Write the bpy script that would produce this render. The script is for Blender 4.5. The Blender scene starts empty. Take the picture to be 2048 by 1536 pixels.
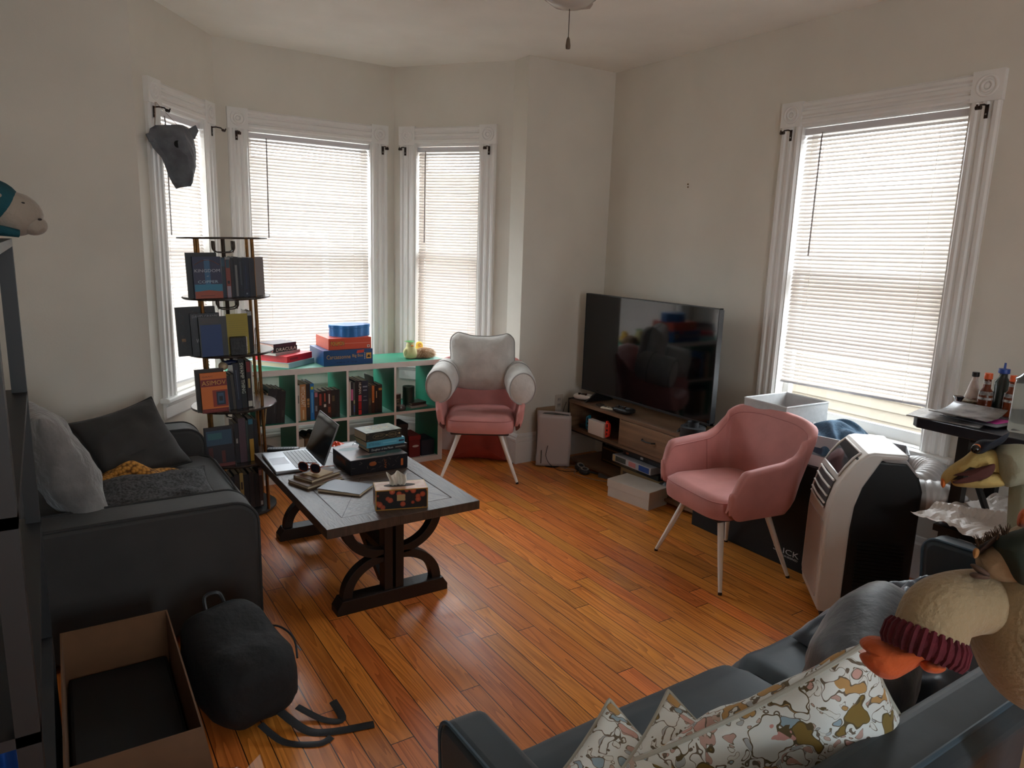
EXPOSURE = 2.9
SKY = 2.2
import bpy, bmesh, math, random
from math import sin, cos, pi, radians, sqrt
from mathutils import Vector, Matrix, noise
random.seed(7)
scene = bpy.context.scene
COL = scene.collection

# ---------------------------------------------------------------- colours and materials
def lin(c):
    out = []
    for v in c:
        v = v / 255.0
        out.append(v / 12.92 if v <= 0.04045 else ((v + 0.055) / 1.055) ** 2.4)
    return (out[0], out[1], out[2], 1.0)

MATS = {}
def mat(name, rgb, rough=0.6, metal=0.0, var=0.0, vscale=8.0, bump=0.0, bscale=60.0, rgb2=None,
        spec=0.5, sheen=0.0, trans=0.0, emit=None, stretch=None, coat=0.0):
    if name in MATS:
        return MATS[name]
    m = bpy.data.materials.new(name)
    m.use_nodes = True
    nt = m.node_tree
    b = nt.nodes['Principled BSDF']
    b.inputs['Roughness'].default_value = rough
    b.inputs['Metallic'].default_value = metal
    b.inputs['Specular IOR Level'].default_value = spec
    if sheen:
        b.inputs['Sheen Weight'].default_value = sheen
        b.inputs['Sheen Roughness'].default_value = 0.4
    if coat:
        b.inputs['Coat Weight'].default_value = coat
    if trans:
        b.inputs['Transmission Weight'].default_value = trans
    c = lin(rgb)
    tc = nt.nodes.new('ShaderNodeTexCoord')
    mp = nt.nodes.new('ShaderNodeMapping')
    nt.links.new(tc.outputs['Object'], mp.inputs['Vector'])
    if stretch:
        mp.inputs['Scale'].default_value = stretch
    if var > 0 or rgb2:
        n = nt.nodes.new('ShaderNodeTexNoise')
        n.inputs['Scale'].default_value = vscale
        n.inputs['Detail'].default_value = 5
        nt.links.new(mp.outputs[0], n.inputs['Vector'])
        r = nt.nodes.new('ShaderNodeValToRGB')
        r.color_ramp.elements[0].position = 0.35
        r.color_ramp.elements[1].position = 0.65
        if rgb2:
            r.color_ramp.elements[0].color = c
            r.color_ramp.elements[1].color = lin(rgb2)
        else:
            r.color_ramp.elements[0].color = (c[0] * (1 - var), c[1] * (1 - var), c[2] * (1 - var), 1)
            r.color_ramp.elements[1].color = (min(1, c[0] * (1 + var)), min(1, c[1] * (1 + var)), min(1, c[2] * (1 + var)), 1)
        nt.links.new(n.outputs['Fac'], r.inputs['Fac'])
        nt.links.new(r.outputs['Color'], b.inputs['Base Color'])
    else:
        b.inputs['Base Color'].default_value = c
    if bump > 0:
        n2 = nt.nodes.new('ShaderNodeTexNoise')
        n2.inputs['Scale'].default_value = bscale
        n2.inputs['Detail'].default_value = 4
        nt.links.new(mp.outputs[0], n2.inputs['Vector'])
        bp = nt.nodes.new('ShaderNodeBump')
        bp.inputs['Strength'].default_value = bump
        bp.inputs['Distance'].default_value = 0.01
        nt.links.new(n2.outputs['Fac'], bp.inputs['Height'])
        nt.links.new(bp.outputs['Normal'], b.inputs['Normal'])
    MATS[name] = m
    return m

# ---------------------------------------------------------------- mesh builder
def frame(o=(0, 0, 0), rz=0.0, rx=0.0, ry=0.0):
    return Matrix.Translation(Vector(o)) @ Matrix.Rotation(rz, 4, 'Z') @ Matrix.Rotation(ry, 4, 'Y') @ Matrix.Rotation(rx, 4, 'X')

class MB:
    def __init__(s, M=None):
        s.v = []; s.f = []; s.mi = []; s.sm = []
        s.M = M or Matrix.Identity(4)
    def add(s, verts, faces, m=0, smooth=False, M=None):
        T = s.M @ M if M is not None else s.M
        o = len(s.v)
        s.v += [tuple(T @ Vector(p)) for p in verts]
        for f in faces:
            s.f.append([i + o for i in f]); s.mi.append(m); s.sm.append(smooth)
        return s
    def box(s, x0, x1, y0, y1, z0, z1, m=0, M=None):
        v = [(x0, y0, z0), (x1, y0, z0), (x1, y1, z0), (x0, y1, z0), (x0, y0, z1), (x1, y0, z1), (x1, y1, z1), (x0, y1, z1)]
        f = [(0, 3, 2, 1), (4, 5, 6, 7), (0, 1, 5, 4), (1, 2, 6, 5), (2, 3, 7, 6), (3, 0, 4, 7)]
        return s.add(v, f, m, False, M)
    def cbox(s, c, d, m=0, M=None):
        return s.box(c[0] - d[0] / 2, c[0] + d[0] / 2, c[1] - d[1] / 2, c[1] + d[1] / 2, c[2] - d[2] / 2, c[2] + d[2] / 2, m, M)
    def prism(s, poly, h0, h1, axis='z', m=0, M=None, smooth=False):
        n = len(poly)
        def P(a, b, h):
            return {'z': (a, b, h), 'y': (a, h, b), 'x': (h, a, b)}[axis]
        v = [P(a, b, h0) for a, b in poly] + [P(a, b, h1) for a, b in poly]
        s.add(v, [tuple(range(n - 1, -1, -1)), tuple(range(n, 2 * n))], m, False, M)
        s.add(v, [(i, (i + 1) % n, n + (i + 1) % n, n + i) for i in range(n)], m, smooth, M)
        return s
    def grid(s, fn, nu, nv, m=0, smooth=True, cu=False, cv=False, M=None):
        v = []
        for i in range(nu + (0 if cu else 1)):
            for j in range(nv + (0 if cv else 1)):
                v.append(tuple(fn(i / nu, j / nv)))
        R = nv + (0 if cv else 1); C = nu + (0 if cu else 1)
        f = []
        for i in range(nu):
            for j in range(nv):
                a = i * R + j; b = ((i + 1) % C) * R + j
                c = ((i + 1) % C) * R + (j + 1) % R; d = i * R + (j + 1) % R
                f.append((a, b, c, d))
        return s.add(v, f, m, smooth, M)
    def tube(s, pts, r, n=8, m=0, M=None, caps=True, closed=False, flat=None):
        pts = [Vector(p) for p in pts]
        k = len(pts)
        rr = r if isinstance(r, (list, tuple)) else [r] * k
        v = []; up = None
        for i, p in enumerate(pts):
            a = pts[i - 1] if (i > 0 or closed) else p
            b = pts[(i + 1) % k] if (i < k - 1 or closed) else p
            t = (b - a)
            if t.length < 1e-9: t = Vector((0, 0, 1))
            t.normalize()
            if up is None:
                up = Vector((0, 0, 1)) if abs(t.z) < 0.9 else Vector((1, 0, 0))
            u = (up - t * up.dot(t))
            if u.length < 1e-6: u = t.orthogonal()
            u.normalize(); up = u
            w = t.cross(u)
            for j in range(n):
                an = 2 * pi * j / n
                fl = flat if flat else 1.0
                v.append(tuple(p + (u * cos(an) * fl + w * sin(an)) * rr[i]))
        f = []
        for i in range(k if closed else k - 1):
            for j in range(n):
                a = i * n + j; b = i * n + (j + 1) % n
                c = ((i + 1) % k) * n + (j + 1) % n; d = ((i + 1) % k) * n + j
                f.append((a, b, c, d))
        s.add(v, f, m, True, M)
        if caps and not closed:
            s.add(v[:n], [tuple(range(n - 1, -1, -1))], m, False, M)
            s.add(v[-n:], [tuple(range(n))], m, False, M)
        return s
    def lathe(s, prof, n=24, c=(0, 0, 0), m=0, M=None, smooth=True):
        def fn(u, w):
            i = w * (len(prof) - 1); r, z = prof[int(round(i))]
            return (c[0] + r * cos(2 * pi * u), c[1] + r * sin(2 * pi * u), c[2] + z)
        return s.grid(fn, n, len(prof) - 1, m, smooth, cu=True, M=M)
    def ball(s, c, r, m=0, nu=20, nv=12, M=None, fn=None):
        rx, ry, rz = r if isinstance(r, (tuple, list)) else (r, r, r)
        def g(u, w):
            th = pi * w; ph = 2 * pi * u
            p = Vector((sin(th) * cos(ph), sin(th) * sin(ph), cos(th)))
            k = fn(p) if fn else 1.0
            return (c[0] + p.x * rx * k, c[1] + p.y * ry * k, c[2] + p.z * rz * k)
        return s.grid(g, nu, nv, m, True, cu=True, M=M)
    def text(s, txt, size, M, m=0, depth=0.0006, fit=None, spacing=1.0):
        cu = bpy.data.curves.new('t', 'FONT'); cu.body = txt; cu.size = size
        cu.align_x = 'CENTER'; cu.align_y = 'CENTER'; cu.resolution_u = 2
        cu.space_character = spacing
        ob = bpy.data.objects.new('t', cu); COL.objects.link(ob)
        bpy.context.view_layer.update()
        dg = bpy.context.evaluated_depsgraph_get()
        me = ob.evaluated_get(dg).to_mesh()
        vs = [Vector(v.co) for v in me.vertices]
        fs = [tuple(p.vertices) for p in me.polygons]
        if vs and fit:
            x0 = min(v.x for v in vs); x1 = max(v.x for v in vs); y0 = min(v.y for v in vs); y1 = max(v.y for v in vs)
            sx = fit[0] / max(1e-6, x1 - x0); sy = fit[1] / max(1e-6, y1 - y0)
            for v in vs:
                v.x = (v.x - (x0 + x1) / 2) * sx; v.y = (v.y - (y0 + y1) / 2) * sy
        for v in vs: v.z = depth
        ob.evaluated_get(dg).to_mesh_clear()
        bpy.data.objects.remove(ob); bpy.data.curves.remove(cu)
        return s.add([tuple(v) for v in vs], fs, m, False, M)
    def build(s, name, mats, parent=None, bevel=0.0, bseg=2, sharp=40, loc=None, subsurf=0):
        me = bpy.data.meshes.new(name)
        me.from_pydata(s.v, [], s.f)
        if not isinstance(mats, (list, tuple)): mats = [mats]
        for mm in mats: me.materials.append(mm)
        for i, p in enumerate(me.polygons):
            p.material_index = s.mi[i]; p.use_smooth = s.sm[i]
        me.validate(); me.update()
        bm = bmesh.new(); bm.from_mesh(me)
        bmesh.ops.remove_doubles(bm, verts=bm.verts, dist=1e-6)
        bmesh.ops.recalc_face_normals(bm, faces=bm.faces)
        bm.to_mesh(me); bm.free()
        if any(s.sm):
            me.set_sharp_from_angle(angle=radians(sharp))
        ob = bpy.data.objects.new(name, me)
        COL.objects.link(ob)
        if parent is not None:
            ob.parent = parent
        if loc: ob.location = loc
        if subsurf:
            md = ob.modifiers.new('sub', 'SUBSURF'); md.levels = subsurf; md.render_levels = subsurf
        if bevel > 0:
            md = ob.modifiers.new('bevel', 'BEVEL'); md.width = bevel; md.segments = bseg
            md.limit_method = 'ANGLE'; md.angle_limit = radians(40); md.harden_normals = False
        return ob

def thing(name, label, cat, loc=(0, 0, 0), rz=0.0, group=None, M=None):
    o = bpy.data.objects.new(name, None); COL.objects.link(o)
    o.empty_display_size = 0.05
    if M is not None:
        o.matrix_world = M
    else:
        o.location = loc; o.rotation_euler = (0, 0, rz)
    return tag(o, label, cat, group)
def tag(o, label, cat, group=None, kind=None):
    o['label'] = label; o['category'] = cat
    if group: o['group'] = group
    if kind: o['kind'] = kind
    return o
def struct(o):
    o['kind'] = 'structure'
    return o
def place(o, loc, rz=0.0, M=None):
    if M is not None: o.matrix_world = M
    else:
        o.location = loc; o.rotation_euler = (0, 0, rz)
    return o
def copy_tree(o, parent=None):
    c = o.copy(); COL.objects.link(c)
    if parent is not None: c.parent = parent
    for ch in list(o.children): copy_tree(ch, c)
    return c
def bez(p0, p1, p2, p3, n=12):
    out = []
    for i in range(n + 1):
        t = i / n; a = (1 - t)
        out.append(tuple(a ** 3 * p0[k] + 3 * a * a * t * p1[k] + 3 * a * t * t * p2[k] + t ** 3 * p3[k] for k in range(3)))
    return out
def catmull(P, n=8, closed=False):
    P = [Vector(p) for p in P]; out = []
    k = len(P)
    for i in range(k if closed else k - 1):
        a = P[(i - 1) % k] if (closed or i > 0) else P[0]
        b = P[i]; c = P[(i + 1) % k]
        d = P[(i + 2) % k] if (closed or i < k - 2) else P[-1]
        for j in range(n):
            t = j / n
            out.append(tuple(0.5 * ((2 * b) + (c - a) * t + (2 * a - 5 * b + 4 * c - d) * t * t + (3 * b - a - 3 * c + d) * t ** 3)))
    if not closed: out.append(tuple(P[-1]))
    return out
def sgnpow(a, p):
    return math.copysign(abs(a) ** p, a)
def nz(p, sc=1.0, seed=0.0):
    return noise.noise(Vector((p[0] * sc + seed, p[1] * sc + seed * 1.7, p[2] * sc - seed)))

def cushion(w, h, t, m, name, parent=None, seed=1.0, ear=0.06, wrinkle=0.006, n=26, M=None, piping=None, bend=0.0, mi=None):
    """soft square pillow in local XZ plane (width X, height Z, thickness Y)"""
    mb = MB(M)
    def edge(u, v):
        # pull the sides in so the corners stand out
        x = u * w / 2 * (1 - ear * (1 - abs(v) ** 2)); z = v * h / 2 * (1 - ear * (1 - abs(u) ** 2))
        return x, z
    for sgn in (1, -1):
        def fn(a, b):
            u = 2 * a - 1; v = 2 * b - 1
            u = sin(u * pi / 2); v = sin(v * pi / 2)
            x, z = edge(u, v)
            k = max(0.0, (1 - u * u) * (1 - v * v)) ** 0.42
            y = sgn * t / 2 * k
            y += wrinkle * k ** 0.5 * (nz((x, z, y), 9, seed) + 0.6 * nz((x * 1.0, z * 2.2, y), 14, seed + 3)) * 1.6
            y += bend * (u * u) 
            return (x, y, z)
        mb.grid(fn, n, n, 0, True)
    ob = mb.build(name, m, parent)
    if piping is not None:
        pts = []
        K = 14
        for i in range(K): pts.append((-1 + 2 * i / K, -1))
        for i in range(K): pts.append((1, -1 + 2 * i / K))
        for i in range(K): pts.append((1 - 2 * i / K, 1))
        for i in range(K): pts.append((-1, 1 - 2 * i / K))
        P = []
        for u, v in pts:
            x, z = edge(sin(u * pi / 2), sin(v * pi / 2)); P.append((x, bend * sin(u * pi / 2) ** 2, z))
        MB(M).tube(P, 0.005, 6, closed=True).build('piping', piping, parent or ob)
    return ob
# ---------------------------------------------------------------- camera
R_ = Vector((0.83882273, -0.54347912, 0.03173129)); U_ = Vector((0.07924605, 0.17956072, 0.98054985)); F_ = Vector((0.53860606, 0.81999292, -0.19368819))
cam_d = bpy.data.cameras.new('camera'); cam = bpy.data.objects.new('camera', cam_d); COL.objects.link(cam)
cam.matrix_world = Matrix(((R_.x, U_.x, -F_.x, 0.0), (R_.y, U_.y, -F_.y, 0.0), (R_.z, U_.z, -F_.z, 1.625), (0, 0, 0, 1)))
cam_d.sensor_width = 36.0; cam_d.lens = 1424.1 / 2048 * 36.0; cam_d.clip_start = 0.02
scene.camera = cam
scene.view_settings.view_transform = 'Standard'; scene.view_settings.look = 'None'
scene.view_settings.gamma = 1.0; scene.view_settings.use_curve_mapping = False
scene.view_settings.exposure = EXPOSURE

H = 2.878
scene.cycles.max_bounces = 16; scene.cycles.diffuse_bounces = 10; scene.cycles.transparent_max_bounces = 16
XR, YB, Y2 = 3.643, 4.287, 5.230
XL = -0.42; YK = -3.2
P1 = Vector((1.026, Y2)); P2 = Vector((2.296, Y2))
P0 = Vector((0.452, 4.435)); P3 = Vector((2.872, 4.470))

M_wall = mat('wall_paint', (214, 209, 198), 0.7, var=0.04, vscale=2.0, bump=0.05, bscale=120)
M_ceil = mat('ceiling_paint', (242, 241, 234), 0.75, var=0.03, vscale=3, bump=0.1, bscale=12)
M_trim = mat('white_trim_paint', (226, 224, 220), 0.4, var=0.02, vscale=6)

def wall(name, A, B, openings=(), th=0.16, z1=H, ext0=0.0, ext1=0.0, material=None):
    """wall from A to B, room on the left of A->B ; openings (s0,s1,z0,z1)"""
    A = Vector(A); B = Vector(B); L = (B - A).length; d = (B - A) / L; n = Vector((d.y, -d.x))  # outward
    M = Matrix(((d.x, n.x, 0, A.x), (d.y, n.y, 0, A.y), (0, 0, 1, 0), (0, 0, 0, 1)))
    mb = MB(M)
    s = -ext0
    for (a, b, z0, zt) in openings:
        mb.box(s, a, 0, th, 0, z1); mb.box(a, b, 0, th, 0, z0); mb.box(a, b, 0, th, zt, z1); s = b
    mb.box(s, L + ext1, 0, th, 0, z1)
    return struct(mb.build(name, material or M_wall)), M

# window data (s measured along wall in its own direction)
CW = 0.133  # casing width
ZT, ZB, ZS = 2.453, 2.320, 0.667   # top of head casing, bottom of corner blocks, stool top
# openings
# A->B has the room on its left: go counter-clockwise seen from above => right wall upward y, back wall to -x ...
L_r = YB - YK
w_r, MR = wall('wall_right', (XR, YK), (XR, YB), [(YB - 2.654 + CW - YK, YB - 1.505 - CW - YK, ZS, ZB)])
w_b, _ = wall('wall_back', (XR, YB), (2.8725, YB), ext0=0.16)
w_j, _ = wall('wall_jamb_right', (2.872, YB + 0.0005), tuple(P3), th=0.6)
w_3, M3 = wall('wall_bay_right', tuple(P3), tuple(P2), [((P2 - P3).length - 0.842 + CW, (P2 - P3).length - 0.057 - CW, ZS, ZB)], th=0.12)
w_2, M2 = wall('wall_bay_centre', tuple(P2), tuple(P1), [(1.270 - 1.214 + CW, 1.270 - 0.069 - CW, ZS, ZB)], th=0.12)
w_1, M1 = wall('wall_bay_left', tuple(P1), tuple(P0), [(0.058 + CW, 0.853 - CW, ZS, ZB)], th=0.12)
w_jl, _ = wall('wall_jamb_left', tuple(P0), (0.452, YB + 0.0005), th=0.6)
w_bl, _ = wall('wall_back_left', (0.4515, YB), (XL, YB), ext1=0.16)
w_l, _ = wall('wall_left', (XL, YB), (XL, YK))
w_f, MF = wall('wall_front', (XL, YK), (XR, YK), [(0.45, 1.35, .8, 2.45)], ext0=0.16, ext1=0.16)  # opening for the added window that brightens the room

mb = MB(); mb.box(XL - .3, XR + .3, YK - .3, Y2 + .3, H, H + 0.1)
struct(mb.build('ceiling', M_ceil))

# ---- floor material : narrow pine boards running along Y
def floor_mat():
    m = bpy.data.materials.new('pine_boards'); m.use_nodes = True; nt = m.node_tree; N = nt.nodes; Lk = nt.links
    b = N['Principled BSDF']
    def math_(op, a, bb=None, c=None):
        n = N.new('ShaderNodeMath'); n.operation = op
        for i, x in enumerate((a, bb, c)):
            if x is None: continue
            if isinstance(x, (int, float)): n.inputs[i].default_value = x
            else: Lk.new(x, n.inputs[i])
        return n.outputs[0]
    tc = N.new('ShaderNodeTexCoord'); sp = N.new('ShaderNodeSeparateXYZ'); Lk.new(tc.outputs['Object'], sp.inputs[0])
    x, y = sp.outputs[0], sp.outputs[1]
    W = 0.083
    xs = math_('DIVIDE', x, W); ix = math_('FLOOR', xs); fx = math_('FRACT', xs)
    wn = N.new('ShaderNodeTexWhiteNoise'); wn.noise_dimensions = '1D'; Lk.new(ix, wn.inputs['W'])
    off = math_('MULTIPLY', wn.outputs['Value'], 7.0)
    ys = math_('DIVIDE', math_('ADD', y, off), 1.35); iy = math_('FLOOR', ys); fy = math_('FRACT', ys)
    idn = math_('ADD', math_('MULTIPLY', ix, 17.31), math_('MULTIPLY', iy, 5.77))
    wn2 = N.new('ShaderNodeTexWhiteNoise'); wn2.noise_dimensions = '1D'; Lk.new(idn, wn2.inputs['W'])
    # gaps
    gx = math_('MINIMUM', fx, math_('SUBTRACT', 1.0, fx)); gy = math_('MINIMUM', fy, math_('SUBTRACT', 1.0, fy))
    gapx = math_('LESS_THAN', gx, 0.02); gapy = math_('LESS_THAN', gy, 0.0013)
    gap = math_('MAXIMUM', gapx, gapy)
    # grain coordinates, offset per board
    cb = N.new('ShaderNodeCombineXYZ')
    Lk.new(math_('MULTIPLY', x, 1.0), cb.inputs[0]); Lk.new(math_('MULTIPLY', y, 0.055), cb.inputs[1]); Lk.new(math_('MULTIPLY', wn2.outputs['Value'], 13.0), cb.inputs[2])
    ns = N.new('ShaderNodeTexNoise'); ns.inputs['Scale'].default_value = 13; ns.inputs['Detail'].default_value = 2.0; ns.inputs['Distortion'].default_value = 0.25
    Lk.new(cb.outputs[0], ns.inputs['Vector'])
    ring = math_('FRACT', math_('MULTIPLY', ns.outputs['Fac'], 12.0))
    ring = math_('POWER', ring, 1.6)
    cb2 = N.new('ShaderNodeCombineXYZ'); Lk.new(math_('MULTIPLY', x, 260.0), cb2.inputs[0]); Lk.new(math_('MULTIPLY', y, 6.0), cb2.inputs[1]); Lk.new(wn2.outputs['Value'], cb2.inputs[2])
    n2 = N.new('ShaderNodeTexNoise'); n2.inputs['Scale'].default_value = 1.0; n2.inputs['Detail'].default_value = 3; Lk.new(cb2.outputs[0], n2.inputs['Vector'])
    g = math_('ADD', math_('MULTIPLY', ring, 0.6), math_('MULTIPLY', n2.outputs['Fac'], 0.4))
    r = N.new('ShaderNodeValToRGB'); e = r.color_ramp.elements
    e[0].position = 0.1; e[0].color = lin((224, 142, 74)); e[1].position = 0.95; e[1].color = lin((166, 92, 42))
    Lk.new(g, r.inputs['Fac'])
    hs = N.new('ShaderNodeHueSaturation'); Lk.new(r.outputs['Color'], hs.inputs['Color'])
    Lk.new(math_('ADD', 0.82, math_('MULTIPLY', wn2.outputs['Value'], 0.34)), hs.inputs['Value'])
    wn3 = N.new('ShaderNodeTexWhiteNoise'); wn3.noise_dimensions = '1D'; Lk.new(math_('ADD', idn, 3.3), wn3.inputs['W'])
    Lk.new(math_('ADD', 0.488, math_('MULTIPLY', wn3.outputs['Value'], 0.02)), hs.inputs['Hue'])
    hs.inputs['Saturation'].default_value = 1.03
    mx = N.new('ShaderNodeMix'); mx.data_type = 'RGBA'; Lk.new(gap, mx.inputs[0]); Lk.new(hs.outputs[0], mx.inputs[6]); mx.inputs[7].default_value = lin((38, 20, 12))
    Lk.new(mx.outputs[2], b.inputs['Base Color'])
    n3 = N.new('ShaderNodeTexNoise'); n3.inputs['Scale'].default_value = 5.0; n3.inputs['Detail'].default_value = 6; Lk.new(tc.outputs['Object'], n3.inputs['Vector'])
    Lk.new(math_('ADD', 0.2, math_('MULTIPLY', n3.outputs['Fac'], 0.32)), b.inputs['Roughness'])
    bp = N.new('ShaderNodeBump'); bp.inputs['Strength'].default_value = 0.25; bp.inputs['Distance'].default_value = 0.004
    hgt = math_('ADD', math_('MULTIPLY', math_('SUBTRACT', 1.0, gap), 1.0), math_('MULTIPLY', math_('ADD', math_('MULTIPLY', n3.outputs['Fac'], 0.6), math_('MULTIPLY', ring, -0.08)), 1.0))
    Lk.new(hgt, bp.inputs['Height']); Lk.new(bp.outputs['Normal'], b.inputs['Normal'])
    return m
mb = MB(); mb.box(XL - .2, XR + .2, YK - .2, Y2 + .2, -0.1, 0)
struct(mb.build('floor', floor_mat()))

# ---- baseboards
def baseboard(name, A, B, e0=0.0, e1=0.0):
    A = Vector(A); B = Vector(B); L = (B - A).length; d = (B - A) / L; n = Vector((-d.y, d.x))
    M = Matrix(((d.x, n.x, 0, A.x), (d.y, n.y, 0, A.y), (0, 0, 1, 0), (0, 0, 0, 1)))
    prof = [(0, 0), (0.020, 0), (0.020, 0.165), (0.024, 0.17), (0.024, 0.186), (0.016, 0.196), (0.016, 0.206), (0.008, 0.222), (0, 0.226)]
    v = MB(M); v.prism(prof, -e0, L + e1, 'x')
    return struct(v.build(name, M_trim))
baseboard('baseboard_right', (XR, YK), (XR, YB))
baseboard('baseboard_back', (XR, YB), (2.872, YB))
baseboard('baseboard_jamb_right', (2.872, YB), tuple(P3), 0.0245, 0)
baseboard('baseboard_bay_right', tuple(P3), tuple(P2))
baseboard('baseboard_bay_centre', tuple(P2), tuple(P1))
baseboard('baseboard_bay_left', tuple(P1), tuple(P0))
baseboard('baseboard_back_left', (0.452, YB), (XL, YB))

# ---- windows
M_glass = bpy.data.materials.new('window_glass'); M_glass.use_nodes = True
nt = M_glass.node_tree; nt.nodes.clear()
o_ = nt.nodes.new('ShaderNodeOutputMaterial'); t_ = nt.nodes.new('ShaderNodeBsdfTransparent'); g_ = nt.nodes.new('ShaderNodeBsdfGlossy'); x_ = nt.nodes.new('ShaderNodeMixShader')
g_.inputs['Roughness'].default_value = 0.02; x_.inputs[0].default_value = 0.05
nt.links.new(t_.outputs[0], x_.inputs[1]); nt.links.new(g_.outputs[0], x_.inputs[2]); nt.links.new(x_.outputs[0], o_.inputs[0])

def slat_mat(name, c, tr):
    m = bpy.data.materials.new(name); m.use_nodes = True; nt = m.node_tree; nt.nodes.clear()
    o = nt.nodes.new('ShaderNodeOutputMaterial'); d = nt.nodes.new('ShaderNodeBsdfDiffuse'); t = nt.nodes.new('ShaderNodeBsdfTranslucent')
    gl = nt.nodes.new('ShaderNodeBsdfGlossy'); gl.inputs['Roughness'].default_value = 0.35
    x = nt.nodes.new('ShaderNodeMixShader'); x.inputs[0].default_value = tr
    x2 = nt.nodes.new('ShaderNodeMixShader'); x2.inputs[0].default_value = 0.06
    d.inputs['Color'].default_value = lin(c); t.inputs['Color'].default_value = lin(c)
    nt.links.new(d.outputs[0], x.inputs[1]); nt.links.new(t.outputs[0], x.inputs[2]); nt.links.new(x.outputs[0], x2.inputs[1]); nt.links.new(gl.outputs[0], x2.inputs[2])
    nt.links.new(x2.outputs[0], o.inputs[0]); return m
M_slat = slat_mat('blind_vinyl', (222, 214, 208), 0.06)
M_cord = mat('blind_cord', (225, 222, 214), 0.7)
M_rail = mat('blind_headrail', (214, 213, 216), 0.4)
M_brack = mat('bronze_bracket', (58, 44, 38), 0.35, metal=0.7)

def corner_block(mb, s0, s1, z0, z1):
    mb.box(s0, s1, -0.030, 0.0, z0, z1)
    c = ((s0 + s1) / 2, -0.030, (z0 + z1) / 2)
    for (r0, r1, h) in ((0.046, 0.040, 0.0045), (0.026, 0.018, 0.006)):
        P = [(c[0] + (r0 + r1) / 2 * cos(a * pi / 12), c[1], c[2] + (r0 + r1) / 2 * sin(a * pi / 12)) for a in range(24)]
        mb.tube(P, (r0 - r1) / 2 + 0.0035, 8, closed=True)
    mb.ball(c, (0.014, 0.004, 0.014), nu=14, nv=8)

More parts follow.
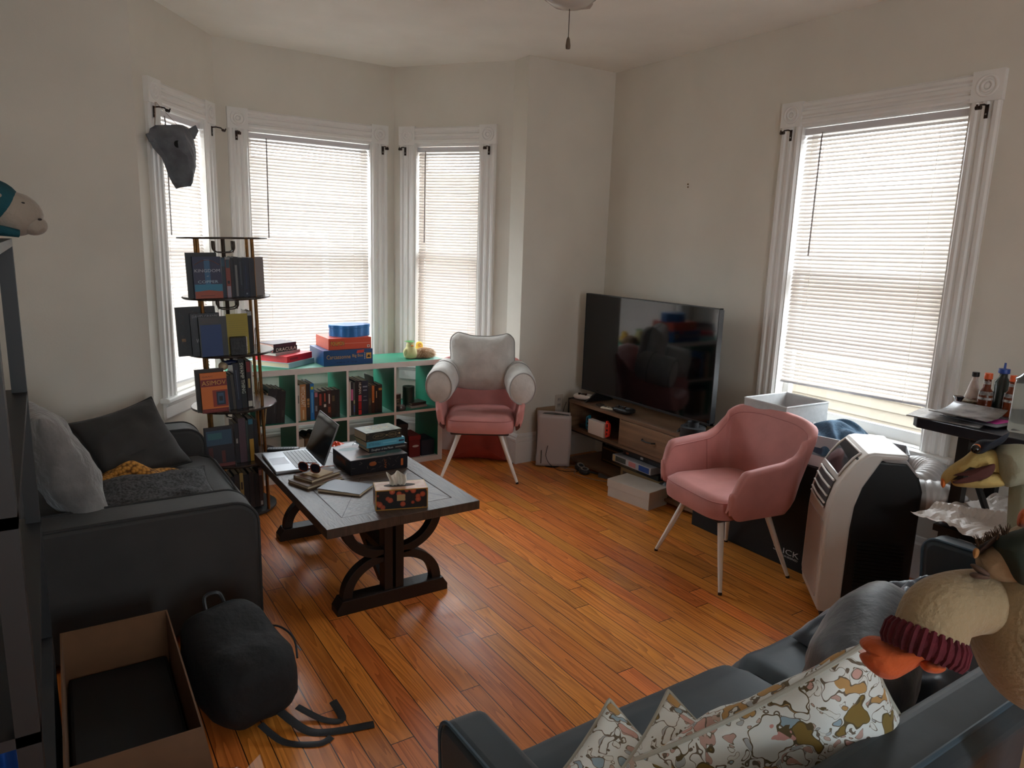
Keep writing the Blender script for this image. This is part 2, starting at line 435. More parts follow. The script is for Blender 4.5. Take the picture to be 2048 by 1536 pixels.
def window(n, M, a, b, blind_l, blind_r, wand_side, tilt=49, wlab=''):
    """a..b outer casing range along the wall; local frame x along, y outward, z up"""
    root = bpy.data.objects.new('window_%d' % n, None); COL.objects.link(root); root.matrix_world = M; struct(root)
    oa, ob = a + CW, b - CW
    cs = MB()
    # side casings : flat with raised reeds
    for s0, s1 in ((a, oa), (oa + (ob - oa), b)):
        cs.box(s0 + .004, s1 - .004, -0.018, 0, ZS, ZB)
        w = s1 - s0
        for k in (0.16, 0.5, 0.84):
            cs.prism([(s0 + w * (k - .12), -.018), (s0 + w * (k - .06), -.026), (s0 + w * (k + .06), -.026), (s0 + w * (k + .12), -.018)], ZS, ZB, 'z')
    cs.box(oa, ob, -0.018, 0, ZB + .004, ZT - .006)
    for k in (0.2, 0.5, 0.82):
        z = ZB + (ZT - ZB) * k
        cs.prism([(-.018, z - .016), (-.027, z - .008), (-.027, z + .008), (-.018, z + .016)], oa, ob, 'x')
    cs.build('casing', M_trim, root)
    cb = MB(); corner_block(cb, a, oa, ZB, ZT); corner_block(cb, ob, b, ZB, ZT); cb.build('corner_block', M_trim, root)
    st = MB(); st.box(a - .03, b + .03, -0.055, 0.06, ZS - .03, ZS); st.build('stool', M_trim, root, bevel=.008)
    ap = MB(); ap.prism([(0, ZS - .03), (-.035, ZS - .03), (-.03, ZS - .05), (-.018, ZS - .058), (-.018, ZS - .125), (-.008, ZS - .14), (0, ZS - .14)], a, b, 'x'); ap.build('apron', M_trim, root)
    # jamb lining
    jb = MB()
    jb.box(oa - .012, oa + .004, -0.012, .125, ZS, ZB); jb.box(ob - .004, ob + .012, -0.012, .125, ZS, ZB); jb.box(oa, ob, -.012, .125, ZB - .005, ZB + .012); jb.box(oa, ob, -.003, .128, ZS - .02, ZS + .004)
    jb.build('jamb_lining', M_trim, root)
    zm = (ZS + ZB) / 2 + 0.03
    for (nm, z0, z1, y0) in (('lower_sash', ZS + .004, zm + .02, .060), ('upper_sash', zm - .02, ZB - .002, .088)):
        sa = MB(); y1 = y0 + .026; f = .042
        sa.box(oa, oa + f, y0, y1, z0, z1); sa.box(ob - f, ob, y0, y1, z0, z1)
        sa.box(oa + f, ob - f, y0, y1, z0, z0 + (.06 if nm[0] == 'l' else .04)); sa.box(oa + f, ob - f, y0, y1, z1 - .04, z1)
        so = sa.build(nm, M_trim, root)
        gp = MB(); gp.add([(oa + f, y0 + .013, z0 + .03), (ob - f, y0 + .013, z0 + .03), (ob - f, y0 + .013, z1 - .03), (oa + f, y0 + .013, z1 - .03)], [(0, 1, 2, 3)])
        gp.build('pane', M_glass, so)
    # ---- blind, hung inside the opening
    bt = thing('window_blind', wlab, 'blind', M=M)
    yb = 0.028; x0, x1 = oa + .012, ob - .012; ztop = ZB - .012
    hr = MB(); hr.box(oa + .006, ob - .006, yb - .014, yb + .014, ztop - .034, ztop); hr.build('headrail', M_rail, bt)
    sl = MB(); th = radians(tilt); wv = 0.0125; zt = ztop - .050
    zb = (blind_l + blind_r) / 2 + .018; N = int((zt - zb) / 0.0212)
    for i in range(N + 1):
        q = i / N
        zl = zt + (blind_l + .018 - zt) * q; zr = zt + (blind_r + .018 - zt) * q
        jit = random.uniform(-.05, .05) + (0.10 if random.random() < .05 else 0)
        tt = th + jit - (0.30 if i > N - 9 and blind_l > .8 else 0)
        dx = random.uniform(-.002, .002)
        pv = []
        for kx in (0, 0.33, 0.66, 1):
            zc = zl + (zr - zl) * kx + 0.0012 * nz((i * .37, kx * 2.3, n), 1.0)
            xx = x0 + (x1 - x0) * kx + dx
            for kk in (-1, 0, 1):
                arch = 0.0016 if kk == 0 else 0
                pv.append((xx, yb + kk * wv * cos(tt) - arch * sin(tt), zc + kk * wv * sin(tt) + arch * cos(tt)))
        f = []
        for c in range(3):
            for k in range(2): f.append((c * 3 + k, c * 3 + 3 + k, c * 3 + 4 + k, c * 3 + 1 + k))
        sl.add(pv, f, 0, True)
    sl.build('slats', M_slat, bt, sharp=80)
    br = MB(); br.add([(x0, yb - .012, blind_l), (x1, yb - .012, blind_r), (x1, yb + .012, blind_r), (x0, yb + .012, blind_l), (x0, yb - .012, blind_l + .012), (x1, yb - .012, blind_r + .012), (x1, yb + .012, blind_r + .012), (x0, yb + .012, blind_l + .012)],
        [(0, 3, 2, 1), (4, 5, 6, 7), (0, 1, 5, 4), (1, 2, 6, 5), (2, 3, 7, 6), (3, 0, 4, 7)]); br.build('bottom_rail', M_rail, bt)
    ks = (0.13, 0.87) if (ob - oa) < .7 else (0.14, 0.86)
    for k in ks:
        xk = x0 + (x1 - x0) * k; zz = blind_l + (blind_r - blind_l) * k
        lc = MB(); lc.tube([(xk, yb - .0145, zt + .02), (xk, yb - .0145, zz)], .0009, 5); lc.tube([(xk, yb + .0145, zt + .02), (xk, yb + .0145, zz)], .0009, 5); lc.build('ladder_cord', M_cord, bt)
    xw = (x0 + (x1 - x0) * .13) if wand_side == 'l' else (x1 - (x1 - x0) * .13)
    wd = MB(); wd.tube([(xw, yb - .026, ztop - .03), (xw, yb - .03, ztop - .06), (xw + .004, yb - .03, ztop - .70)], [.003, .0045, .0045], 6); wd.build('tilt_wand', mat('wand_plastic', (120, 112, 108), .3), bt)
    return root, (oa, ob)

# wall-local s of the windows (walls run counter-clockwise)
wr = window(4, MR, YB - 2.654 - YK, YB - 1.505 - YK, .884, .862, 'r', wlab='wide white slatted blind on the right wall, raised a little above the sill')
L3 = (P2 - P3).length
window(3, M3, L3 - .842, L3 - .057, .69, .69, 'r', wlab='narrow white slatted blind on the bay wall behind the pink chair')
window(2, M2, 1.270 - 1.214, 1.270 - .069, .69, .69, 'r', wlab='wide white slatted blind in the centre of the bay, behind the white shelf unit')
window(1, M1, .058, .853, .70, .715, 'r', wlab='narrow white slatted blind on the left bay wall, behind the grey animal mask')

# unseen double window added in the wall behind the camera to brighten the room
wf = bpy.data.objects.new('window_5', None); COL.objects.link(wf); wf.matrix_world = MF; struct(wf)
f5 = MB()
for a in (.45, .88, 1.31): f5.box(a, a + .04, .04, .09, .8, 2.45)
for z in (.8, 1.6, 2.41): f5.box(.45, 1.35, .04, .09, z, z + .04)
f5.box(.32, .45, -.02, 0, .7, 2.58); f5.box(1.35, 1.48, -.02, 0, .7, 2.58); f5.box(.45, 1.35, -.02, 0, 2.45, 2.58); f5.box(.3, 1.5, -.05, 0, .76, .8)
f5.build('frame', M_trim, wf)
g5 = MB(); g5.add([(.45, .065, .8), (1.35, .065, .8), (1.35, .065, 2.45), (.45, .065, 2.45)], [(0, 1, 2, 3)]); g5.build('pane', M_glass, wf)

# curtain rod brackets
def bracket(M, s, lab, rot=0.0):
    t = thing('curtain_rod_bracket', lab, 'bracket', M=M @ frame((s, -0.026, ZB - .045)))
    p = MB(); p.box(-.008, .008, -.003, 0, -.03, .03); p.build('mounting_plate', M_brack, t)
    a = MB(); a.tube([(0, 0, .024), (0, -.03, .026), (0, -.062, .02), (0, -.075, .004), (0, -.088, .004), (0, -.094, .018)], .0042, 6, flat=None); a.tube([(-.012, -.078, .006), (.012, -.078, .006)], .009, 8); a.build('arm', M_brack, t)
    sc = MB(); sc.tube([(0, -.003, -.012), (0, -.006, -.012)], .004, 8); sc.build('screw', mat('screw_metal', (170, 165, 160), .3, metal=.9), t)
for M, s, lab in (
    (MR, YB - 1.505 - YK - .075, 'bronze curtain bracket at the top left of the wide right-wall window'),
    (MR, YB - 2.654 - YK + .055, 'bronze curtain bracket at the top right of the wide right-wall window'),
    (M3, L3 - .057 - .055, 'bronze curtain bracket at the top left of the narrow bay window behind the pink chair'),
    (M3, L3 - .842 + .055, 'bronze curtain bracket at the top right of the narrow bay window behind the pink chair'),
    (M2, 1.270 - .069 - .055, 'bronze curtain bracket at the top left of the central bay window'),
    (M2, 1.270 - 1.214 + .045, 'bronze curtain bracket at the top right of the central bay window'),
    (M1, .058 + .055, 'bronze curtain bracket at the top right of the left bay window, no mask on it'),
    (M1, .853 - .05, 'bronze curtain bracket that holds the strings of the grey mask')):
    bracket(M, s, lab)

# ---- outdoors : neighbouring clapboard houses, paving
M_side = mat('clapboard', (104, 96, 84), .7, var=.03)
def siding(name, x0, x1, y0, y1, z1, lab, wins, ax):
    t = thing(name, lab, 'house')
    b = MB(); b.box(x0, x1, y0, y1, -.5, z1)
    for i in range(int((z1 + .5) / .11)):
        z = -.5 + i * .11
        if ax == 'y': b.prism([(y0, z), (y0 - .02, z), (y0, z + .105)], x0, x1, 'x')
        else: b.prism([(x0, z), (x0 - .02, z), (x0, z + .105)], y0, y1, 'y')
    b.build('wall', M_side, t)
    for (a0, a1, z0, zt) in wins:
        w = MB(); g = MB()
        if ax == 'y':
            w.box(a0, a1, y0 - .05, y0 - .01, z0, zt); g.box(a0 + .08, a1 - .08, y0 - .06, y0 - .045, z0 + .08, zt - .08)
        else:
            w.box(x0 - .05, x0 - .01, a0, a1, z0, zt); g.box(x0 - .06, x0 - .045, a0 + .08, a1 - .08, z0 + .08, zt - .08)
        wo = w.build('window', M_trim, t); g.build('pane', mat('dull_shutter', (104, 84, 76), .6), wo)
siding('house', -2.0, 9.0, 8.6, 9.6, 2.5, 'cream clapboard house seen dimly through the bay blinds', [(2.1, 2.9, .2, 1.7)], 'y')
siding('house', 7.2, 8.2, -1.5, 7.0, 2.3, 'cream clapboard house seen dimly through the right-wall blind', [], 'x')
g = MB(); g.box(-6, 12, -4, 13, -.62, -.5); tag(g.build('paving', mat('paving_concrete', (205, 203, 198), .9, var=.05)), 'pale concrete paving outside the windows', 'paving'); 
bpy.data.objects['paving']['kind'] = 'structure'

for (y, z) in ((4.287 - .797, 2.048), (4.287 - .799, 2.030)):
    m = MB(frame((XR, y, z), 0, ry=radians(-90))); m.lathe([(0, .006), (.004, .005), (.006, 0)], 10); tag(m.build('wall_screw', mat('brass_screw', (120, 96, 60), .4, metal=.7)), 'tiny screw left in the right wall above the television', 'screw', 'screws left in the right wall')
# ---- light : overcast sky through the windows
w = bpy.data.worlds.new('world'); scene.world = w; w.use_nodes = True
bg = w.node_tree.nodes['Background']; bg.inputs['Color'].default_value = (0.86, 0.94, 1.0, 1); bg.inputs['Strength'].default_value = SKY
def portal(M, a, b):
    ld = bpy.data.lights.new('portal', 'AREA'); ld.shape = 'RECTANGLE'; ld.size = b - a; ld.size_y = ZB - ZS
    ld.cycles.is_portal = True
    o = bpy.data.objects.new('daylight_portal', ld); COL.objects.link(o)
    # light points along its -Z ; make it point into the room (local -y)
    o.matrix_world = M @ Matrix.Translation(Vector(((a + b) / 2, .14, (ZB + ZS) / 2))) @ Matrix.Rotation(radians(-90), 4, 'X')
ZB_, ZS_ = ZB, ZS
ZB, ZS = 2.45, .8
portal(MF, .45, 1.35)  # portal for the added window behind the camera
ZB, ZS = ZB_, ZS_
portal(MR, YB - 2.654 - YK + CW, YB - 1.505 - YK - CW)
portal(M3, L3 - .842 + CW, L3 - .057 - CW)
portal(M2, .056 + CW, 1.201 - CW)
portal(M1, .058 + CW, .853 - CW)
# ---------------------------------------------------------------- shared materials
M_dkwood = mat('dark_table_wood', (70, 56, 47), .44, spec=.6, var=.25, vscale=5, bump=.22, bscale=9, stretch=(14, 2, 2))
M_dkbase = mat('dark_base_wood', (30, 20, 15), .5, var=.2, vscale=6, bump=.15, bscale=20)
M_white = mat('white_laminate', (214, 206, 200), .45)
M_green = mat('green_laminate', (28, 118, 90), .5)
M_blackm = mat('black_metal', (24, 22, 21), .45, metal=.3)
M_blackp = mat('black_plastic', (18, 18, 20), .4)
M_grey_vel = mat('grey_velvet', (46, 45, 44), .75, var=.16, vscale=6, bump=.05, bscale=90, sheen=.12)
M_grey_pip = mat('grey_piping', (46, 45, 45), .8)
M_navy = mat('navy_velvet', (36, 50, 58), .6, var=.28, vscale=4, bump=.1, bscale=14, sheen=.18)
M_navy_pip = mat('navy_piping', (60, 82, 96), .6)
M_pink = mat('pink_velvet', (182, 118, 112), .62, var=.10, vscale=7, bump=.03, bscale=60, sheen=.2)
M_pink_pip = mat('pink_piping', (168, 104, 100), .7)
M_legw = mat('white_metal_leg', (222, 216, 208), .35)
M_oak = mat('greyish_oak', (128, 98, 72), .5, rgb2=(98, 74, 55), vscale=7, bump=.08, bscale=14, stretch=(1, .16, 5))

# ---------------------------------------------------------------- coffee table
def coffee_table():
    x0, x1, y0, y1, h = .880, 1.598, 2.672, 3.87, .46
    t = thing('coffee_table', 'dark brown rectangular coffee table with mitred plank top and curved trestle base', 'table')
    b = .095; g = .0022; tp = MB(); zt, zb = h, h - .042
    # mitred frame boards
    tp.prism([(x0, y0), (x1, y0), (x1 - b, y0 + b), (x0 + b, y0 + b)], zb, zt, 'z')
    tp.prism([(x1, y1), (x0, y1), (x0 + b, y1 - b), (x1 - b, y1 - b)], zb, zt, 'z')
    tp.prism([(x0, y1), (x0, y0), (x0 + b, y0 + b), (x0 + b, y1 - b)], zb, zt, 'z')
    tp.prism([(x1, y0), (x1, y1), (x1 - b, y1 - b), (x1 - b, y0 + b)], zb, zt, 'z')
    t1 = tp.build('tabletop_frame', M_dkwood, t, bevel=.0022, bseg=1)
    # chevron inlay : triangular end panels and a cross band
    xi0, xi1, yi0, yi1 = x0 + b + g, x1 - b - g, y0 + b + g, y1 - b - g
    xm = (xi0 + xi1) / 2; ym = (yi0 + yi1) / 2; cw = .033
    inl = MB(); z1 = h - .0006
    M_inl = mat('dark_inlay_wood', (76, 61, 51), .42, spec=.6, var=.28, vscale=5, bump=.24, bscale=9, stretch=(5, 9, 2))
    inl.prism([(xi0, yi0), (xi1, yi0), (xi1, ym - cw - g), (xi0, ym - cw - g)], zb, z1, 'z')
    inl.prism([(xi0, ym + cw + g), (xi1, ym + cw + g), (xi1, yi1), (xi0, yi1)], zb, z1, 'z')
    inl.prism([(xi0, ym - cw), (xi1, ym - cw), (xi1, ym + cw), (xi0, ym + cw)], zb, z1, 'z')
    # thin raised seams of the chevron
    inl.build('tabletop_panel', M_inl, t, bevel=.0015, bseg=1)
    seam = MB()
    for (a, c) in (((xi0, yi0), (xm, ym - cw - .01)), ((xi1, yi0), (xm, ym - cw - .01)), ((xi0, yi1), (xm, ym + cw + .01)), ((xi1, yi1), (xm, ym + cw + .01))):
        d = Vector((c[0] - a[0], c[1] - a[1])); d.normalize(); n = Vector((-d.y, d.x)) * .0009
        seam.prism([(a[0] - n.x, a[1] - n.y), (c[0] - n.x, c[1] - n.y), (c[0] + n.x, c[1] + n.y), (a[0] + n.x, a[1] + n.y)], h - .003, h - .0003, 'z')
    seam.build('seam', mat('seam_dark', (18, 12, 10), .8), t)
    ap = MB(); ap.box(x0 + .10, x1 - .10, y0 + .06, y1 - .06, zb - .018, zb); ap.build('under_board', M_dkbase, t)
    xc = (x0 + x1) / 2 - .015
    for yy in (y0 + .145, y1 - .145):
        ft = MB(); w = .27
        ft.prism([(xc - w, 0), (xc + w, 0), (xc + w, .03), (xc + w - .022, .062), (xc + w - .022, .066), (xc - w + .022, .066), (xc - w + .022, .062), (xc - w, .03)], yy - .04, yy + .04, 'y'); ft.build('foot', M_dkbase, t, bevel=.003)
        for sx in (-.046, .008):
            po = MB(); po.box(xc + sx, xc + sx + .040, yy - .03, yy + .03, .066, zb - .018); po.build('post', M_dkbase, t, bevel=.002)
        for sx in (-1, 1):
            for (zc, z0_) in ((.066, 1), (zb - .018, -1)):
                ar = MB(); R1, R0 = .205, .160
                n = 14; P = []; cx = xc + sx * .035
                # quarter arc: from the post at mid height to the foot/top
                for (R, rng) in ((R1, range(n + 1)), (R0, range(n, -1, -1))):
                    for i in rng:
                        a = pi / 2 * i / n
                        P.append((cx + sx * R * sin(a), zc + z0_ * (R * cos(a)) * .86))
                ar.prism(P, yy - .024, yy + .024, 'y'); ar.build('curved_brace', M_dkbase, t, bevel=.002)
    sb = MB(); sb.box(xc - .035, xc + .035, y0 + .17, y1 - .17, .215, .25); sb.build('stretcher', M_dkbase, t, bevel=.002)
    for yy, sy in ((y0 + .18, 1), (y1 - .18, -1)):
        k = MB(); k.prism([(yy, .066), (yy + sy * .05, .066), (yy + sy * .30, .215), (yy + sy * .22, .215)], xc - .03, xc + .03, 'x'); k.build('diagonal_brace', M_dkbase, t)
coffee_table()

# ---------------------------------------------------------------- pink tub chairs
def tub_chair(label, M, group=None):
    """origin on the floor at the centre, facing +Y"""
    t = thing('tub_chair', label, 'chair', M=M)
    W, D = .275, .255
    path = []
    # half-plan path from front-left arm tip round the back to front-right tip (outer, at z mid)
    def plan(s):
        # s in [-1,1]
        a = abs(s); sg = 1 if s >= 0 else -1
        # straight arm for a>0.55 , rounded back for a<=0.55
        if a > .52:
            k = (a - .52) / .48
            return Vector((sg * (W + .006 * k), -.105 + k * (D + .06), 0)), Vector((sg, 0, 0))
        th = a / .52 * pi / 2
        e = 0.62
        x = sgnpow(sin(th), e) * W; y = -.105 - sgnpow(cos(th), e) * (D - .125)
        nrm = Vector((sin(th) ** 1.3 if th > 0 else 0, -max(0, cos(th)) ** 1.3, 0)); nrm.normalize()
        return Vector((sg * x, y, 0)), Vector((sg * nrm.x, nrm.y, 0))
    def top(s):
        a = abs(s)
        if a < .20: return .815 - .05 * (a / .2) ** 2 * .3
        if a < .60:
            k = (a - .20) / .40; k = k * k * (3 - 2 * k); return .80 - .155 * k
        k = (a - .60) / .40
        return .645 - .028 * k - .10 * max(0, (k - .78) / .22) ** 2.2
    def bot(s):
        a = abs(s)
        return .352 + (.05 * ((a - .86) / .14) ** 2 if a > .86 else 0)
    NS = 64; prof_n = 22
    def section(u, v):
        s = -1 + 2 * u
        p, n = plan(s); zt = top(s); zb = bot(s)
        th = .044 if abs(s) > .5 else .040
        # v: 0..0.4 outer up, .4..0.6 rim, .6..1 inner down
        lean = lambda z: (.052 * max(0, (z - .36) / .4) + (.035 * max(0, (z - .5) / .3) if abs(s) < .35 else 0)) - .045 * max(0, (.46 - z) / .1) ** 2 * .6
        if v < .42:
            z = zb + (zt - th / 2 - zb) * (v / .42); off = lean(z)
        elif v <= .58:
            a = (v - .42) / .16 * pi; z = zt - th / 2 + sin(a) * th / 2; off = lean(z) - th / 2 + cos(a) * th / 2
        else:
            z = zt - th / 2 + (zb + .004 - zt + th / 2) * ((v - .58) / .42); off = lean(z) - th
        q = p + n * off
        puff = 0.0
        return (q.x, q.y + (.012 * max(0, 1 - abs(v - .2) * 8) if False else 0), z)
    sh = MB(); sh.grid(section, NS, prof_n, 0, True)
    # front end caps of the arms (rounded)
    for u in (0.0, 1.0):
        ring = [section(u, j / prof_n) for j in range(prof_n + 1)]
        c = Vector((sum(p[0] for p in ring) / len(ring), sum(p[1] for p in ring) / len(ring), sum(p[2] for p in ring) / len(ring)))
        rows = []
        for k in range(5):
            sc = (1, .93, .72, .4, 0)[k]; ou = (0, .006, .011, .0135, .0145)[k]
            rows.append([((p[0] - c.x) * sc + c.x, p[1] + ou, (p[2] - c.z) * (1 - (1 - sc) * (.08 if sc > .3 else .5)) + c.z) for p in ring])
        v = [q for r in rows for q in r]; R = len(ring); f = []
        for k in range(4):
            for j in range(R - 1): f.append((k * R + j, k * R + j + 1, (k + 1) * R + j + 1, (k + 1) * R + j))
        sh.add(v, f, 0, True)
    shell = sh.build('shell', M_pink, t, sharp=70)
    # piping seam along inner rim
    P = [Vector(section(i / 48, .60)) + Vector((0, 0, .001)) for i in range(1, 48)]
    MB().tube(P, .0028, 5).build('piping', M_pink_pip, t)
    for sx in (-1, 1):
        u0 = .5 + sx * .30
        P = [section(u0, v) for v in (.60, .68, .76, .84, .92, 1.0)]
        MB().tube(P, .0022, 5).build('back_seam', M_pink_pip, t)
    # seat cushion
    def seat(u, v):
        x = 2 * u - 1; y = 2 * v - 1
        return x, y
    sc = MB()
    def seatpt(u, v, top_):
        a = 2 * pi * u; r = v
        cx = sgnpow(cos(a), .42); cy = sgnpow(sin(a), .42)
        wx = .222 + (.022 if cy > 0 else 0) * cy; wy = .238
        x = cx * wx * r; y = cy * wy * r + .02
        return x, y, r
    def topf(u, v):
        x, y, r = seatpt(u, v, 1)
        z = .462 + .010 * (1 - r * r) - .020 * max(0, (r - .88) / .12) ** 2 - .006 * math.exp(-((x / .035) ** 2)) * (1 - r)
        return (x, y, z)
    def sidef(u, v):
        a = 2 * pi * u; x, y, r = seatpt(u, 1, 1)
        z = .442 - .085 * v; k = 1 + .022 * sin(pi * v)
        return (x * k, (y - .02) * k + .02, z)
    sc.grid(topf, 56, 10, 0, True, cu=True); sc.grid(sidef, 56, 6, 0, True, cu=True)
    x = [seatpt(i / 56, 1, 1) for i in range(56)]
    sc.add([(a, b_, .357) for a, b_, _ in x], [tuple(range(56))], 0, False)
    sc.build('seat_cushion', M_pink, t, sharp=60)
    MB().tube([(a * 1.004, (b_ - .02) * 1.004 + .02, .443) for a, b_, _ in x], .003, 6, closed=True).build('seat_piping', M_pink_pip, t)
    un = MB(); un.box(-.20, .20, -.20, .22, .335, .358); un.build('underframe', mat('grey_dust_cover', (60, 52, 50), .9), t, bevel=.01)
    for (fx, fy, tx, ty) in ((-.265, .225, -.135, .15), (.265, .225, .135, .15), (-.235, -.225, -.135, -.13), (.235, -.225, .135, -.13)):
        lg = MB(); lg.tube([(tx, ty, .345), (tx + (fx - tx) * .5, ty + (fy - ty) * .5, .175), (fx, fy, .012)], [.0165, .014, .0095], 14); lo = lg.build('leg', M_legw, t)
        cp = MB(); cp.tube([(fx, fy, .012), (fx + (fx - tx) * .02, fy + (fy - ty) * .02, 0.0)], [.010, .010], 12); cp.build('foot_cap', M_blackp, lo)
    return t
# facing direction vectors: right chair faces (-.98,.19)
def face(x, y, dx, dy):
    return frame((x, y, 0), math.atan2(-dx, dy))
tub_chair('pink velvet tub chair with white metal legs, empty seat, in front of the right-hand window', face(2.868, 2.305, -.985, .17))
CH1 = face(2.512, 4.215, -.53, -.85)
tub_chair('pink velvet tub chair in the corner of the bay, carrying the pale grey backrest pillow', CH1)

# ---------------------------------------------------------------- grey two-seat sofa, seen from its end
def grey_sofa():
    t = thing('sofa', 'grey velvet sofa with piped rounded arms against the left wall', 'sofa')
    xb, xf = -.36, .665
    def arm(y0, y1, z1, nm):
        r = .045
        P = []
        mb = MB()
        # profile in XZ (front edge rounded at the top), extruded in Y with slightly puffed top
        prof = [(xb, .035), (xf - .01, .035), (xf, .06), (xf, z1 - .10)]
        for i in range(9):
            a = i / 8 * pi / 2; prof.append((xf - .10 + .10 * cos(a), z1 - .10 + .10 * sin(a)))
        prof += [(xb + .5, z1 + .002), (xb, z1)]
        mb.prism(prof, y0, y1, 'y', smooth=True)
        o = mb.build(nm, M_grey_vel, t, bevel=.020, bseg=3)
        for yy in (y0 + .008, y1 - .008):
            P = [(p[0] - (.002 if p[0] > .5 else 0), yy, p[1]) for p in prof[1:]]
            MB().tube(P, .0055, 6).build('piping', M_grey_pip, o)
    arm(2.875, 3.065, .560, 'arm'); arm(4.035, 4.225, .590, 'arm')
    bk = MB(); bk.box(xb, -.14, 2.9, 4.2, .09, .80); bk.build('backrest', M_grey_vel, t, bevel=.05, bseg=4)
    bs = MB(); bs.box(xb, .62, 3.06, 4.04, .09, .30); bs.build('base', M_grey_vel, t, bevel=.01)
    # seat cushion with bullnose front
    sc = MB()
    def fn(u, v):
        # u around profile, v along y
        y = 3.068 + v * .964
        prof = [(-.14, .30), (.30, .30), (.62, .30), (.69, .32), (.725, .37), (.70, .425), (.62, .452), (.45, .462), (.15, .462), (-.14, .455)]
        i = u * (len(prof) - 1); a = int(min(i, len(prof) - 2)); k = i - a
        x = prof[a][0] * (1 - k) + prof[a + 1][0] * k; z = prof[a][1] * (1 - k) + prof[a + 1][1] * k
        e = min(v, 1 - v) * 12
        if e < 1: z = .375 + (z - .375) * (0.82 + .18 * sqrt(1 - (1 - e) ** 2)); x -= .02 * (1 - e) ** 2 if x > .3 else 0
        z += .006 * nz((x, y, 0), 5, 2) if z > .4 else 0
        return (x, y, z)
    sc.grid(fn, 36, 24, 0, True)
    so = sc.build('seat_cushion', M_grey_vel, t, sharp=75)
    for zz, xx in ((.448, .655),):
        MB().tube([(.20, 4.02, .459), (.45, 4.022, .458), (.62, 4.02, .448), (.672, 4.0, .438), (.68, 3.9, .440), (.684, 3.5, .441), (.68, 3.2, .438), (.672, 3.1, .436), (.62, 3.078, .444), (.3, 3.078, .455)], .0055, 6).build('piping', M_grey_pip, so)
    for (x, y) in ((-.28, 2.93), (.60, 2.93), (-.28, 4.17), (.60, 4.17)):
        lg = MB(); lg.tube([(x, y, .09), (x, y, 0)], [.022, .016], 10); lg.build('leg', M_dkbase, t)
grey_sofa()

# ---------------------------------------------------------------- navy couch in the right foreground, seen from behind
def navy_couch():
    t = thing('couch', 'navy blue velvet couch with thin slanted arms in the right foreground', 'sofa')
    x0, x1 = .70, 2.80; yf, yb = 1.225, .46
    def arm(xa, xc, lean):
        mb = MB()
        # profile in YZ : slab whose top slopes slightly, rounded front top
        prof = [(yb, .10), (yf - .05, .10), (yf + .01, .30), (yf + .03, .54)]
        for i in range(8):
            a = i / 7 * pi / 2; prof.append((yf - .02 + .05 * cos(a), .54 + .055 * sin(a)))
        prof += [(yf - .2, .60), (yb, .62)]
        mb.prism(prof, xa, xc, 'x', smooth=True)
        o = mb.build('arm', M_navy, t, bevel=.022, bseg=4)
        P = [(xa + .006, p[0], p[1]) for p in prof[2:]]
        MB().tube(P, .005, 6).build('piping', M_navy_pip, o)
    arm(x0 - .045, x0 + .06, 0); arm(x1 - .10, x1, 0)
    # backrest, rear towards camera
    bk = MB(); bk.prism([(yb + .02, .12), (yb + .16, .12), (yb + .14, .77), (yb + .12, .79), (yb + .03, .79), (yb + .00, .77)], x0 + .06, x1 - .10, 'x', smooth=False)
    bk.build('backrest', M_navy, t, bevel=.018, bseg=3)
    MB().tube([(x0 + .08, yb + .03, .792), (x1 - .12, yb + .03, .792)], .005, 6).build('piping', M_navy_pip, t)
    bs = MB(); bs.box(x0 + .05, x1 - .08, yb + .1, yf - .03, .12, .29); bs.build('base', M_navy, t, bevel=.01)
    xm = 1.612
    for k, (a, b) in enumerate(((x0 + .062, xm - .004), (xm + .004, x1 - .105))):
        sc = MB(); W_ = b - a
        def fn(u, v, a=a, W_=W_, k=k):
            x = a + v * W_
            prof = [(yb + .16, .29), (yf - .3, .29), (yf - .04, .29), (yf + .005, .305), (yf + .03, .35), (yf + .028, .40), (yf - .005, .445), (yf - .07, .462), (yf - .3, .468), (yb + .16, .458)]
            i = u * (len(prof) - 1); q = int(min(i, len(prof) - 2)); kk = i - q
            y = prof[q][0] * (1 - kk) + prof[q + 1][0] * kk; z = prof[q][1] * (1 - kk) + prof[q + 1][1] * kk
            e = min(v, 1 - v) * 16
            if e < 1:
                z = .375 + (z - .375) * (.72 + .28 * sqrt(1 - (1 - e) ** 2)); y -= .02 * (1 - e) ** 2 if y > 1 else 0
            if z > .41: z += .010 * nz((x, y, k), 3.2, 5) + .004 * nz((x, y, k), 11, 8)
            return (x, y, z)
        sc.grid(fn, 36, 40, 0, True)
        sc.build('seat_cushion', M_navy, t, sharp=75)
    for (x, y) in ((x0 + .05, yf - .1), (x1 - .1, yf - .1), (x0 + .05, yb + .08), (x1 - .1, yb + .08)):
        lg = MB(); lg.tube([(x, y, .12), (x, y, 0)], [.024, .015], 10); lg.build('leg', M_blackm, t)
navy_couch()

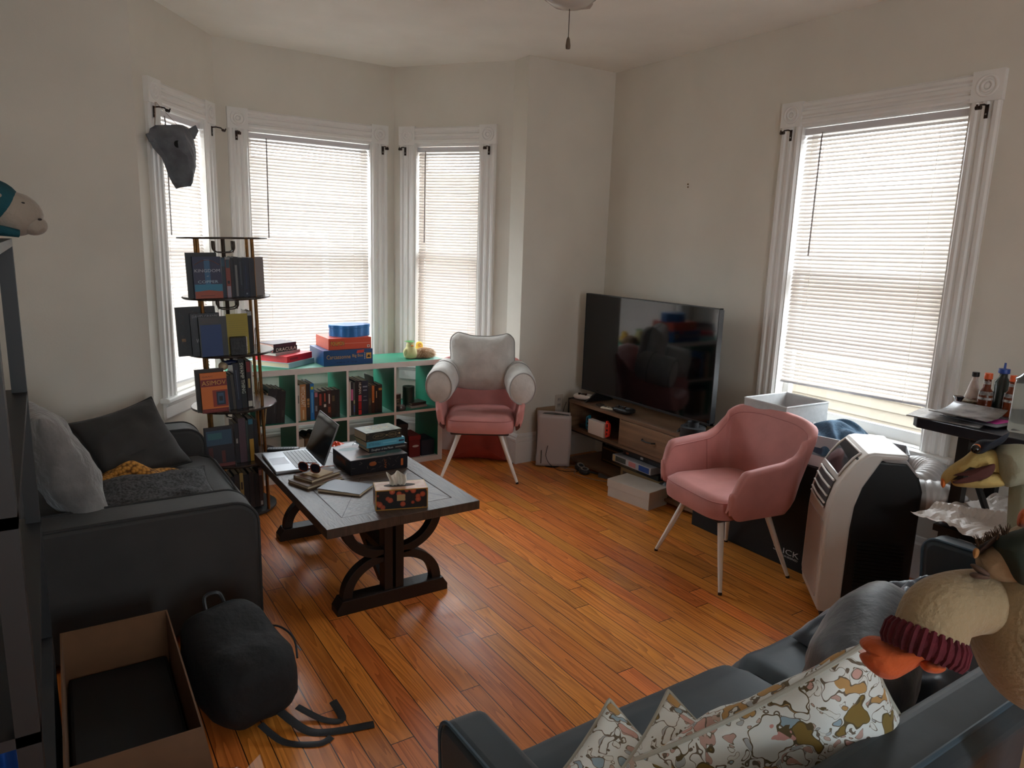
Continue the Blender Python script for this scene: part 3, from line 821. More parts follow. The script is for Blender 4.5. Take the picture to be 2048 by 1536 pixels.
# ---------------------------------------------------------------- white cube shelf unit with green inside
def cube_shelf():
    x0, x1, yf, yb, h = .955, 2.425, 4.63, 5.02, .77
    t = thing('cube_shelf', 'long low white shelf unit of eight cubbies with green inner faces, under the bay windows', 'shelf')
    T = .038; T2 = .016
    def pan(nm, a):
        m = MB(); m.box(*a)
        # faces: white on the front edge (-y); green elsewhere
        o = m.build(nm, [M_white, M_green], t)
        for p in o.data.polygons:
            if p.normal.y > -.5: p.material_index = 1
        return o
    o = pan('top_panel', (x0, x1, yf, yb, h - T, h))
    o = pan('bottom_panel', (x0 + T, x1 - T, yf, yb, 0, T))
    for p in o.data.polygons: p.material_index = 0
    for (a, b) in ((x0, x0 + T), (x1 - T, x1)):
        o = pan('side_panel', (a, b, yf, yb, 0, h - T))
        for p in o.data.polygons:
            if abs(p.normal.x) > .5 and ((a == x0 and p.normal.x < 0) or (a > x0 and p.normal.x > 0)): p.material_index = 0
    cell = (x1 - x0 - 2 * T - 3 * T2) / 4
    xs = []
    for i in range(3):
        a = x0 + T + cell * (i + 1) + T2 * i; xs.append((a, a + T2))
        pan('divider', (a, a + T2, yf, yb, T, h - T))
    a = x0 + T
    for i in range(4):
        pan('middle_shelf', (a, a + cell, yf, yb, .385 - T2 / 2 + .008, .385 + T2 / 2 + .012)); a += cell + T2
    return [(x0 + T + i * (cell + T2), x0 + T + i * (cell + T2) + cell) for i in range(4)]
CELLS = cube_shelf(); SHZ = .405; SHB = .038; SHF = 4.63

# ---------------------------------------------------------------- television and stand
def tv():
    t = thing('television', 'large flat black television standing on the wood-look stand', 'television')
    x = 3.35; y1, y0, z0, z1 = 4.135, 2.875, .562, 1.283
    s = MB(); s.box(x, x + .012, y0 + .006, y1 - .006, z0 + .014, z1 - .006); s.build('screen', mat('tv_screen', (5, 5, 7), .06, spec=.6), t)
    b = MB()
    b.box(x - .002, x + .03, y0, y0 + .006, z0, z1); b.box(x - .002, x + .03, y1 - .006, y1, z0, z1); b.box(x - .002, x + .03, y0, y1, z1 - .006, z1); b.box(x - .003, x + .03, y0, y1, z0, z0 + .014)
    b.box(x + .012, x + .05, y0 + .01, y1 - .01, z0 + .01, z1 - .01); b.build('bezel', M_blackp, t)
    c = MB(); c.box(x + .05, x + .085, y0 + .25, y1 - .25, z0 + .03, z0 + .40); c.build('rear_housing', M_blackp, t, bevel=.01)
    for yy in (y0 + .17, y1 - .17):
        f = MB(); f.prism([(x - .10, .500), (x - .095, .506), (x + .02, .575), (x + .045, .575), (x + .16, .506), (x + .165, .500)], yy - .008, yy + .008, 'y'); f.build('foot', M_blackp, t)
tv()
def tv_stand():
    t = thing('tv_stand', 'low greyish wood tv stand with open cubby, drawer and black metal sides', 'tv stand')
    xf, xb, ya, yz, h = 3.22, 3.60, 4.125, 2.80, .498
    m = MB(); m.box(xf, xb, yz + .01, ya - .01, h - .024, h); m.build('top_board', M_oak, t, bevel=.001)
    m = MB(); m.box(xf + .004, xb, yz + .01, ya - .01, .272, .292); m.build('shelf_board', M_oak, t)
    for (a, b) in ((ya - .028, ya - .012), (3.535, 3.552), (2.958, 2.974), (yz + .012, yz + .028)):
        m = MB(); m.box(xf + .004, xb, a, b, .292, h - .024); m.build('divider', M_oak, t)
    m = MB(); m.box(xb - .008, xb, yz + .02, ya - .02, .292, h - .024); m.build('back_panel', mat('back_board', (50, 40, 32), .8), t)
    d = MB(); d.box(xf - .002, xf + .016, 2.978, 3.531, .296, h - .028); do = d.build('drawer', M_oak, t, bevel=.0015)
    hd = MB(); hd.tube([(xf - .002, 3.315, .386), (xf - .022, 3.300, .386), (xf - .026, 3.255, .384), (xf - .022, 3.21, .386), (xf - .002, 3.195, .386)], .0055, 8); hd.build('handle', M_blackm, do)
    for yy in (ya - .010, yz):
        for (a, b) in ((xf, xf + .02), (xb - .02, xb)):
            m = MB(); m.box(a, b, yy - .001, yy + .012, 0, h + .002); m.build('leg', M_blackm, t)
        m = MB(); m.box(xf, xb, yy - .001, yy + .012, h - .004, h + .006); m.build('top_rail', M_blackm, t)
        m = MB(); m.box(xf, xb, yy, yy + .011, .02, .04); m.build('low_rail', M_blackm, t)
    m = MB(); m.box(xf + .002, xb, yz + .01, ya - .01, .262, .272); m.build('shelf_rail', M_blackm, t)
    m = MB(); m.box(xf + .01, xb - .01, yz + .012, ya - .012, .03, .045); m.build('bottom_board', M_oak, t)
tv_stand()

# ---------------------------------------------------------------- portable air conditioner
def ac_unit():
    # local : x along front width, y depth backwards (away from the front face), z up
    A = Vector((2.785, 1.705)); tx = Vector((.70, .715)); ty = Vector((.715, -.70))
    M = Matrix(((tx.x, ty.x, 0, A.x), (tx.y, ty.y, 0, A.y), (0, 0, 1, 0), (0, 0, 0, 1)))
    t = thing('air_conditioner', 'white and black portable air conditioner with a dark display panel on its slanted top', 'air conditioner', M=M)
    W_ = .345; Mw = mat('ac_white', (212, 206, 200), .35); Mb = mat('ac_black', (9, 10, 12), .5); Mg = mat('ac_grey', (120, 116, 118), .4)
    sh = MB()
    # side profile (y,z) of the white front shell
    outer = [(.012, .045), (.0, .12), (.0, .44), (.006, .54), (.028, .63), (.062, .70), (.10, .755), (.14, .792), (.165, .800), (.30, .800)]
    inner = [(.30, .775), (.20, .770), (.175, .72), (.135, .64), (.112, .55), (.105, .45), (.105, .12), (.10, .045)]
    sh.prism([(a, b) for a, b in outer + inner], 0, W_, 'x'); sh.build('front_shell', Mw, t, bevel=.012, bseg=3)
    # recessed lower panel
    rp = MB(); rp.box(.035, W_ - .035, -.003, .004, .10, .46); rp.build('lower_panel', mat('ac_panel', (190, 180, 178), .4), t, bevel=.003)
    # sloped area: louvres and display
    def slope(k):  # point on sloped profile between (.006,.54) and (.14,.79)
        P = [(.004, .50), (.008, .545), (.028, .628), (.062, .698), (.10, .752), (.14, .790)]
        i = k * (len(P) - 1); a = int(min(i, len(P) - 2)); q = i - a
        return P[a][0] * (1 - q) + P[a + 1][0] * q, P[a][1] * (1 - q) + P[a + 1][1] * q
    lb = MB()
    def back(u, v):
        y, z = slope(.06 + .40 * v); return (.05 + u * (W_ - .10), y - .0055, z + .002)
    lb.grid(back, 6, 8); lb.build('louvre_recess', mat('ac_recess', (70, 66, 68), .6), t)
    for i in range(5):
        k = .08 + i * .092; y, z = slope(k)
        l = MB(); l.tube([(.052, y - .010, z + .004), (W_ / 2, y - .014, z + .004), (W_ - .052, y - .010, z + .004)], .005, 8); l.build('louvre', Mw, t)
    ds = MB()
    def dsp(u, v):
        y, z = slope(.52 + .42 * v); return (.048 + u * (W_ - .096), y - .0065, z + .004)
    ds.grid(dsp, 6, 8); ds.build('display_panel', mat('ac_display', (34, 36, 42), .08), t)
    fr = MB(); F4 = [dsp(0, 0), dsp(0, .33), dsp(0, .66), dsp(0, 1), dsp(.5, 1), dsp(1, 1), dsp(1, .66), dsp(1, .33), dsp(1, 0), dsp(.5, 0)]
    fr.tube(F4, .005, 6, closed=True); fr.build('display_frame', Mw, t)
    # black body
    bd = MB(); bd.prism([(.10, .035), (.37, .035), (.375, .10), (.375, .64), (.355, .70), (.30, .765), (.10, .765)], .008, W_ - .008, 'x'); bd.build('rear_body', Mb, t, bevel=.014, bseg=3)
    tp = MB(); tp.prism([(.16, .764), (.16, .785), (.29, .782), (.352, .708), (.345, .70), (.30, .764)], .012, W_ - .012, 'x'); tp.build('top_cover', mat('ac_top', (200, 196, 196), .25), t, bevel=.004)
    gr = MB()
    for i in range(16):
        z = .13 + i * .017
        gr.tube([(.004, .145, z), (.004, .335, z)], .0042, 6)
    gr.build('side_grille', Mb, t)
    ud = MB(); ud.text('CC', .04, Matrix(((1, 0, 0, W_ * .52), (0, 0, 1, -.0035), (0, 1, 0, .17), (0, 0, 0, 1))), fit=(.05, .016)); ud.build('badge', mat('ac_badge', (220, 214, 212), .3), t)
    for (x, y) in ((.04, .05), (W_ - .04, .05), (.04, .33), (W_ - .04, .33)):
        c = MB(); c.tube([(x - .012, y, .02), (x + .012, y, .02)], .02, 12); c.tube([(x, y, .02), (x, y, .045)], .008, 8); c.build('caster', M_blackp, t)
    # exhaust spigot on the back
    return M
MAC = ac_unit()
def hose(label, P, r, collar=None):
    P = catmull(P, 14); n = len(P)
    # resample uniformly
    V = [Vector(p) for p in P]; L = [0]
    for i in range(1, n): L.append(L[-1] + (V[i] - V[i - 1]).length)
    step = .0055; out = []; rr = []
    k = int(L[-1] / step); j = 0
    for i in range(k):
        d = i * step
        while L[j + 1] < d: j += 1
        q = (d - L[j]) / max(1e-9, L[j + 1] - L[j]); out.append(V[j].lerp(V[j + 1], q)); rr.append(r * (1 + (.055 if i % 4 in (1, 2) else -.02)))
    t = thing('exhaust_hose', label, 'hose')
    h = MB(); h.tube(out, rr, 26, caps=False); h.build('corrugated_tube', mat('hose_plastic', (196, 192, 190), .35), t, sharp=80)
    c = MB(); a = Vector(P[0]); b = Vector(P[2]); d = (b - a).normalized()
    c.tube([a - d * .045, a + d * .005], r * 1.06, 26); c.build('collar', mat('hose_collar', (150, 146, 142), .4), t)
def acp(x, y, z): 
    v = MAC @ Vector((x, y, z)); return (v.x, v.y, v.z)
hose('white corrugated hose curving down from the back of the air conditioner', [acp(.10, .405, .60), acp(.09, .47, .60), acp(.075, .56, .54), acp(.07, .60, .45), acp(.10, .58, .36), acp(.17, .54, .33)], .066)
hose('white corrugated hose arching from the air conditioner towards the right window', [acp(.26, .41, .57), acp(.27, .47, .60), acp(.36, .53, .625), acp(.47, .50, .61), acp(.56, .46, .57)], .066)

# ---------------------------------------------------------------- black carton with lettering behind the chair
def black_box():
    t = thing('black_carton', 'long black box with white lettering standing under the right window', 'box')
    b = MB(); b.box(3.150, 3.44, 1.97, 2.78, 0, .575); b.build('body', mat('black_card', (9, 10, 11), .65), t, bevel=.004)
    tx = MB(); Mt = Matrix(((0, 0, -1, 3.149), (-1, 0, 0, 2.125), (0, 1, 0, .085), (0, 0, 0, 1)))
    tx.text('SLICK', .05, Mt, fit=(.155, .030)); Mt2 = Matrix(((0, 0, -1, 3.149), (-1, 0, 0, 2.112), (0, 1, 0, .058), (0, 0, 0, 1)))
    tx.text('ENGINEERED', .02, Mt2, fit=(.12, .010)); tx.build('lettering', mat('letter_white', (200, 200, 200), .5), t)
black_box()

# ---------------------------------------------------------------- bar-height table by the right wall
def bar_table():
    t = thing('bar_table', 'tall black bistro table against the right wall, bottles on top', 'table')
    z = .98; M_ = mat('black_table_top', (26, 27, 34), .3)
    m = MB(); m.prism([(2.945, .70), (3.60, .70), (3.60, 1.49), (2.975, 1.49), (2.945, 1.46)], z - .042, z, 'z'); m.build('tabletop', M_, t, bevel=.004)
    for (x, y) in ((3.16, 1.36), (3.52, 1.38), (3.16, .80), (3.52, .80)):
        m = MB(); m.box(x - .022, x + .022, y - .022, y + .022, 0, z - .042); m.build('leg', M_blackm, t)
    m = MB(); m.box(3.18, 3.5, 1.35, 1.38, z - .10, z - .045); m.box(3.15, 3.175, .8, 1.36, z - .1, z - .045); m.box(3.16, 3.52, 1.35, 1.38, .25, .28); m.build('apron', M_blackm, t)
    m = MB(); m.tube([(3.16, 1.36, .86), (3.02, 1.02, .30)], .013, 8); m.build('folding_strut', M_blackm, t)
bar_table()

# ---------------------------------------------------------------- tall black open shelf on the left edge
def black_shelf():
    M_blackm = mat('rack_black', (11, 11, 12), .5)
    t = thing('open_shelf', 'tall black open shelving rack at the left edge, plush toy on top', 'shelf')
    x0, x1, y0, y1, H_ = -.40, -.066, 1.30, 2.385, 1.595
    for (x, y) in ((x0, y0), (x1 - .035, y0), (x0, y1 - .05), (x1 - .035, y1 - .05)):
        m = MB(); m.box(x, x + .035, y, y + .05, 0, H_ - .02); m.build('post', M_blackm, t)
    for z in (.10, .44, .80, 1.18, H_):
        m = MB(); m.box(x0, x1, y0, y1, z - .02, z); m.build('shelf_board', mat('black_board', (24, 25, 28), .45), t)
    m = MB(); m.box(x0 + .03, x1 - .034, y1 - .03, y1 - .02, .1, .42); m.build('end_panel', M_blackm, t)
black_shelf()

# ---------------------------------------------------------------- revolving book tower
TW_LEAN = radians(1.5)
TWM = frame((.895, 4.30, 0), 0) @ Matrix.Rotation(-TW_LEAN, 4, 'Y')
TZ = [.03, .335, .655, .970, 1.285]
def tower():
    t = thing('book_tower', 'tall round revolving book rack with brass posts and dark discs beside the sofa', 'bookcase', M=TWM)
    Md = mat('dark_disc', (44, 34, 30), .22, spec=.6); Mbr = mat('antique_brass', (120, 84, 44), .35, metal=.75, var=.2, vscale=30); Mw = mat('dark_wire', (52, 40, 30), .4, metal=.6)
    R = .236
    for z in TZ[1:]:
        d = MB(); d.lathe([(0.0, 0), (R - .004, 0), (R, .004), (R, .009), (R - .004, .013), (0, .013)], 48, (0, 0, z - .013)); d.build('disc', Md, t, sharp=35)
    b = MB(); b.lathe([(0, 0), (.19, 0), (.20, .01), (.20, .022), (.18, .034), (.03, .04), (0, .04)], 40, (0, 0, 0)); b.build('base', mat('base_grey', (48, 47, 48), .5), t, sharp=35)
    rg = MB(); rg.lathe([(R - .006, 0), (R, .0), (R, .007), (R - .006, .007), (R - .006, 0)], 48, (0, 0, 1.60)); rg.build('top_ring', Mw, t, sharp=30)
    ang = [radians(a) for a in (-142, -52, 38, 128)]
    for a in ang:
        p = MB(); x, y = cos(a) * .196, sin(a) * .196; p.tube([(x, y, .02), (x, y, 1.607)], .0095, 12); p.build('post', Mbr, t)
    ax = MB(); ax.tube([(0, 0, .03), (0, 0, 1.60)], .011, 10); ax.build('axle', Mw, t)
    for lvl in range(4):
        z0 = TZ[lvl + 1]; zt = (TZ + [1.60])[lvl + 2] - .013
        for k in range(4):
            a0 = ang[k]
            # front guard wire : runs from the post sideways then down to the disc
            u = Vector((cos(a0), sin(a0), 0)); n = Vector((-sin(a0), cos(a0), 0))
            w = MB(); p0 = u * .196; e = (Vector((cos(ang[(k + 1) % 4]), sin(ang[(k + 1) % 4]), 0)) * .196 - p0).normalized()
            zz = z0 + .125
            P = [p0 + Vector((0, 0, zz)), p0 + e * .10 + Vector((0, 0, zz)), p0 + e * .122 + Vector((0, 0, zz - .008)), p0 + e * .132 + Vector((0, 0, zz - .028)), p0 + e * .136 + Vector((0, 0, z0))]
            w.tube(catmull(P, 5), .0032, 6); w.build('guard_wire', Mbr, t)
            # hanging U wire at the back of each bay, under the disc above
            q = MB(); c = e.cross(Vector((0, 0, 1))) * .0
            pa = p0 + e * .075 - (p0 + e * .139) * .0; off = -Vector((0, 0, 0))
            cc = (p0 + e * .139) * .35
            A_ = cc - e * .055; B_ = cc + e * .055
            P = [A_ + Vector((0, 0, zt)), A_ + Vector((0, 0, zt - .04)), A_ + e * .012 + Vector((0, 0, zt - .056)), A_ + e * .03 + Vector((0, 0, zt - .062)), B_ - e * .03 + Vector((0, 0, zt - .062)), B_ - e * .012 + Vector((0, 0, zt - .056)), B_ + Vector((0, 0, zt - .04)), B_ + Vector((0, 0, zt))]
            q.tube(catmull(P, 4), .0038, 6); q.build('hanging_wire', Mw, t)
tower()

# ---------------------------------------------------------------- ceiling fan (only its light and one blade tip are in view)
def fan():
    cx, cy = 1.638, 2.20
    t = thing('ceiling_fan', 'white ceiling fan with glass light bowl and pull chain, cut by the top edge', 'ceiling fan', loc=(cx, cy, 0))
    m = MB(); m.lathe([(0, H), (.07, H), (.075, H - .03), (.02, H - .05), (.02, H - .17), (.09, H - .18), (.11, H - .22), (.11, H - .29), (.06, H - .31), (.06, H - .33), (0, H - .33)], 28); m.build('motor_housing', mat('fan_white', (200, 196, 190), .4), t, sharp=35)
    g = MB(); g.lathe([(.10, H - .325), (.112, H - .34), (.112, H - .36), (.095, H - .395), (.06, H - .42), (.02, H - .43), (0, H - .431)], 30); g.build('glass_bowl', mat('fan_glass', (196, 194, 186), .12), t, sharp=60)
    for k in range(5):
        a = radians(50 + 72 * k + FAN_A)
        bl = MB(frame((0, 0, H - .255), a)); bl.prism([(.20, -.055), (.52, -.068), (.575, -.055), (.59, 0), (.575, .055), (.52, .068), (.20, .055)], -.004, .004, 'z'); bl.build('blade', mat('fan_blade', (176, 164, 154), .5), t, bevel=.002)
        br = MB(frame((0, 0, H - .262), a)); br.box(.09, .24, -.02, .02, -.004, .004); br.build('blade_iron', mat('fan_white', (200, 196, 190), .4), t)
    c = MB(); c.tube([(.0, .0, H - .42), (.0, .0, H - .525)], .0016, 6); co = c.build('pull_chain', mat('chain_dark', (70, 66, 60), .5, metal=.5), t)
    k = MB(); k.lathe([(0, 0), (.008, .002), (.009, .012), (.006, .034), (.002, .042), (0, .042)], 12, (.0, .0, H - .565)); k.build('chain_pull', mat('pull_wood', (90, 74, 58), .5), co)
FAN_A = 0
fan()
# ---------------------------------------------------------------- helpers for items
def at(x, y, d):
    """point seen at photo position (x, y), d metres from the camera"""
    r = F_ * 1424.1 + R_ * (x - 1024) - U_ * (y - 768); r.normalize()
    return Vector((0, 0, 1.625)) + r * d
M_page = mat('book_pages', (196, 180, 152), .85, var=.08, vscale=60, stretch=(1, 1, 30))
M_pagew = mat('white_pages', (214, 208, 196), .85)
def cmat(rgb, rough=.45):
    return mat('cover_%d_%d_%d' % rgb, rgb, rough)
def book(label, M, L, D, T, rgb, group=None, bands=(), title=None, trgb=(220, 215, 200), tfit=None, tdir='down', pages=None,
         cover=None, front=None, name='book', cat='book', rough=.45, tsize=.7):
    """L along local X (spine length), D along Y (depth, spine at y=0 facing -Y), T along Z"""
    mats = [cmat(rgb, rough)]
    mb = MB(); b = .0022 if T < .02 else .003
    mb.box(0, L, 0, b, 0, T); mb.box(0, L, b, D, 0, b); mb.box(0, L, b, D, T - b, T)
    for (a0, a1, c, *ins) in bands:            # coloured bands on the spine
        i = ins[0] if ins else 0.0
        mats.append(cmat(c)); mb.box(a0 * L, a1 * L, -.0005, 0, T * i, T * (1 - i), len(mats) - 1)
    if title:
        mats.append(cmat(trgb))
        c = (tfit or (.1, .9)); w_ = (c[1] - c[0]) * L
        X = L * (c[0] + c[1]) / 2
        if tdir == 'down': MT = Matrix(((-1, 0, 0, X), (0, 0, -1, -.0006), (0, -1, 0, T / 2), (0, 0, 0, 1)))
        else: MT = Matrix(((1, 0, 0, X), (0, 0, -1, -.0006), (0, 1, 0, T / 2), (0, 0, 0, 1)))
        mb.text(title, .02, MT, len(mats) - 1, depth=.0003, fit=(w_, T * tsize))
    if front: front(mb, mats, L, D, T)
    o = mb.build(name, mats)
    o.matrix_world = M
    tag(o, label, cat, group)
    p = MB(); p.box(.003, L - .003, b * .5, D - .003, b * .9, T - b * .9); p.build('pages', pages or M_page, o)
    return o
def UP(x_right, y, z, lean=0.0, base=None):
    """matrix of an upright book whose right edge stands at x_right, spine towards -Y"""
    M = Matrix(((0, 0, -1, x_right), (0, 1, 0, y), (1, 0, 0, z), (0, 0, 0, 1)))
    if lean: M = Matrix.Translation((x_right, y, z)) @ Matrix.Rotation(lean, 4, 'Y') @ Matrix.Translation((-x_right, -y, -z)) @ M
    return (base @ M) if base is not None else M
ORD = ['first', 'second', 'third', 'fourth', 'fifth', 'sixth', 'seventh', 'eighth', 'ninth', 'tenth', 'eleventh', 'twelfth', 'thirteenth', 'fourteenth', 'fifteenth']
def row(items, x, y, z, where, group, base=None, lean=0.0):
    for i, it in enumerate(items):
        T, Lh, D, rgb, nm = it[:5]; kw = it[5] if len(it) > 5 else {}
        kw = dict(kw); dy = kw.pop('dy', 0.0); ln = kw.pop('lean', lean)
        lab = '%s, %s from left %s' % (nm, ORD[i], where)
        book(lab, UP(x + T, y + dy, z, ln, base), Lh, D, T, rgb, group, **kw)
        x += T + .0012
    return x

# ---------------------------------------------------------------- books in the cube shelf
K0, K1, K2, K3 = CELLS
yb_ = SHF + .035
row([
 (.024, .20, .15, (52, 44, 38), 'worn brown paperback', {}),
 (.022, .21, .15, (40, 36, 34), 'dark grey paperback with cream page edge', {'lean': .10, 'bands': [(0, 1, (168, 146, 106), .36)]}),
 (.020, .21, .15, (34, 34, 36), 'dark paperback with a pale stripe', {'lean': .10, 'bands': [(0, 1, (182, 156, 108), .38)]}),
 (.030, .24, .17, (24, 25, 28), 'thick black hardcover', {'lean': .09}),
 (.028, .235, .17, (28, 29, 33), 'black hardcover with faint lettering bar', {'lean': .08, 'bands': [(.3, .8, (62, 62, 64), .4)]}),
 (.026, .23, .16, (22, 22, 24), 'narrow black hardcover', {'lean': .08}),
 (.028, .215, .15, (30, 28, 30), 'short black paperback', {'lean': .07, 'bands': [(.2, .4, (58, 54, 52), .3)]}),
 ], K0[0] + .085, yb_, SHZ, 'in the far left cubby', 'books in the far left cubby')
row([
 (.020, .245, .18, (182, 180, 172), 'white hardcover', {'bands': [(.5, .72, (110, 110, 108), .3)]}),
 (.040, .250, .19, (176, 122, 72), 'thick tan hardcover with white lettering', {'title': 'WITCHCRAFT', 'tfit': (.38, .95), 'bands': [(.05, .3, (206, 178, 140), .38)]}),
 (.026, .250, .18, (30, 26, 26), 'black book with gold emblems', {'bands': [(.42, .50, (150, 112, 66), .2), (.52, .60, (160, 120, 70), .2), (.36, .40, (140, 104, 60), .25)]}),
 (.026, .250, .18, (22, 110, 176), 'bright blue book with green and yellow crest', {'bands': [(.84, .92, (172, 186, 60), .15), (.2, .76, (90, 160, 200), .36)]}),
 (.026, .190, .12, (58, 44, 48), 'short dark paperback with pink top', {'bands': [(.82, .98, (176, 110, 122), .15), (.3, .5, (120, 124, 130), .25)]}),
 (.030, .190, .12, (34, 22, 22), 'short dark paperback with a red spine panel', {'bands': [(.5, .92, (150, 52, 40), .25)]}),
 (.030, .192, .12, (36, 24, 22), 'short dark paperback with a narrow red title', {'bands': [(.62, .92, (170, 70, 44), .35), (.42, .52, (200, 190, 180), .25)]}),
 (.028, .196, .12, (60, 26, 24), 'maroon paperback with white title', {'bands': [(.52, .86, (196, 188, 178), .36), (.2, .4, (120, 58, 40), .2)]}),
 (.028, .194, .12, (32, 28, 26), 'short black paperback with olive emblem', {'bands': [(.6, .8, (92, 76, 48), .2)]}),
 (.030, .194, .12, (26, 25, 27), 'short plain black paperback', {}),
 ], K1[0] + .004, yb_, SHZ, 'in the second cubby', 'books in the second cubby')
row([
 (.012, .238, .18, (186, 92, 46), 'thin orange book', {}),
 (.009, .240, .18, (206, 200, 190), 'very thin white book', {}),
 (.018, .240, .18, (30, 26, 32), 'black book with a pink block', {'bands': [(.45, .78, (196, 96, 140), .1)]}),
 (.010, .235, .18, (84, 88, 84), 'thin book with patterned spine', {'bands': [(.1, .3, (70, 90, 150), .1), (.36, .46, (180, 176, 130), .1)]}),
 (.022, .245, .19, (22, 21, 24), 'plain black book', {}),
 (.026, .243, .19, (34, 24, 26), 'black book with red and white lettering', {'bands': [(.0, .14, (212, 38, 42), .06), (.16, .38, (168, 26, 34), .06), (.40, .58, (206, 80, 92), .06)], 'title': 'HUMAN', 'tfit': (.62, .95)}),
 (.046, .243, .19, (36, 46, 64), 'wide navy hardcover with pale lettering', {'bands': [(.80, .84, (140, 152, 166), .15), (.70, .73, (130, 142, 156), .2), (.52, .54, (110, 122, 136), .25), (.40, .43, (110, 122, 136), .15)]}),
 (.023, .205, .14, (52, 54, 50), 'olive grey paperback', {'bands': [(.3, .55, (84, 84, 72), .2)]}),
 (.024, .205, .14, (60, 34, 26), 'brown paperback with an orange top', {'bands': [(.45, .98, (196, 112, 52), .15), (.38, .44, (214, 160, 100), .25)]}),
 (.024, .200, .14, (28, 27, 30), 'black paperback with a cream bar', {'bands': [(.55, .8, (184, 150, 112), .36)]}),
 (.030, .205, .14, (30, 24, 22), 'dark paperback with a small gold block', {'bands': [(.80, .88, (180, 126, 62), .1)]}),
 (.008, .250, .16, (60, 56, 54), 'tall thin dark board book', {'lean': -.16, 'dy': .09}),
 ], K2[0] + .003, yb_, SHZ, 'in the third cubby', 'books in the third cubby')

# jars and boxes in the right-hand cubbies
def jar(label, x, y, z, r, h, rgb, kind):
    t = thing('candle_jar', label, 'jar', loc=(x, y, z))
    if kind == 'dark':
        b = MB(); b.lathe([(0, 0), (r, 0), (r, h), (r - .002, h), (r - .002, .01), (0, .01)], 24); b.build('glass', mat('label_jar_glass', (58, 48, 44), .15), t, sharp=40)
        l = MB(); l.lathe([(r + .0006, h * .2), (r + .0006, h * .72)], 24); l.build('paper_label', mat('jar_label', (34, 30, 30), .6, rgb2=(150, 130, 100), vscale=60), t)
        k = MB(); k.lathe([(0, h), (r * .98, h), (r * .98, h + .006), (0, h + .008)], 24); k.build('lid', mat('tin_lid', (170, 164, 158), .3, metal=.8), t, sharp=40)
    elif kind == 'open':
        b = MB(); b.lathe([(0, 0), (r, 0), (r, h), (r - .003, h), (r - .003, .012), (0, .012)], 28); b.build('glass', mat('frosted_glass', (96, 118, 104), .3, trans=.85), t, sharp=40)
        w = MB(); w.lathe([(0, .014), (r - .004, .014), (r - .004, h * .34), (0, h * .33)], 24); w.build('wax', mat('red_wax', (122, 58, 48), .6), t, sharp=40)
    else:
        b = MB(); b.lathe([(0, 0), (r * .9, 0), (r, .008), (r, h * .8), (r * .92, h), (0, h)], 28); b.build('tin', mat('low_glass_tin', (88, 92, 92), .15, metal=.4), t, sharp=40)
        k = MB(); k.lathe([(0, h), (r * .8, h), (r * .8, h + .004), (0, h + .005)], 24); k.build('lid', mat('tin_lid', (170, 164, 158), .3, metal=.8), t, sharp=40)
jar('small dark labelled jar with a metal lid in the right-hand upper cubby', K3[0] + .055, SHF + .12, SHZ, .032, .105, 0, 'dark')
jar('low round tin at the front of the right-hand upper cubby', K3[0] + .055, SHF + .05, SHZ, .040, .032, 0, 'low')
jar('tall frosted candle glass with red wax in the right-hand upper cubby', K3[0] + .165, SHF + .15, SHZ, .044, .150, 0, 'open')
book('small pale notebook lying on the right-hand upper cubby floor', Matrix.Translation((K3[0] + .14, SHF + .055, SHZ)) @ Matrix.Rotation(.12, 4, 'Z'), .145, .10, .014, (176, 160, 152), name='notebook', cat='notebook')
book('small dark book lying on the pale notebook in the right-hand cubby', Matrix.Translation((K3[0] + .16, SHF + .07, SHZ + .0145)) @ Matrix.Rotation(.22, 4, 'Z'), .13, .09, .020, (60, 40, 36))
def carton(label, x0, x1, y0, y1, z0, z1, rgb, lid=None, name='box', cat='box'):
    t = thing(name, label, cat)
    b = MB(); b.box(x0, x1, y0, y1, z0, z1 - (.03 if lid else 0)); b.build('body', cmat(rgb, .6), t, bevel=.002)
    if lid:
        l = MB(); l.box(x0 - .003, x1 + .003, y0 - .003, y1 + .003, z1 - .032, z1); l.build('lid', cmat(lid, .6), t, bevel=.002)
    return t
carton('plain black box in the lower right cubby', K3[0] + .01, K3[0] + .11, SHF + .04, SHF + .2, SHB, SHB + .26, (16, 15, 16), (20, 18, 18))
rb = carton('dark red box with a pale oval mark in the lower right cubby', K3[0] + .115, K3[0] + .205, SHF + .025, SHF + .2, SHB, SHB + .165, (112, 22, 24), (128, 26, 28))
m = MB(Matrix.Translation((K3[0] + .165, SHF + .0215, SHB + .085))); m.lathe([(0, 0), (1, 0)], 24, M=Matrix.Rotation(radians(90), 4, 'X') @ Matrix.Diagonal((.026, .009, 1, 1))); m.build('oval_mark', cmat((200, 190, 184)), rb)
carton('dark blue patterned box in the lower right cubby', K3[0] + .215, K3[0] + .325, SHF + .03, SHF + .2, SHB, SHB + .12, (26, 32, 46))
carton('pale storage box in the lower cubby behind the laptop', K1[0] + .004, K1[0] + .05, SHF + .05, SHF + .25, SHB, SHB + .235, (178, 166, 150))
pb = carton('brown patterned box in the lower cubby behind the laptop', K1[0] + .055, K1[0] + .16, SHF + .05, SHF + .25, SHB, SHB + .235, (98, 72, 46))
def bat(label, M):
    t = thing('folded_cloth', label, 'cloth', M=M)
    b = MB()
    def fn(u, v):
        x = u * .17; n_ = 3.5
        return (x, v * .16, .03 * abs(sin(u * pi * n_)) * (1 - .4 * v) - .012 * v)
    b.grid(fn, 28, 6); b.build('cloth', mat('dark_felt', (24, 25, 28), .8), t)
bat('black scalloped cloth over the boxes in the lower cubby behind the laptop', frame((K1[0] + .01, SHF + .04, SHB + .255)))
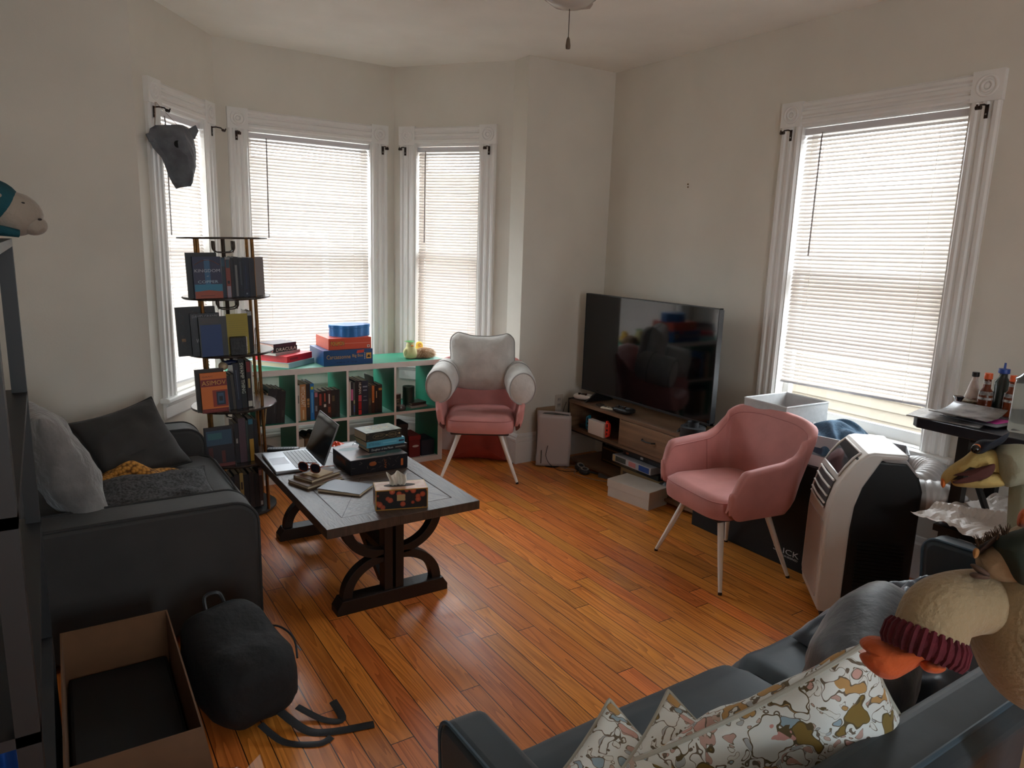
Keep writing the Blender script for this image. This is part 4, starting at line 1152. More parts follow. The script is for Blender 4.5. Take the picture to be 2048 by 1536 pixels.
carton('dark storage box in the third lower cubby behind the novels', K2[0] + .02, K2[0] + .20, SHF + .05, SHF + .3, SHB, SHB + .14, (52, 46, 44))
book('pale magazine leaning in the third lower cubby', Matrix.Translation((K2[0] + .05, SHF + .06, SHB + .142)) @ Matrix.Rotation(.1, 4, 'Z'), .16, .22, .012, (160, 158, 150), name='magazine', cat='magazine')

# ---------------------------------------------------------------- on top of the cube shelf
ZK = .7705
def flat(label, x, y, z, L, D, T, rz, rgb, **kw):
    return book(label, Matrix.Translation((x, y, z)) @ Matrix.Rotation(rz, 4, 'Z'), L, D, T, rgb, **kw)
# stack of five at the left (pages face the camera, spine to the right)
def flatR(label, x, y, z, L, D, T, rz, rgb, **kw):
    """spine on the right-front side"""
    return book(label, Matrix.Translation((x, y, z)) @ Matrix.Rotation(rz, 4, 'Z'), L, D, T, rgb, **kw)
A = radians(38)
flatR('large pale blue art book at the bottom of the stack left on the shelf', 1.30, 4.655, ZK, .285, .33, .034, A, (150, 186, 196), pages=M_page, group='book stack on the white shelf')
flatR('large bright red book, second from the bottom of the shelf stack', 1.295, 4.675, ZK + .0345, .27, .27, .042, A - .02, (206, 32, 44), pages=cmat((190, 30, 40)), group='book stack on the white shelf', bands=[(.1, .42, (150, 26, 36), .3)])
flatR('thin grey paperback in the middle of the shelf stack', 1.235, 4.72, ZK + .077, .245, .20, .017, A - .06, (150, 140, 138), pages=M_pagew, group='book stack on the white shelf')
flatR('black hardcover with white lettering, second from the top of the shelf stack', 1.225, 4.745, ZK + .0945, .215, .17, .032, A - .16, (26, 24, 26), title='DRACULA', tdir='up', tfit=(.12, .96), pages=mat('red_white_page_edge', (216, 196, 176), .7, rgb2=(170, 40, 36), vscale=90), group='book stack on the white shelf')
flatR('dark purple book with a red cover edge on top of the shelf stack', 1.23, 4.75, ZK + .127, .195, .15, .024, A - .2, (58, 34, 46), pages=mat('pinkish_pages', (200, 160, 146), .8), group='book stack on the white shelf')

def game_box(name, label, M, L, D, T, rgb, lidk=.8, cat='board game box'):
    t = thing(name, label, cat, M=M)
    b = MB(); b.box(.003, L - .003, .003, D - .003, 0, T * .9); b.build('tray', cmat(tuple(max(0, int(c * .8)) for c in rgb), .5), t)
    l = MB(); l.box(0, L, 0, D, T * (1 - lidk), T); l.build('lid', cmat(rgb, .35), t, bevel=.0015)
    return t
FR = lambda x, z, y=-.0007: Matrix(((1, 0, 0, x), (0, 0, -1, y), (0, 1, 0, z), (0, 0, 0, 1)))
t = game_box('board_game_box', 'blue board game box with golden title, under the orange box', frame((1.530, 4.645, ZK)), .350, .30, .105, (28, 78, 128), lidk=1.0)
m = MB(); m.text('Carcassonne', .03, FR(.104, .060), fit=(.168, .028)); m.text('Big Box', .03, FR(.240, .060), fit=(.078, .026)); m.build('gold_title', cmat((196, 158, 84)), t)
m = MB(); m.box(.302, .338, -.001, 0, .038, .078); m.build('emblem', cmat((214, 164, 70)), t)
m = MB(); m.box(.308, .332, -.0014, -.001, .046, .054); m.box(.312, .326, -.0014, -.001, .054, .064); m.box(.316, .336, -.0014, -.001, .058, .062); m.build('emblem_mark', cmat((30, 26, 24)), t)
m = MB(); m.add([(.232, -.0012, .078), (.284, -.0012, .082), (.286, -.0012, .102), (.236, -.0012, .098)], [(0, 1, 2, 3)]); m.build('price_sticker', cmat((206, 66, 44)), t)
m = MB(); [m.box(a, a + w, -.001, 0, .018, .018 + h) for a, w, h in ((.09, .012, .005), (.108, .02, .006), (.134, .014, .004), (.168, .004, .012), (.196, .012, .005), (.214, .02, .005))]; m.build('small_print', cmat((18, 50, 92)), t)
m = MB(); [m.box(.289, .293, -.001, 0, z, z + .008) for z in (.036, .048, .060, .072)]; m.build('side_print', cmat((206, 206, 206)), t)
t = game_box('board_game_box', 'orange red card box with yellow logo, on the blue board game box', frame((1.572, 4.665, ZK + .1055)), .306, .27, .078, (208, 82, 54), lidk=1.0)
m = MB(); m.text('POKéMON', .03, FR(.062, .042, -.0006), fit=(.098, .036)); m.build('logo_outline', cmat((40, 44, 70)), t)
m = MB(); m.text('POKéMON', .03, FR(.062, .043, -.0012), fit=(.092, .028)); m.build('logo', cmat((222, 184, 70)), t)
m = MB(); m.box(.11, .30, -.001, 0, .040, .0425); m.build('stripe', cmat((224, 150, 130)), t)
m = MB(); m.box(.275, .293, -.001, 0, .008, .026); m.build('white_mark', cmat((220, 214, 206)), t)
m = MB(); m.box(.279, .289, -.0014, -.001, .012, .022); m.build('mark_centre', cmat((160, 60, 46)), t)
t = thing('blue_tin', 'glossy blue lobed metal tin on top of the orange card box', 'tin', loc=(1.765, 4.79, ZK + .184))
Mt = mat('blue_tin_paint', (46, 112, 176), .25, metal=.25)
def lobed(u, k=1.0):
    a = 2 * pi * u; r = 1 + .10 * cos(4 * a + .6)
    return (sgnpow(cos(a), .8) * .128 * r * k, sgnpow(sin(a), .8) * .095 * r * k)
P = [lobed(i / 64) for i in range(64)]
m = MB(); m.prism(P, 0, .062, 'z', smooth=True); m.build('tin_body', Mt, t)
P = [lobed(i / 64, 1.02) for i in range(64)]
m = MB(); m.prism(P, .0, .022, 'z', smooth=True); m.v = [(x, y, z + .056 + .03 * (x + .13) * .5) for x, y, z in m.v]; m.build('tin_lid', Mt, t, bevel=.002)

# plush duckling with a leaf hat, chick, tuft of fur
def duckling(label, M, body, s=1.0):
    t = thing('plush_duckling', label, 'plush toy', M=M)
    b = MB()
    def sil(u, v):
        # lathe with forward belly
        prof = [(0, 0), (.035, .001), (.046, .012), (.050, .03), (.048, .05), (.038, .072), (.031, .084), (.031, .10), (.026, .115), (.014, .125), (0, .128)]
        i = v * (len(prof) - 1); a = int(min(i, len(prof) - 2)); k = i - a
        r = prof[a][0] * (1 - k) + prof[a + 1][0] * k; z = prof[a][1] * (1 - k) + prof[a + 1][1] * k
        return (r * cos(2 * pi * u) * s, (r * 1.05 * sin(2 * pi * u) - .004) * s, z * s)
    b.grid(sil, 24, 26, cu=True); b.build('body', body, t)
    k = MB(); k.ball((-.010 * s, -.036 * s, .097 * s), (.012 * s, .012 * s, .006 * s), nu=12, nv=8); k.build('beak', cmat((226, 140, 60)), t)
    for sx in (-1, 1):
        e = MB(); e.ball(((-.006 + sx * .014) * s, -.029 * s, .106 * s), .0024 * s, nu=8, nv=6); e.build('eye', cmat((14, 12, 12), .2), t)
        w = MB(); w.ball((sx * .046 * s, -.002 * s, .048 * s), (.012 * s, .020 * s, .026 * s), nu=12, nv=8); w.build('wing', body, t)
    return t
d = duckling('plush yellow-green duckling wearing a green leaf hat, on the shelf', frame((2.215, 4.755, ZK), .25), mat('duck_plush', (214, 208, 150), .9, var=.06, bump=.3, bscale=200, sheen=.3))
m = MB()
m.grid(lambda u, v: ((v) * .036 * cos(2 * pi * u) * (1 + .25 * cos(2 * pi * u * 3)), (v) * .036 * sin(2 * pi * u) * (1 + .25 * cos(2 * pi * u * 3)), .129 - .010 * v * v + .003), 24, 4, cu=True); m.build('leaf_hat', mat('leaf_felt', (74, 130, 62), .8), d)
duckling('tiny plush yellow chick peeping out behind the brown fur toy', frame((2.325, 4.83, ZK), -.1), mat('chick_plush', (232, 190, 80), .9), .86)
t = thing('furry_toy', 'long-haired brown and cream plush toy at the right end of the shelf', 'plush toy', loc=(2.325, 4.745, ZK))
m = MB(); m.ball((0, 0, .038), (.062, .045, .038), nu=20, nv=12); m.build('body', mat('fur_base', (150, 112, 78), .95), t)
m = MB()
rn = random.Random(3)
for i in range(2200):
    a = rn.uniform(0, 2 * pi); zz = rn.uniform(-.75, 1); rr = sqrt(max(0, 1 - zz * zz))
    p = Vector((rr * cos(a) * .060, rr * sin(a) * .043, .038 + zz * .036)); n = Vector((rr * cos(a), rr * sin(a) * 1.1, zz)).normalized()
    q = p + n * rn.uniform(.006, .014) + Vector((.022 * cos(a) + rn.uniform(-.008, .014), .012 * sin(a) + rn.uniform(-.008, .008), -rn.uniform(.008, .026))); q.z = max(q.z, .002)
    sd = n.orthogonal().normalized() * .0016
    m.add([tuple(p - sd), tuple(p + sd), tuple(q)], [(0, 1, 2)], i % 2)
o = m.build('fur', [mat('fur_brown', (176, 132, 92), .8), mat('fur_cream', (222, 200, 170), .8)], t); o['kind'] = 'stuff'

# ---------------------------------------------------------------- books and things in the tower (placed in the tower's own frame)
def TM(x, y, z, rz=0.0):
    return TWM @ Matrix.Translation((x, y, z)) @ Matrix.Rotation(rz, 4, 'Z')
def facing_book(label, x0, y, z, w, h, T, rgb, deco=None, tilt=.10, group=None, rz=0.0):
    """book standing with its front cover towards -Y; spine at its left"""
    # local X (spine length) -> up, local Y (depth) -> +x, local Z (thickness) -> ... cover normal -Y
    M = TM(x0, y, z, rz) @ Matrix.Rotation(-tilt, 4, 'X') @ Matrix(((0, 1, 0, 0), (0, 0, 1, 0), (1, 0, 0, 0), (0, 0, 0, 1)))
    # cover face is at local Z=0 (towards -Y)
    def fr(mb, mats, L, D, Tk):
        if deco: deco(mb, mats, L, D)
    return book(label, M, h, w, T, rgb, group, front=fr)
def rect(mb, mats, L, D, a0, a1, b0, b1, c, e=.0006):
    mats.append(cmat(c)); mb.box(a0 * L, a1 * L, b0 * D, b1 * D, -e, 0, len(mats) - 1)
def ctext(mb, mats, L, D, s, a, b, w, h, c, e=.0010):
    # cover text: right = +Y local, up = +X local, normal = -Z
    mats.append(cmat(c)); MT = Matrix(((0, 1, 0, a * L), (1, 0, 0, b * D), (0, 0, -1, 0), (0, 0, 0, 1)))
    mb.text(s, .02, MT, len(mats) - 1, depth=e, fit=(w * D, h * L))
def d_kingdom(mb, mats, L, D):
    rect(mb, mats, L, D, 0, .17, .02, 1, (150, 66, 40)); rect(mb, mats, L, D, .17, .34, .02, 1, (36, 116, 148))
    rect(mb, mats, L, D, .34, .94, .40, .60, (42, 92, 130), .0008)
    mats.append(cmat((134, 82, 60))); k = len(mats) - 1
    P = [(L * (.80 + .12 * sin(pi * i / 14)), D * (.06 + .88 * i / 14), -.0012) for i in range(15)]; mb.tube(P, .0012, 4, k)
    mb.prism([(L * .165, D * .06), (L * .20, D * .5), (L * .165, D * .94)], -.0009, 0, 'z', 1)
    ctext(mb, mats, L, D, 'KINGDOM', .665, .5, .90, .075, (170, 176, 190)); ctext(mb, mats, L, D, 'COPPER', .40, .5, .72, .065, (150, 176, 196))
    ctext(mb, mats, L, D, 'of', .535, .5, .07, .03, (170, 176, 190)); rect(mb, mats, L, D, .055, .075, .2, .7, (110, 46, 28), .0009)
Z4, Z3, Z2, Z1 = TZ[4] + .001, TZ[3] + .001, TZ[2] + .001, TZ[1] + .001
facing_book('dark hardcover standing behind the blue fantasy novel, top tier of the book tower', -.222, -.150, Z4, .155, .242, .022, (22, 24, 28), tilt=.02)
facing_book('blue and orange fantasy novel facing out on the top tier of the book tower', -.196, -.186, Z4, .142, .222, .026, (34, 40, 72), d_kingdom, tilt=.05)
row([
 (.020, .215, .14, (24, 44, 60), 'dark teal hardcover', {'bands': [(.78, .98, (30, 66, 86), .1)]}),
 (.024, .205, .14, (128, 62, 52), 'reddish novel with black figure', {'bands': [(0, .3, (150, 140, 150), .1), (.78, 1, (34, 66, 80), .1), (.36, .44, (30, 24, 28), .25)]}),
 (.016, .215, .14, (24, 26, 32), 'slim black hardcover', {}),
 (.024, .218, .14, (30, 32, 40), 'black novel with grey label', {'bands': [(.02, .80, (112, 112, 112), .28)]}),
 (.020, .214, .14, (26, 34, 46), 'dark navy novel with small silver type', {'bands': [(.3, .9, (70, 80, 90), .42)]}),
 (.032, .214, .14, (24, 34, 52), 'broad navy hardcover', {'bands': [(.06, .10, (120, 130, 140), .38), (.2, .8, (32, 50, 78), .42)]}),
 (.030, .212, .15, (36, 40, 50), 'dark hardcover behind the brass post', {}),
 ], -.050, -.165, Z4, 'on the top tower tier', 'spines on the top tier', TWM)
facing_book('grey-backed book turned sideways at the right of the top tier', .118, -.11, Z4, .075, .214, .026, (128, 122, 122), tilt=.0, rz=.25)
def d_black(mb, mats, L, D):
    mats.append(cmat((110, 112, 116))); k = len(mats) - 1
    mb.tube([(L * (.90 + .03 * sin(i * .9)), D * (.42 + .5 * i / 16), -.001) for i in range(17)], .001, 4, k)
    mb.tube([(L * (.1 + .8 * i / 30), D * (.14 + .05 * sin(i * .8)), -.001) for i in range(31)], .001, 4, k)
    rect(mb, mats, L, D, .30, .36, .10, .20, (150, 110, 70))
facing_book('large black hardcover with silver scrollwork on the second tier', -.290, -.120, Z3, .20, .266, .030, (20, 21, 24), d_black, tilt=.02)
def d_grann(mb, mats, L, D):
    ctext(mb, mats, L, D, 'DAVID GRANN', .93, .5, .86, .06, (150, 152, 156)); ctext(mb, mats, L, D, 'W', .36, .22, .14, .10, (170, 170, 172))
    rect(mb, mats, L, D, .1, .9, .06, .28, (56, 58, 64))
facing_book('dark grey hardcover with silver lettering on the second tier', -.225, -.150, Z3, .150, .232, .024, (44, 46, 52), d_grann, tilt=.04)
def d_bluep(mb, mats, L, D): rect(mb, mats, L, D, .0, .80, .04, .80, (18, 52, 104)); rect(mb, mats, L, D, .84, .96, .1, .7, (64, 62, 64))
facing_book('grey book with a plain blue panel in front on the second tier', -.190, -.190, Z3, .142, .215, .022, (58, 60, 62), d_bluep, tilt=.05)
def d_yel(mb, mats, L, D):
    for k in range(9): rect(mb, mats, L, D, .38 + k * .055, .385 + k * .055, .10, .92 - .04 * (k % 3), (110, 100, 44), .0008)
facing_book('yellow booklet with thin ruled print on the second tier', -.044, -.165, Z3, .114, .222, .008, (160, 142, 48), d_yel, tilt=.04)
book('black paperback with white label at the right of the second tier', UP(.098, -.14, Z3, 0, TWM), .23, .14, .026, (26, 26, 30), bands=[(.9, 1, (170, 170, 166), .1)])
t = thing('small_grey_box', 'small dark grey box with beaded edge in front of the yellow booklet', 'box', M=TM(-.040, -.215, Z3, -.12))
m = MB(); m.box(0, .082, 0, .05, 0, .098); m.build('box_body', mat('carved_grey', (52, 54, 56), .6, var=.3, vscale=60, bump=.6, bscale=80), t, bevel=.003)
m = MB(); [m.ball((.084, .012, .010 + i * .0095), .0042, nu=8, nv=6) for i in range(10)]; m.build('beads', cmat((196, 190, 182)), t)
def d_asimov(mb, mats, L, D):
    rect(mb, mats, L, D, .66, .84, .0, 1, (120, 24, 18)); rect(mb, mats, L, D, 0, .10, .0, 1, (110, 24, 16)); rect(mb, mats, L, D, .14, .56, .42, 1, (140, 44, 22))
    rect(mb, mats, L, D, .18, .52, .56, .90, (34, 40, 58), .0008); rect(mb, mats, L, D, .22, .48, .62, .84, (52, 76, 100), .001); rect(mb, mats, L, D, .28, .4, .66, .8, (26, 28, 36), .0012)
    ctext(mb, mats, L, D, 'ASIMOV', .75, .5, .92, .11, (206, 150, 70)); ctext(mb, mats, L, D, 'ISAAC', .91, .28, .40, .035, (110, 52, 24)); ctext(mb, mats, L, D, 'FOUNDATION', .055, .5, .8, .03, (180, 60, 30))
facing_book('brown hardcover standing behind the orange paperback on the third tier', -.225, -.155, Z2, .150, .238, .024, (46, 36, 30), tilt=.03)
facing_book('bright orange science fiction paperback with dark red bands on the third tier', -.205, -.190, Z2, .136, .222, .020, (206, 106, 34), d_asimov, tilt=.05)
row([
 (.018, .195, .14, (28, 28, 34), 'slim dark book', {'lean': -.04}),
 (.016, .200, .14, (66, 60, 52), 'thin brown-grey book', {'lean': -.04}),
 (.030, .262, .15, (26, 30, 44), 'dark navy book with small silver title', {'bands': [(.2, .85, (74, 84, 100), .42)], 'lean': -.03}),
 (.030, .285, .16, (22, 24, 26), 'tall black book with white spine lettering', {'title': 'SWAMP THING', 'tfit': (.30, .92), 'trgb': (196, 198, 180), 'tsize': .62, 'lean': -.03}),
 (.026, .270, .15, (34, 22, 24), 'black book with a dark red top', {'bands': [(.76, .98, (120, 30, 30), .1), (.42, .62, (160, 140, 84), .3), (.02, .14, (178, 172, 160), .1)]}),
 (.008, .262, .15, (196, 192, 182), 'white thin magazine', {}),
 ], -.058, -.165, Z2, 'on the third tower tier', 'spines on the third tier', TWM)
t = thing('skull_trinket', 'dark blue and cream trinket lying on top of the books, third tier', 'ornament', M=TM(-.070, -.12, Z2 + .222))
m = MB(); m.ball((0, 0, .022), (.026, .03, .024), nu=16, nv=10); m.build('head', mat('bone', (190, 170, 140), .6), t)
m = MB(); m.tube([(.0, 0, .036), (.04, .0, .040), (.085, 0, .030), (.10, 0, .006)], [.012, .016, .014, .008], 10); m.build('ribbon', mat('night_blue', (30, 40, 78), .5), t)
def d_t4(mb, mats, L, D):
    rect(mb, mats, L, D, .55, .92, .05, .95, (44, 72, 92)); rect(mb, mats, L, D, .70, .86, .1, .6, (52, 98, 104), .0008); rect(mb, mats, L, D, .1, .5, .1, .25, (72, 30, 30)); rect(mb, mats, L, D, .1, .4, .55, .68, (84, 34, 28)); rect(mb, mats, L, D, .0, .08, .0, 1, (100, 44, 40))
facing_book('dark illustrated novel with a blue-green sky, facing out on the fourth tier', -.205, -.180, Z1, .150, .228, .024, (30, 26, 34), d_t4, tilt=.05)
row([
 (.022, .235, .14, (26, 25, 30), 'black paperback with a small white label', {'bands': [(.5, .62, (150, 148, 144), .3)]}),
 (.038, .262, .15, (78, 58, 66), 'thick dusty mauve hardcover', {}),
 (.012, .245, .14, (50, 60, 58), 'thin green-grey book', {}),
 (.030, .255, .15, (34, 38, 40), 'dark book with gold spine, blue top', {'bands': [(0, .52, (166, 128, 50), .12), (.86, .98, (34, 96, 116), .1)]}),
 (.020, .245, .14, (30, 30, 34), 'plain dark hardcover', {}),
 ], -.045, -.165, Z1, 'on the fourth tower tier', 'spines on the fourth tier', TWM)
row([
 (.030, .22, .14, (30, 28, 28), 'dark hardcover', {}), (.026, .21, .14, (24, 24, 27), 'black paperback', {}), (.028, .22, .14, (40, 34, 32), 'brown-black novel', {}),
 (.020, .225, .14, (150, 126, 70), 'straw yellow book with dark emblem', {'bands': [(.55, .75, (50, 40, 30), .25)]}), (.030, .21, .14, (24, 24, 28), 'wide black book', {}), (.026, .22, .14, (34, 28, 30), 'dark red-black book', {}), (.026, .205, .14, (22, 22, 26), 'short black book', {}),
 (.020, .24, .14, (60, 46, 44), 'brown book with pink and white labels', {'bands': [(.80, .94, (150, 110, 96), .1), (.04, .14, (160, 160, 156), .2)]})],
 -.120, -.150, TZ[0] + .014, 'on the lowest tower tier', 'spines on the lowest tier', TWM)

# ---------------------------------------------------------------- things on the coffee table
ZT_ = .4605
def laptop():
    M = frame((.885, 3.455, ZT_), radians(-3.0))
    t = thing('laptop', 'open silver laptop with dark lid on the far corner of the coffee table', 'laptop', M=M)
    Ms = mat('laptop_silver', (158, 160, 164), .35, metal=.5)
    # local: x from palm rest (0) to hinge (.236); y 0 .. .345
    b = MB(); b.box(0, .238, 0, .350, .0, .015); b.build('base', Ms, t, bevel=.004)
    rs = MB(); rs.box(.105, .226, .022, .328, .0148, .0153); rs.build('keyboard_well', mat('key_gap', (46, 47, 50), .5), t)
    ks = MB()
    for r in range(6):
        xk = .106 + r * .0200
        for c in range(14):
            y = .0235 + c * .02175; ks.box(xk + .0012, xk + .0185 - (.0006 if r < 5 else .006), y + .0008, y + .0206, .0153, .0163)
    o = ks.build('keys', mat('key_silver', (150, 152, 156), .45), t)
    tp = MB(); tp.box(.012, .094, .115, .235, .0149, .0153); tp.build('touchpad', mat('touchpad', (148, 150, 156), .25, metal=.4), t)
    # lid tilts back over the hinge
    a = radians(76)
    lid = MB(frame((.238, 0, .013), 0)); cs, sn = cos(a), sin(a)
    def P(u, w): return (u * sn * .38 + w * cs, 0, u * .0)
    ML = frame((.236, 0, .012)) @ Matrix.Rotation(radians(21), 4, 'Y')
    ld = MB(ML); ld.box(0, .0055, 0, .350, 0, .228); ld.build('lid', mat('laptop_dark_lid', (30, 31, 35), .4, metal=.3), t, bevel=.002)
    sc = MB(ML); sc.box(-.0012, 0, .004, .346, .006, .224); sc.build('screen', mat('laptop_screen', (8, 8, 10), .12), t)
    hg = MB(ML); hg.box(-.0016, .0058, .0, .0016, 0, .228); hg.box(-.0016, .0058, .3484, .350, 0, .228); hg.box(-.0016, .0058, 0, .35, .2265, .228); hg.build('lid_rim', Ms, t)
laptop()
t = thing('remote_control', 'long black remote control at the back of the coffee table', 'remote control', M=frame((1.03, 3.845, ZT_), radians(-22)))
m = MB(); m.box(-.085, .085, -.022, .022, 0, .018); m.build('body', M_blackp, t, bevel=.006)
m = MB(); [m.cbox((-.07 + i * .014, -.010 + j * .010, .0185), (.009, .006, .002)) for i in range(10) for j in range(3)]; m.build('buttons', mat('remote_button', (92, 92, 96), .5), t)
t = thing('paper_sheet', 'loose pale papers under the remote at the far end of the coffee table', 'paper', M=frame((.92, 3.69, ZT_), .05))
m = MB(); m.box(0, .20, 0, .12, 0, .001); m.build('sheet', mat('paper_pinkish', (186, 178, 180), .7), t)
# board game box with a stack of three novels
t = game_box('board_game_box', 'big dark board game box with painted lid on the coffee table, under three novels', frame((1.203, 3.272, ZT_), radians(0)), .310, .262, .076, (26, 26, 32), lidk=1.0)
m = MB(); m.box(.003, .307, .003, .259, .0762, .0766); m.build('lid_art', mat('lid_art', (168, 146, 136), .3, rgb2=(110, 98, 98), vscale=7), t)
for (x, y, rx, ry) in ((.09, .04, .045, .022), (.17, .05, .05, .028), (.26, .07, .045, .035), (.06, .20, .05, .03)):
    m = MB(Matrix.Translation((x, y, .0768))); m.lathe([(0, 0), (1, 0)], 24, M=Matrix.Diagonal((rx, ry, 1, 1))); m.build('lid_swirl', cmat((58, 92, 92)), t)
m = MB(); m.text('ANTFIRE', .03, Matrix(((0, 0, -1, -.0008), (-1, 0, 0, .135), (0, 1, 0, .048), (0, 0, 0, 1))), fit=(.14, .026)); m.text('ANT', .03, Matrix(((0, -1, 0, .186), (0, 0, -1, -.0008), (1, 0, 0, .038), (0, 0, 0, 1))), fit=(.050, .012)); m.box(.272, .284, -.001, 0, .016, .052); m.build('orange_title', cmat((186, 96, 44)), t)
m = MB()
rn = random.Random(5)
for i in range(16):
    x = rn.uniform(.02, .17) if i < 11 else rn.uniform(.205, .25); z = rn.uniform(.012, .06); a = rn.uniform(0, pi)
    m.tube([(x, -.0008, z), (x + .018 * cos(a), -.0008, z + .014 * sin(a))], .0007, 4)
m.build('side_linework', cmat((112, 100, 88)), t)
m = MB(); m.ball((.118, -.0005, .046), (.020, .001, .012), nu=12, nv=8); m.build('orange_figure', cmat((150, 78, 34)), t)
A3 = radians(2)
def d_jade(mb, mats, L, D, T):
    mats.append(mat('jade_cover_art', (138, 142, 120), .4, rgb2=(96, 100, 88), vscale=30)); mb.box(.002, L - .002, .002, D - .002, T, T + .0006, len(mats) - 1)
    mats.append(cmat((186, 150, 96))); k = len(mats) - 1
    MT = Matrix(((1, 0, 0, L * .5), (0, 1, 0, D * .60), (0, 0, 1, T), (0, 0, 0, 1)))
    mb.text('JADE', .03, MT @ Matrix.Translation((-.01, .015, 0)), k, depth=.001, fit=(.10, .022)); mb.text('CITY', .03, MT @ Matrix.Translation((.015, -.015, 0)), k, depth=.001, fit=(.10, .022))
    mats.append(cmat((150, 132, 96))); k = len(mats) - 1
    for (a, b) in ((.02, .08), (.86, .96)): mb.box(a * L, b * L, -.0006, 0, T * .12, T * .16, k); mb.box(a * L, b * L, -.0006, 0, T * .84, T * .88, k)
    for (a, b) in ((.20, .52), (.62, .86)):
        P = [(L * (a + b) / 2 + L * (b - a) / 2 * 1.12 * cos(2 * pi * i / 24), -.0008, T / 2 + T * .30 * sin(2 * pi * i / 24)) for i in range(24)]; mb.tube(P, .0006, 4, k, closed=True)
    mb.ball((L * .93, -.0004, T / 2), (.006, .001, .006), k, nu=10, nv=6)
    mb.ball((L * .57, -.0004, T / 2), (.005, .001, .004), k, nu=10, nv=6)
    mb.text('JADE CITY', .02, Matrix(((1, 0, 0, L * .36), (0, 0, -1, -.001), (0, 1, 0, T / 2), (0, 0, 0, 1))), k, fit=(L * .24, T * .28)); mb.text('FONDA LEE', .02, Matrix(((1, 0, 0, L * .74), (0, 0, -1, -.001), (0, 1, 0, T / 2), (0, 0, 0, 1))), k, fit=(L * .2, T * .26))
GS = 'novels stacked on the board game box'
book('black novel with white script lettering at the bottom of the coffee table stack', frame((1.334, 3.352, ZT_ + .0775), radians(3)), .218, .138, .026, (28, 28, 34), GS, title='Daughter of the Moon', tdir='up', tfit=(.06, .62), trgb=(200, 200, 196), tsize=.55, bands=[(.68, .95, (120, 118, 112), .36)])
def d_tab(mb, mats, L, D, T):
    mats.append(cmat((170, 176, 110))); mb.box(-.012, .03, .05, .12, T * .98, T * 1.02, len(mats) - 1)
book('sky blue novel with a dark label in the middle of the coffee table stack', frame((1.322, 3.356, ZT_ + .104), radians(4)), .220, .140, .033, (84, 158, 182), GS, title='BETTER WORLD', tdir='up', tfit=(.05, .36), trgb=(40, 92, 116), tsize=.4, bands=[(.84, .98, (24, 40, 66), .36), (.42, .78, (120, 186, 204), .42)], front=d_tab)
book('thick patterned fantasy novel on top of the coffee table stack', frame((1.318, 3.352, ZT_ + .1375), radians(6)), .208, .140, .046, (34, 34, 30), GS, front=d_jade)
# tissue box
def tissue():
    M = frame((1.131, 2.772, ZT_), radians(-17))
    t = thing('tissue_box', 'floral tissue box with gold edges and a tissue sticking out', 'tissue box', M=M)
    L, D, T = .228, .112, .092
    b = MB(); b.box(0, L, 0, D, 0, T)
    Mf = bpy.data.materials.new('dark_floral_card'); Mf.use_nodes = True; nt = Mf.node_tree; bs = nt.nodes['Principled BSDF']; bs.inputs['Roughness'].default_value = .4
    tc = nt.nodes.new('ShaderNodeTexCoord'); vo = nt.nodes.new('ShaderNodeTexVoronoi'); vo.inputs['Scale'].default_value = 34; nt.links.new(tc.outputs['Object'], vo.inputs['Vector'])
    r = nt.nodes.new('ShaderNodeValToRGB'); e = r.color_ramp.elements; e[0].position = .0; e[0].color = lin((236, 190, 110)); e[1].position = .46; e[1].color = lin((30, 34, 36))
    q = r.color_ramp.elements.new(.12); q.color = lin((206, 108, 70)); q = r.color_ramp.elements.new(.40); q.color = lin((176, 74, 54)); r.color_ramp.interpolation = 'LINEAR'
    nt.links.new(vo.outputs['Distance'], r.inputs['Fac']); nt.links.new(r.outputs['Color'], bs.inputs['Base Color'])
    b.build('carton', Mf, t)
    Mg = mat('gold_edge', (186, 142, 66), .4)
    g = MB(); e_ = .0045
    for y in (-.0008, D - e_ + .0008):
        for z in (0, T - e_ + .0008): g.box(-.0008, L + .0008, y, y + e_, z, z + e_)
    for x in (-.0008, L - e_ + .0008):
        for z in (0, T - e_ + .0008): g.box(x, x + e_, 0, D, z, z + e_)
        for y in (-.0008, D - e_ + .0008): g.box(x, x + e_, y, y + e_, 0, T)
    g.build('gold_edging', Mg, t)
    tp = MB(); tp.box(.004, L - .004, .004, D - .004, T, T + .0008); tp.build('top_panel', mat('pale_floral', (214, 186, 160), .45, rgb2=(196, 150, 126), vscale=30), t)
    sl = MB(); sl.prism([(.11 + .07 * cos(2 * pi * i / 20), .056 + .022 * sin(2 * pi * i / 20)) for i in range(20)], T + .0008, T + .0014, 'z'); sl.build('slot', mat('slot_dark', (70, 62, 60), .8), t)
    s = MB()
    def ts(u, v):
        a = -1 + 2 * u; h = .058 * v
        x = .10 + a * (.034 + .010 * v) + .004 * sin(v * 5); y = .056 + (.004 + .010 * v) * sin(a * 5 + .6) + .004 * sin(a * 13)
        return (x, y, T + h * (1 + .10 * sin(a * 5 + 1) * v))
    s.grid(ts, 28, 12); so = s.build('tissue', mat('tissue_paper', (226, 224, 214), .9), t)
    md = so.modifiers.new('s', 'SOLIDIFY'); md.thickness = .0006
    st = MB(); st.box(.092, .128, -.0012, 0, .040, .068); st.build('tape', cmat((190, 168, 120)), t)
tissue()
t = thing('sketchbook', 'thin grey-blue softcover notebook in the middle of the coffee table', 'notebook', M=frame((1.135, 2.972, ZT_), radians(43)))
m = MB(); m.box(0, .145, 0, .215, .010, .0115); m.v = [(x, y, z + .004 * max(0, y / .215) ** 2) for x, y, z in m.v]; m.build('cover', mat('slate_cover', (104, 108, 122), .45), t)
m = MB(); m.box(.001, .144, .001, .213, .0006, .0098); m.build('pages', M_page, t)
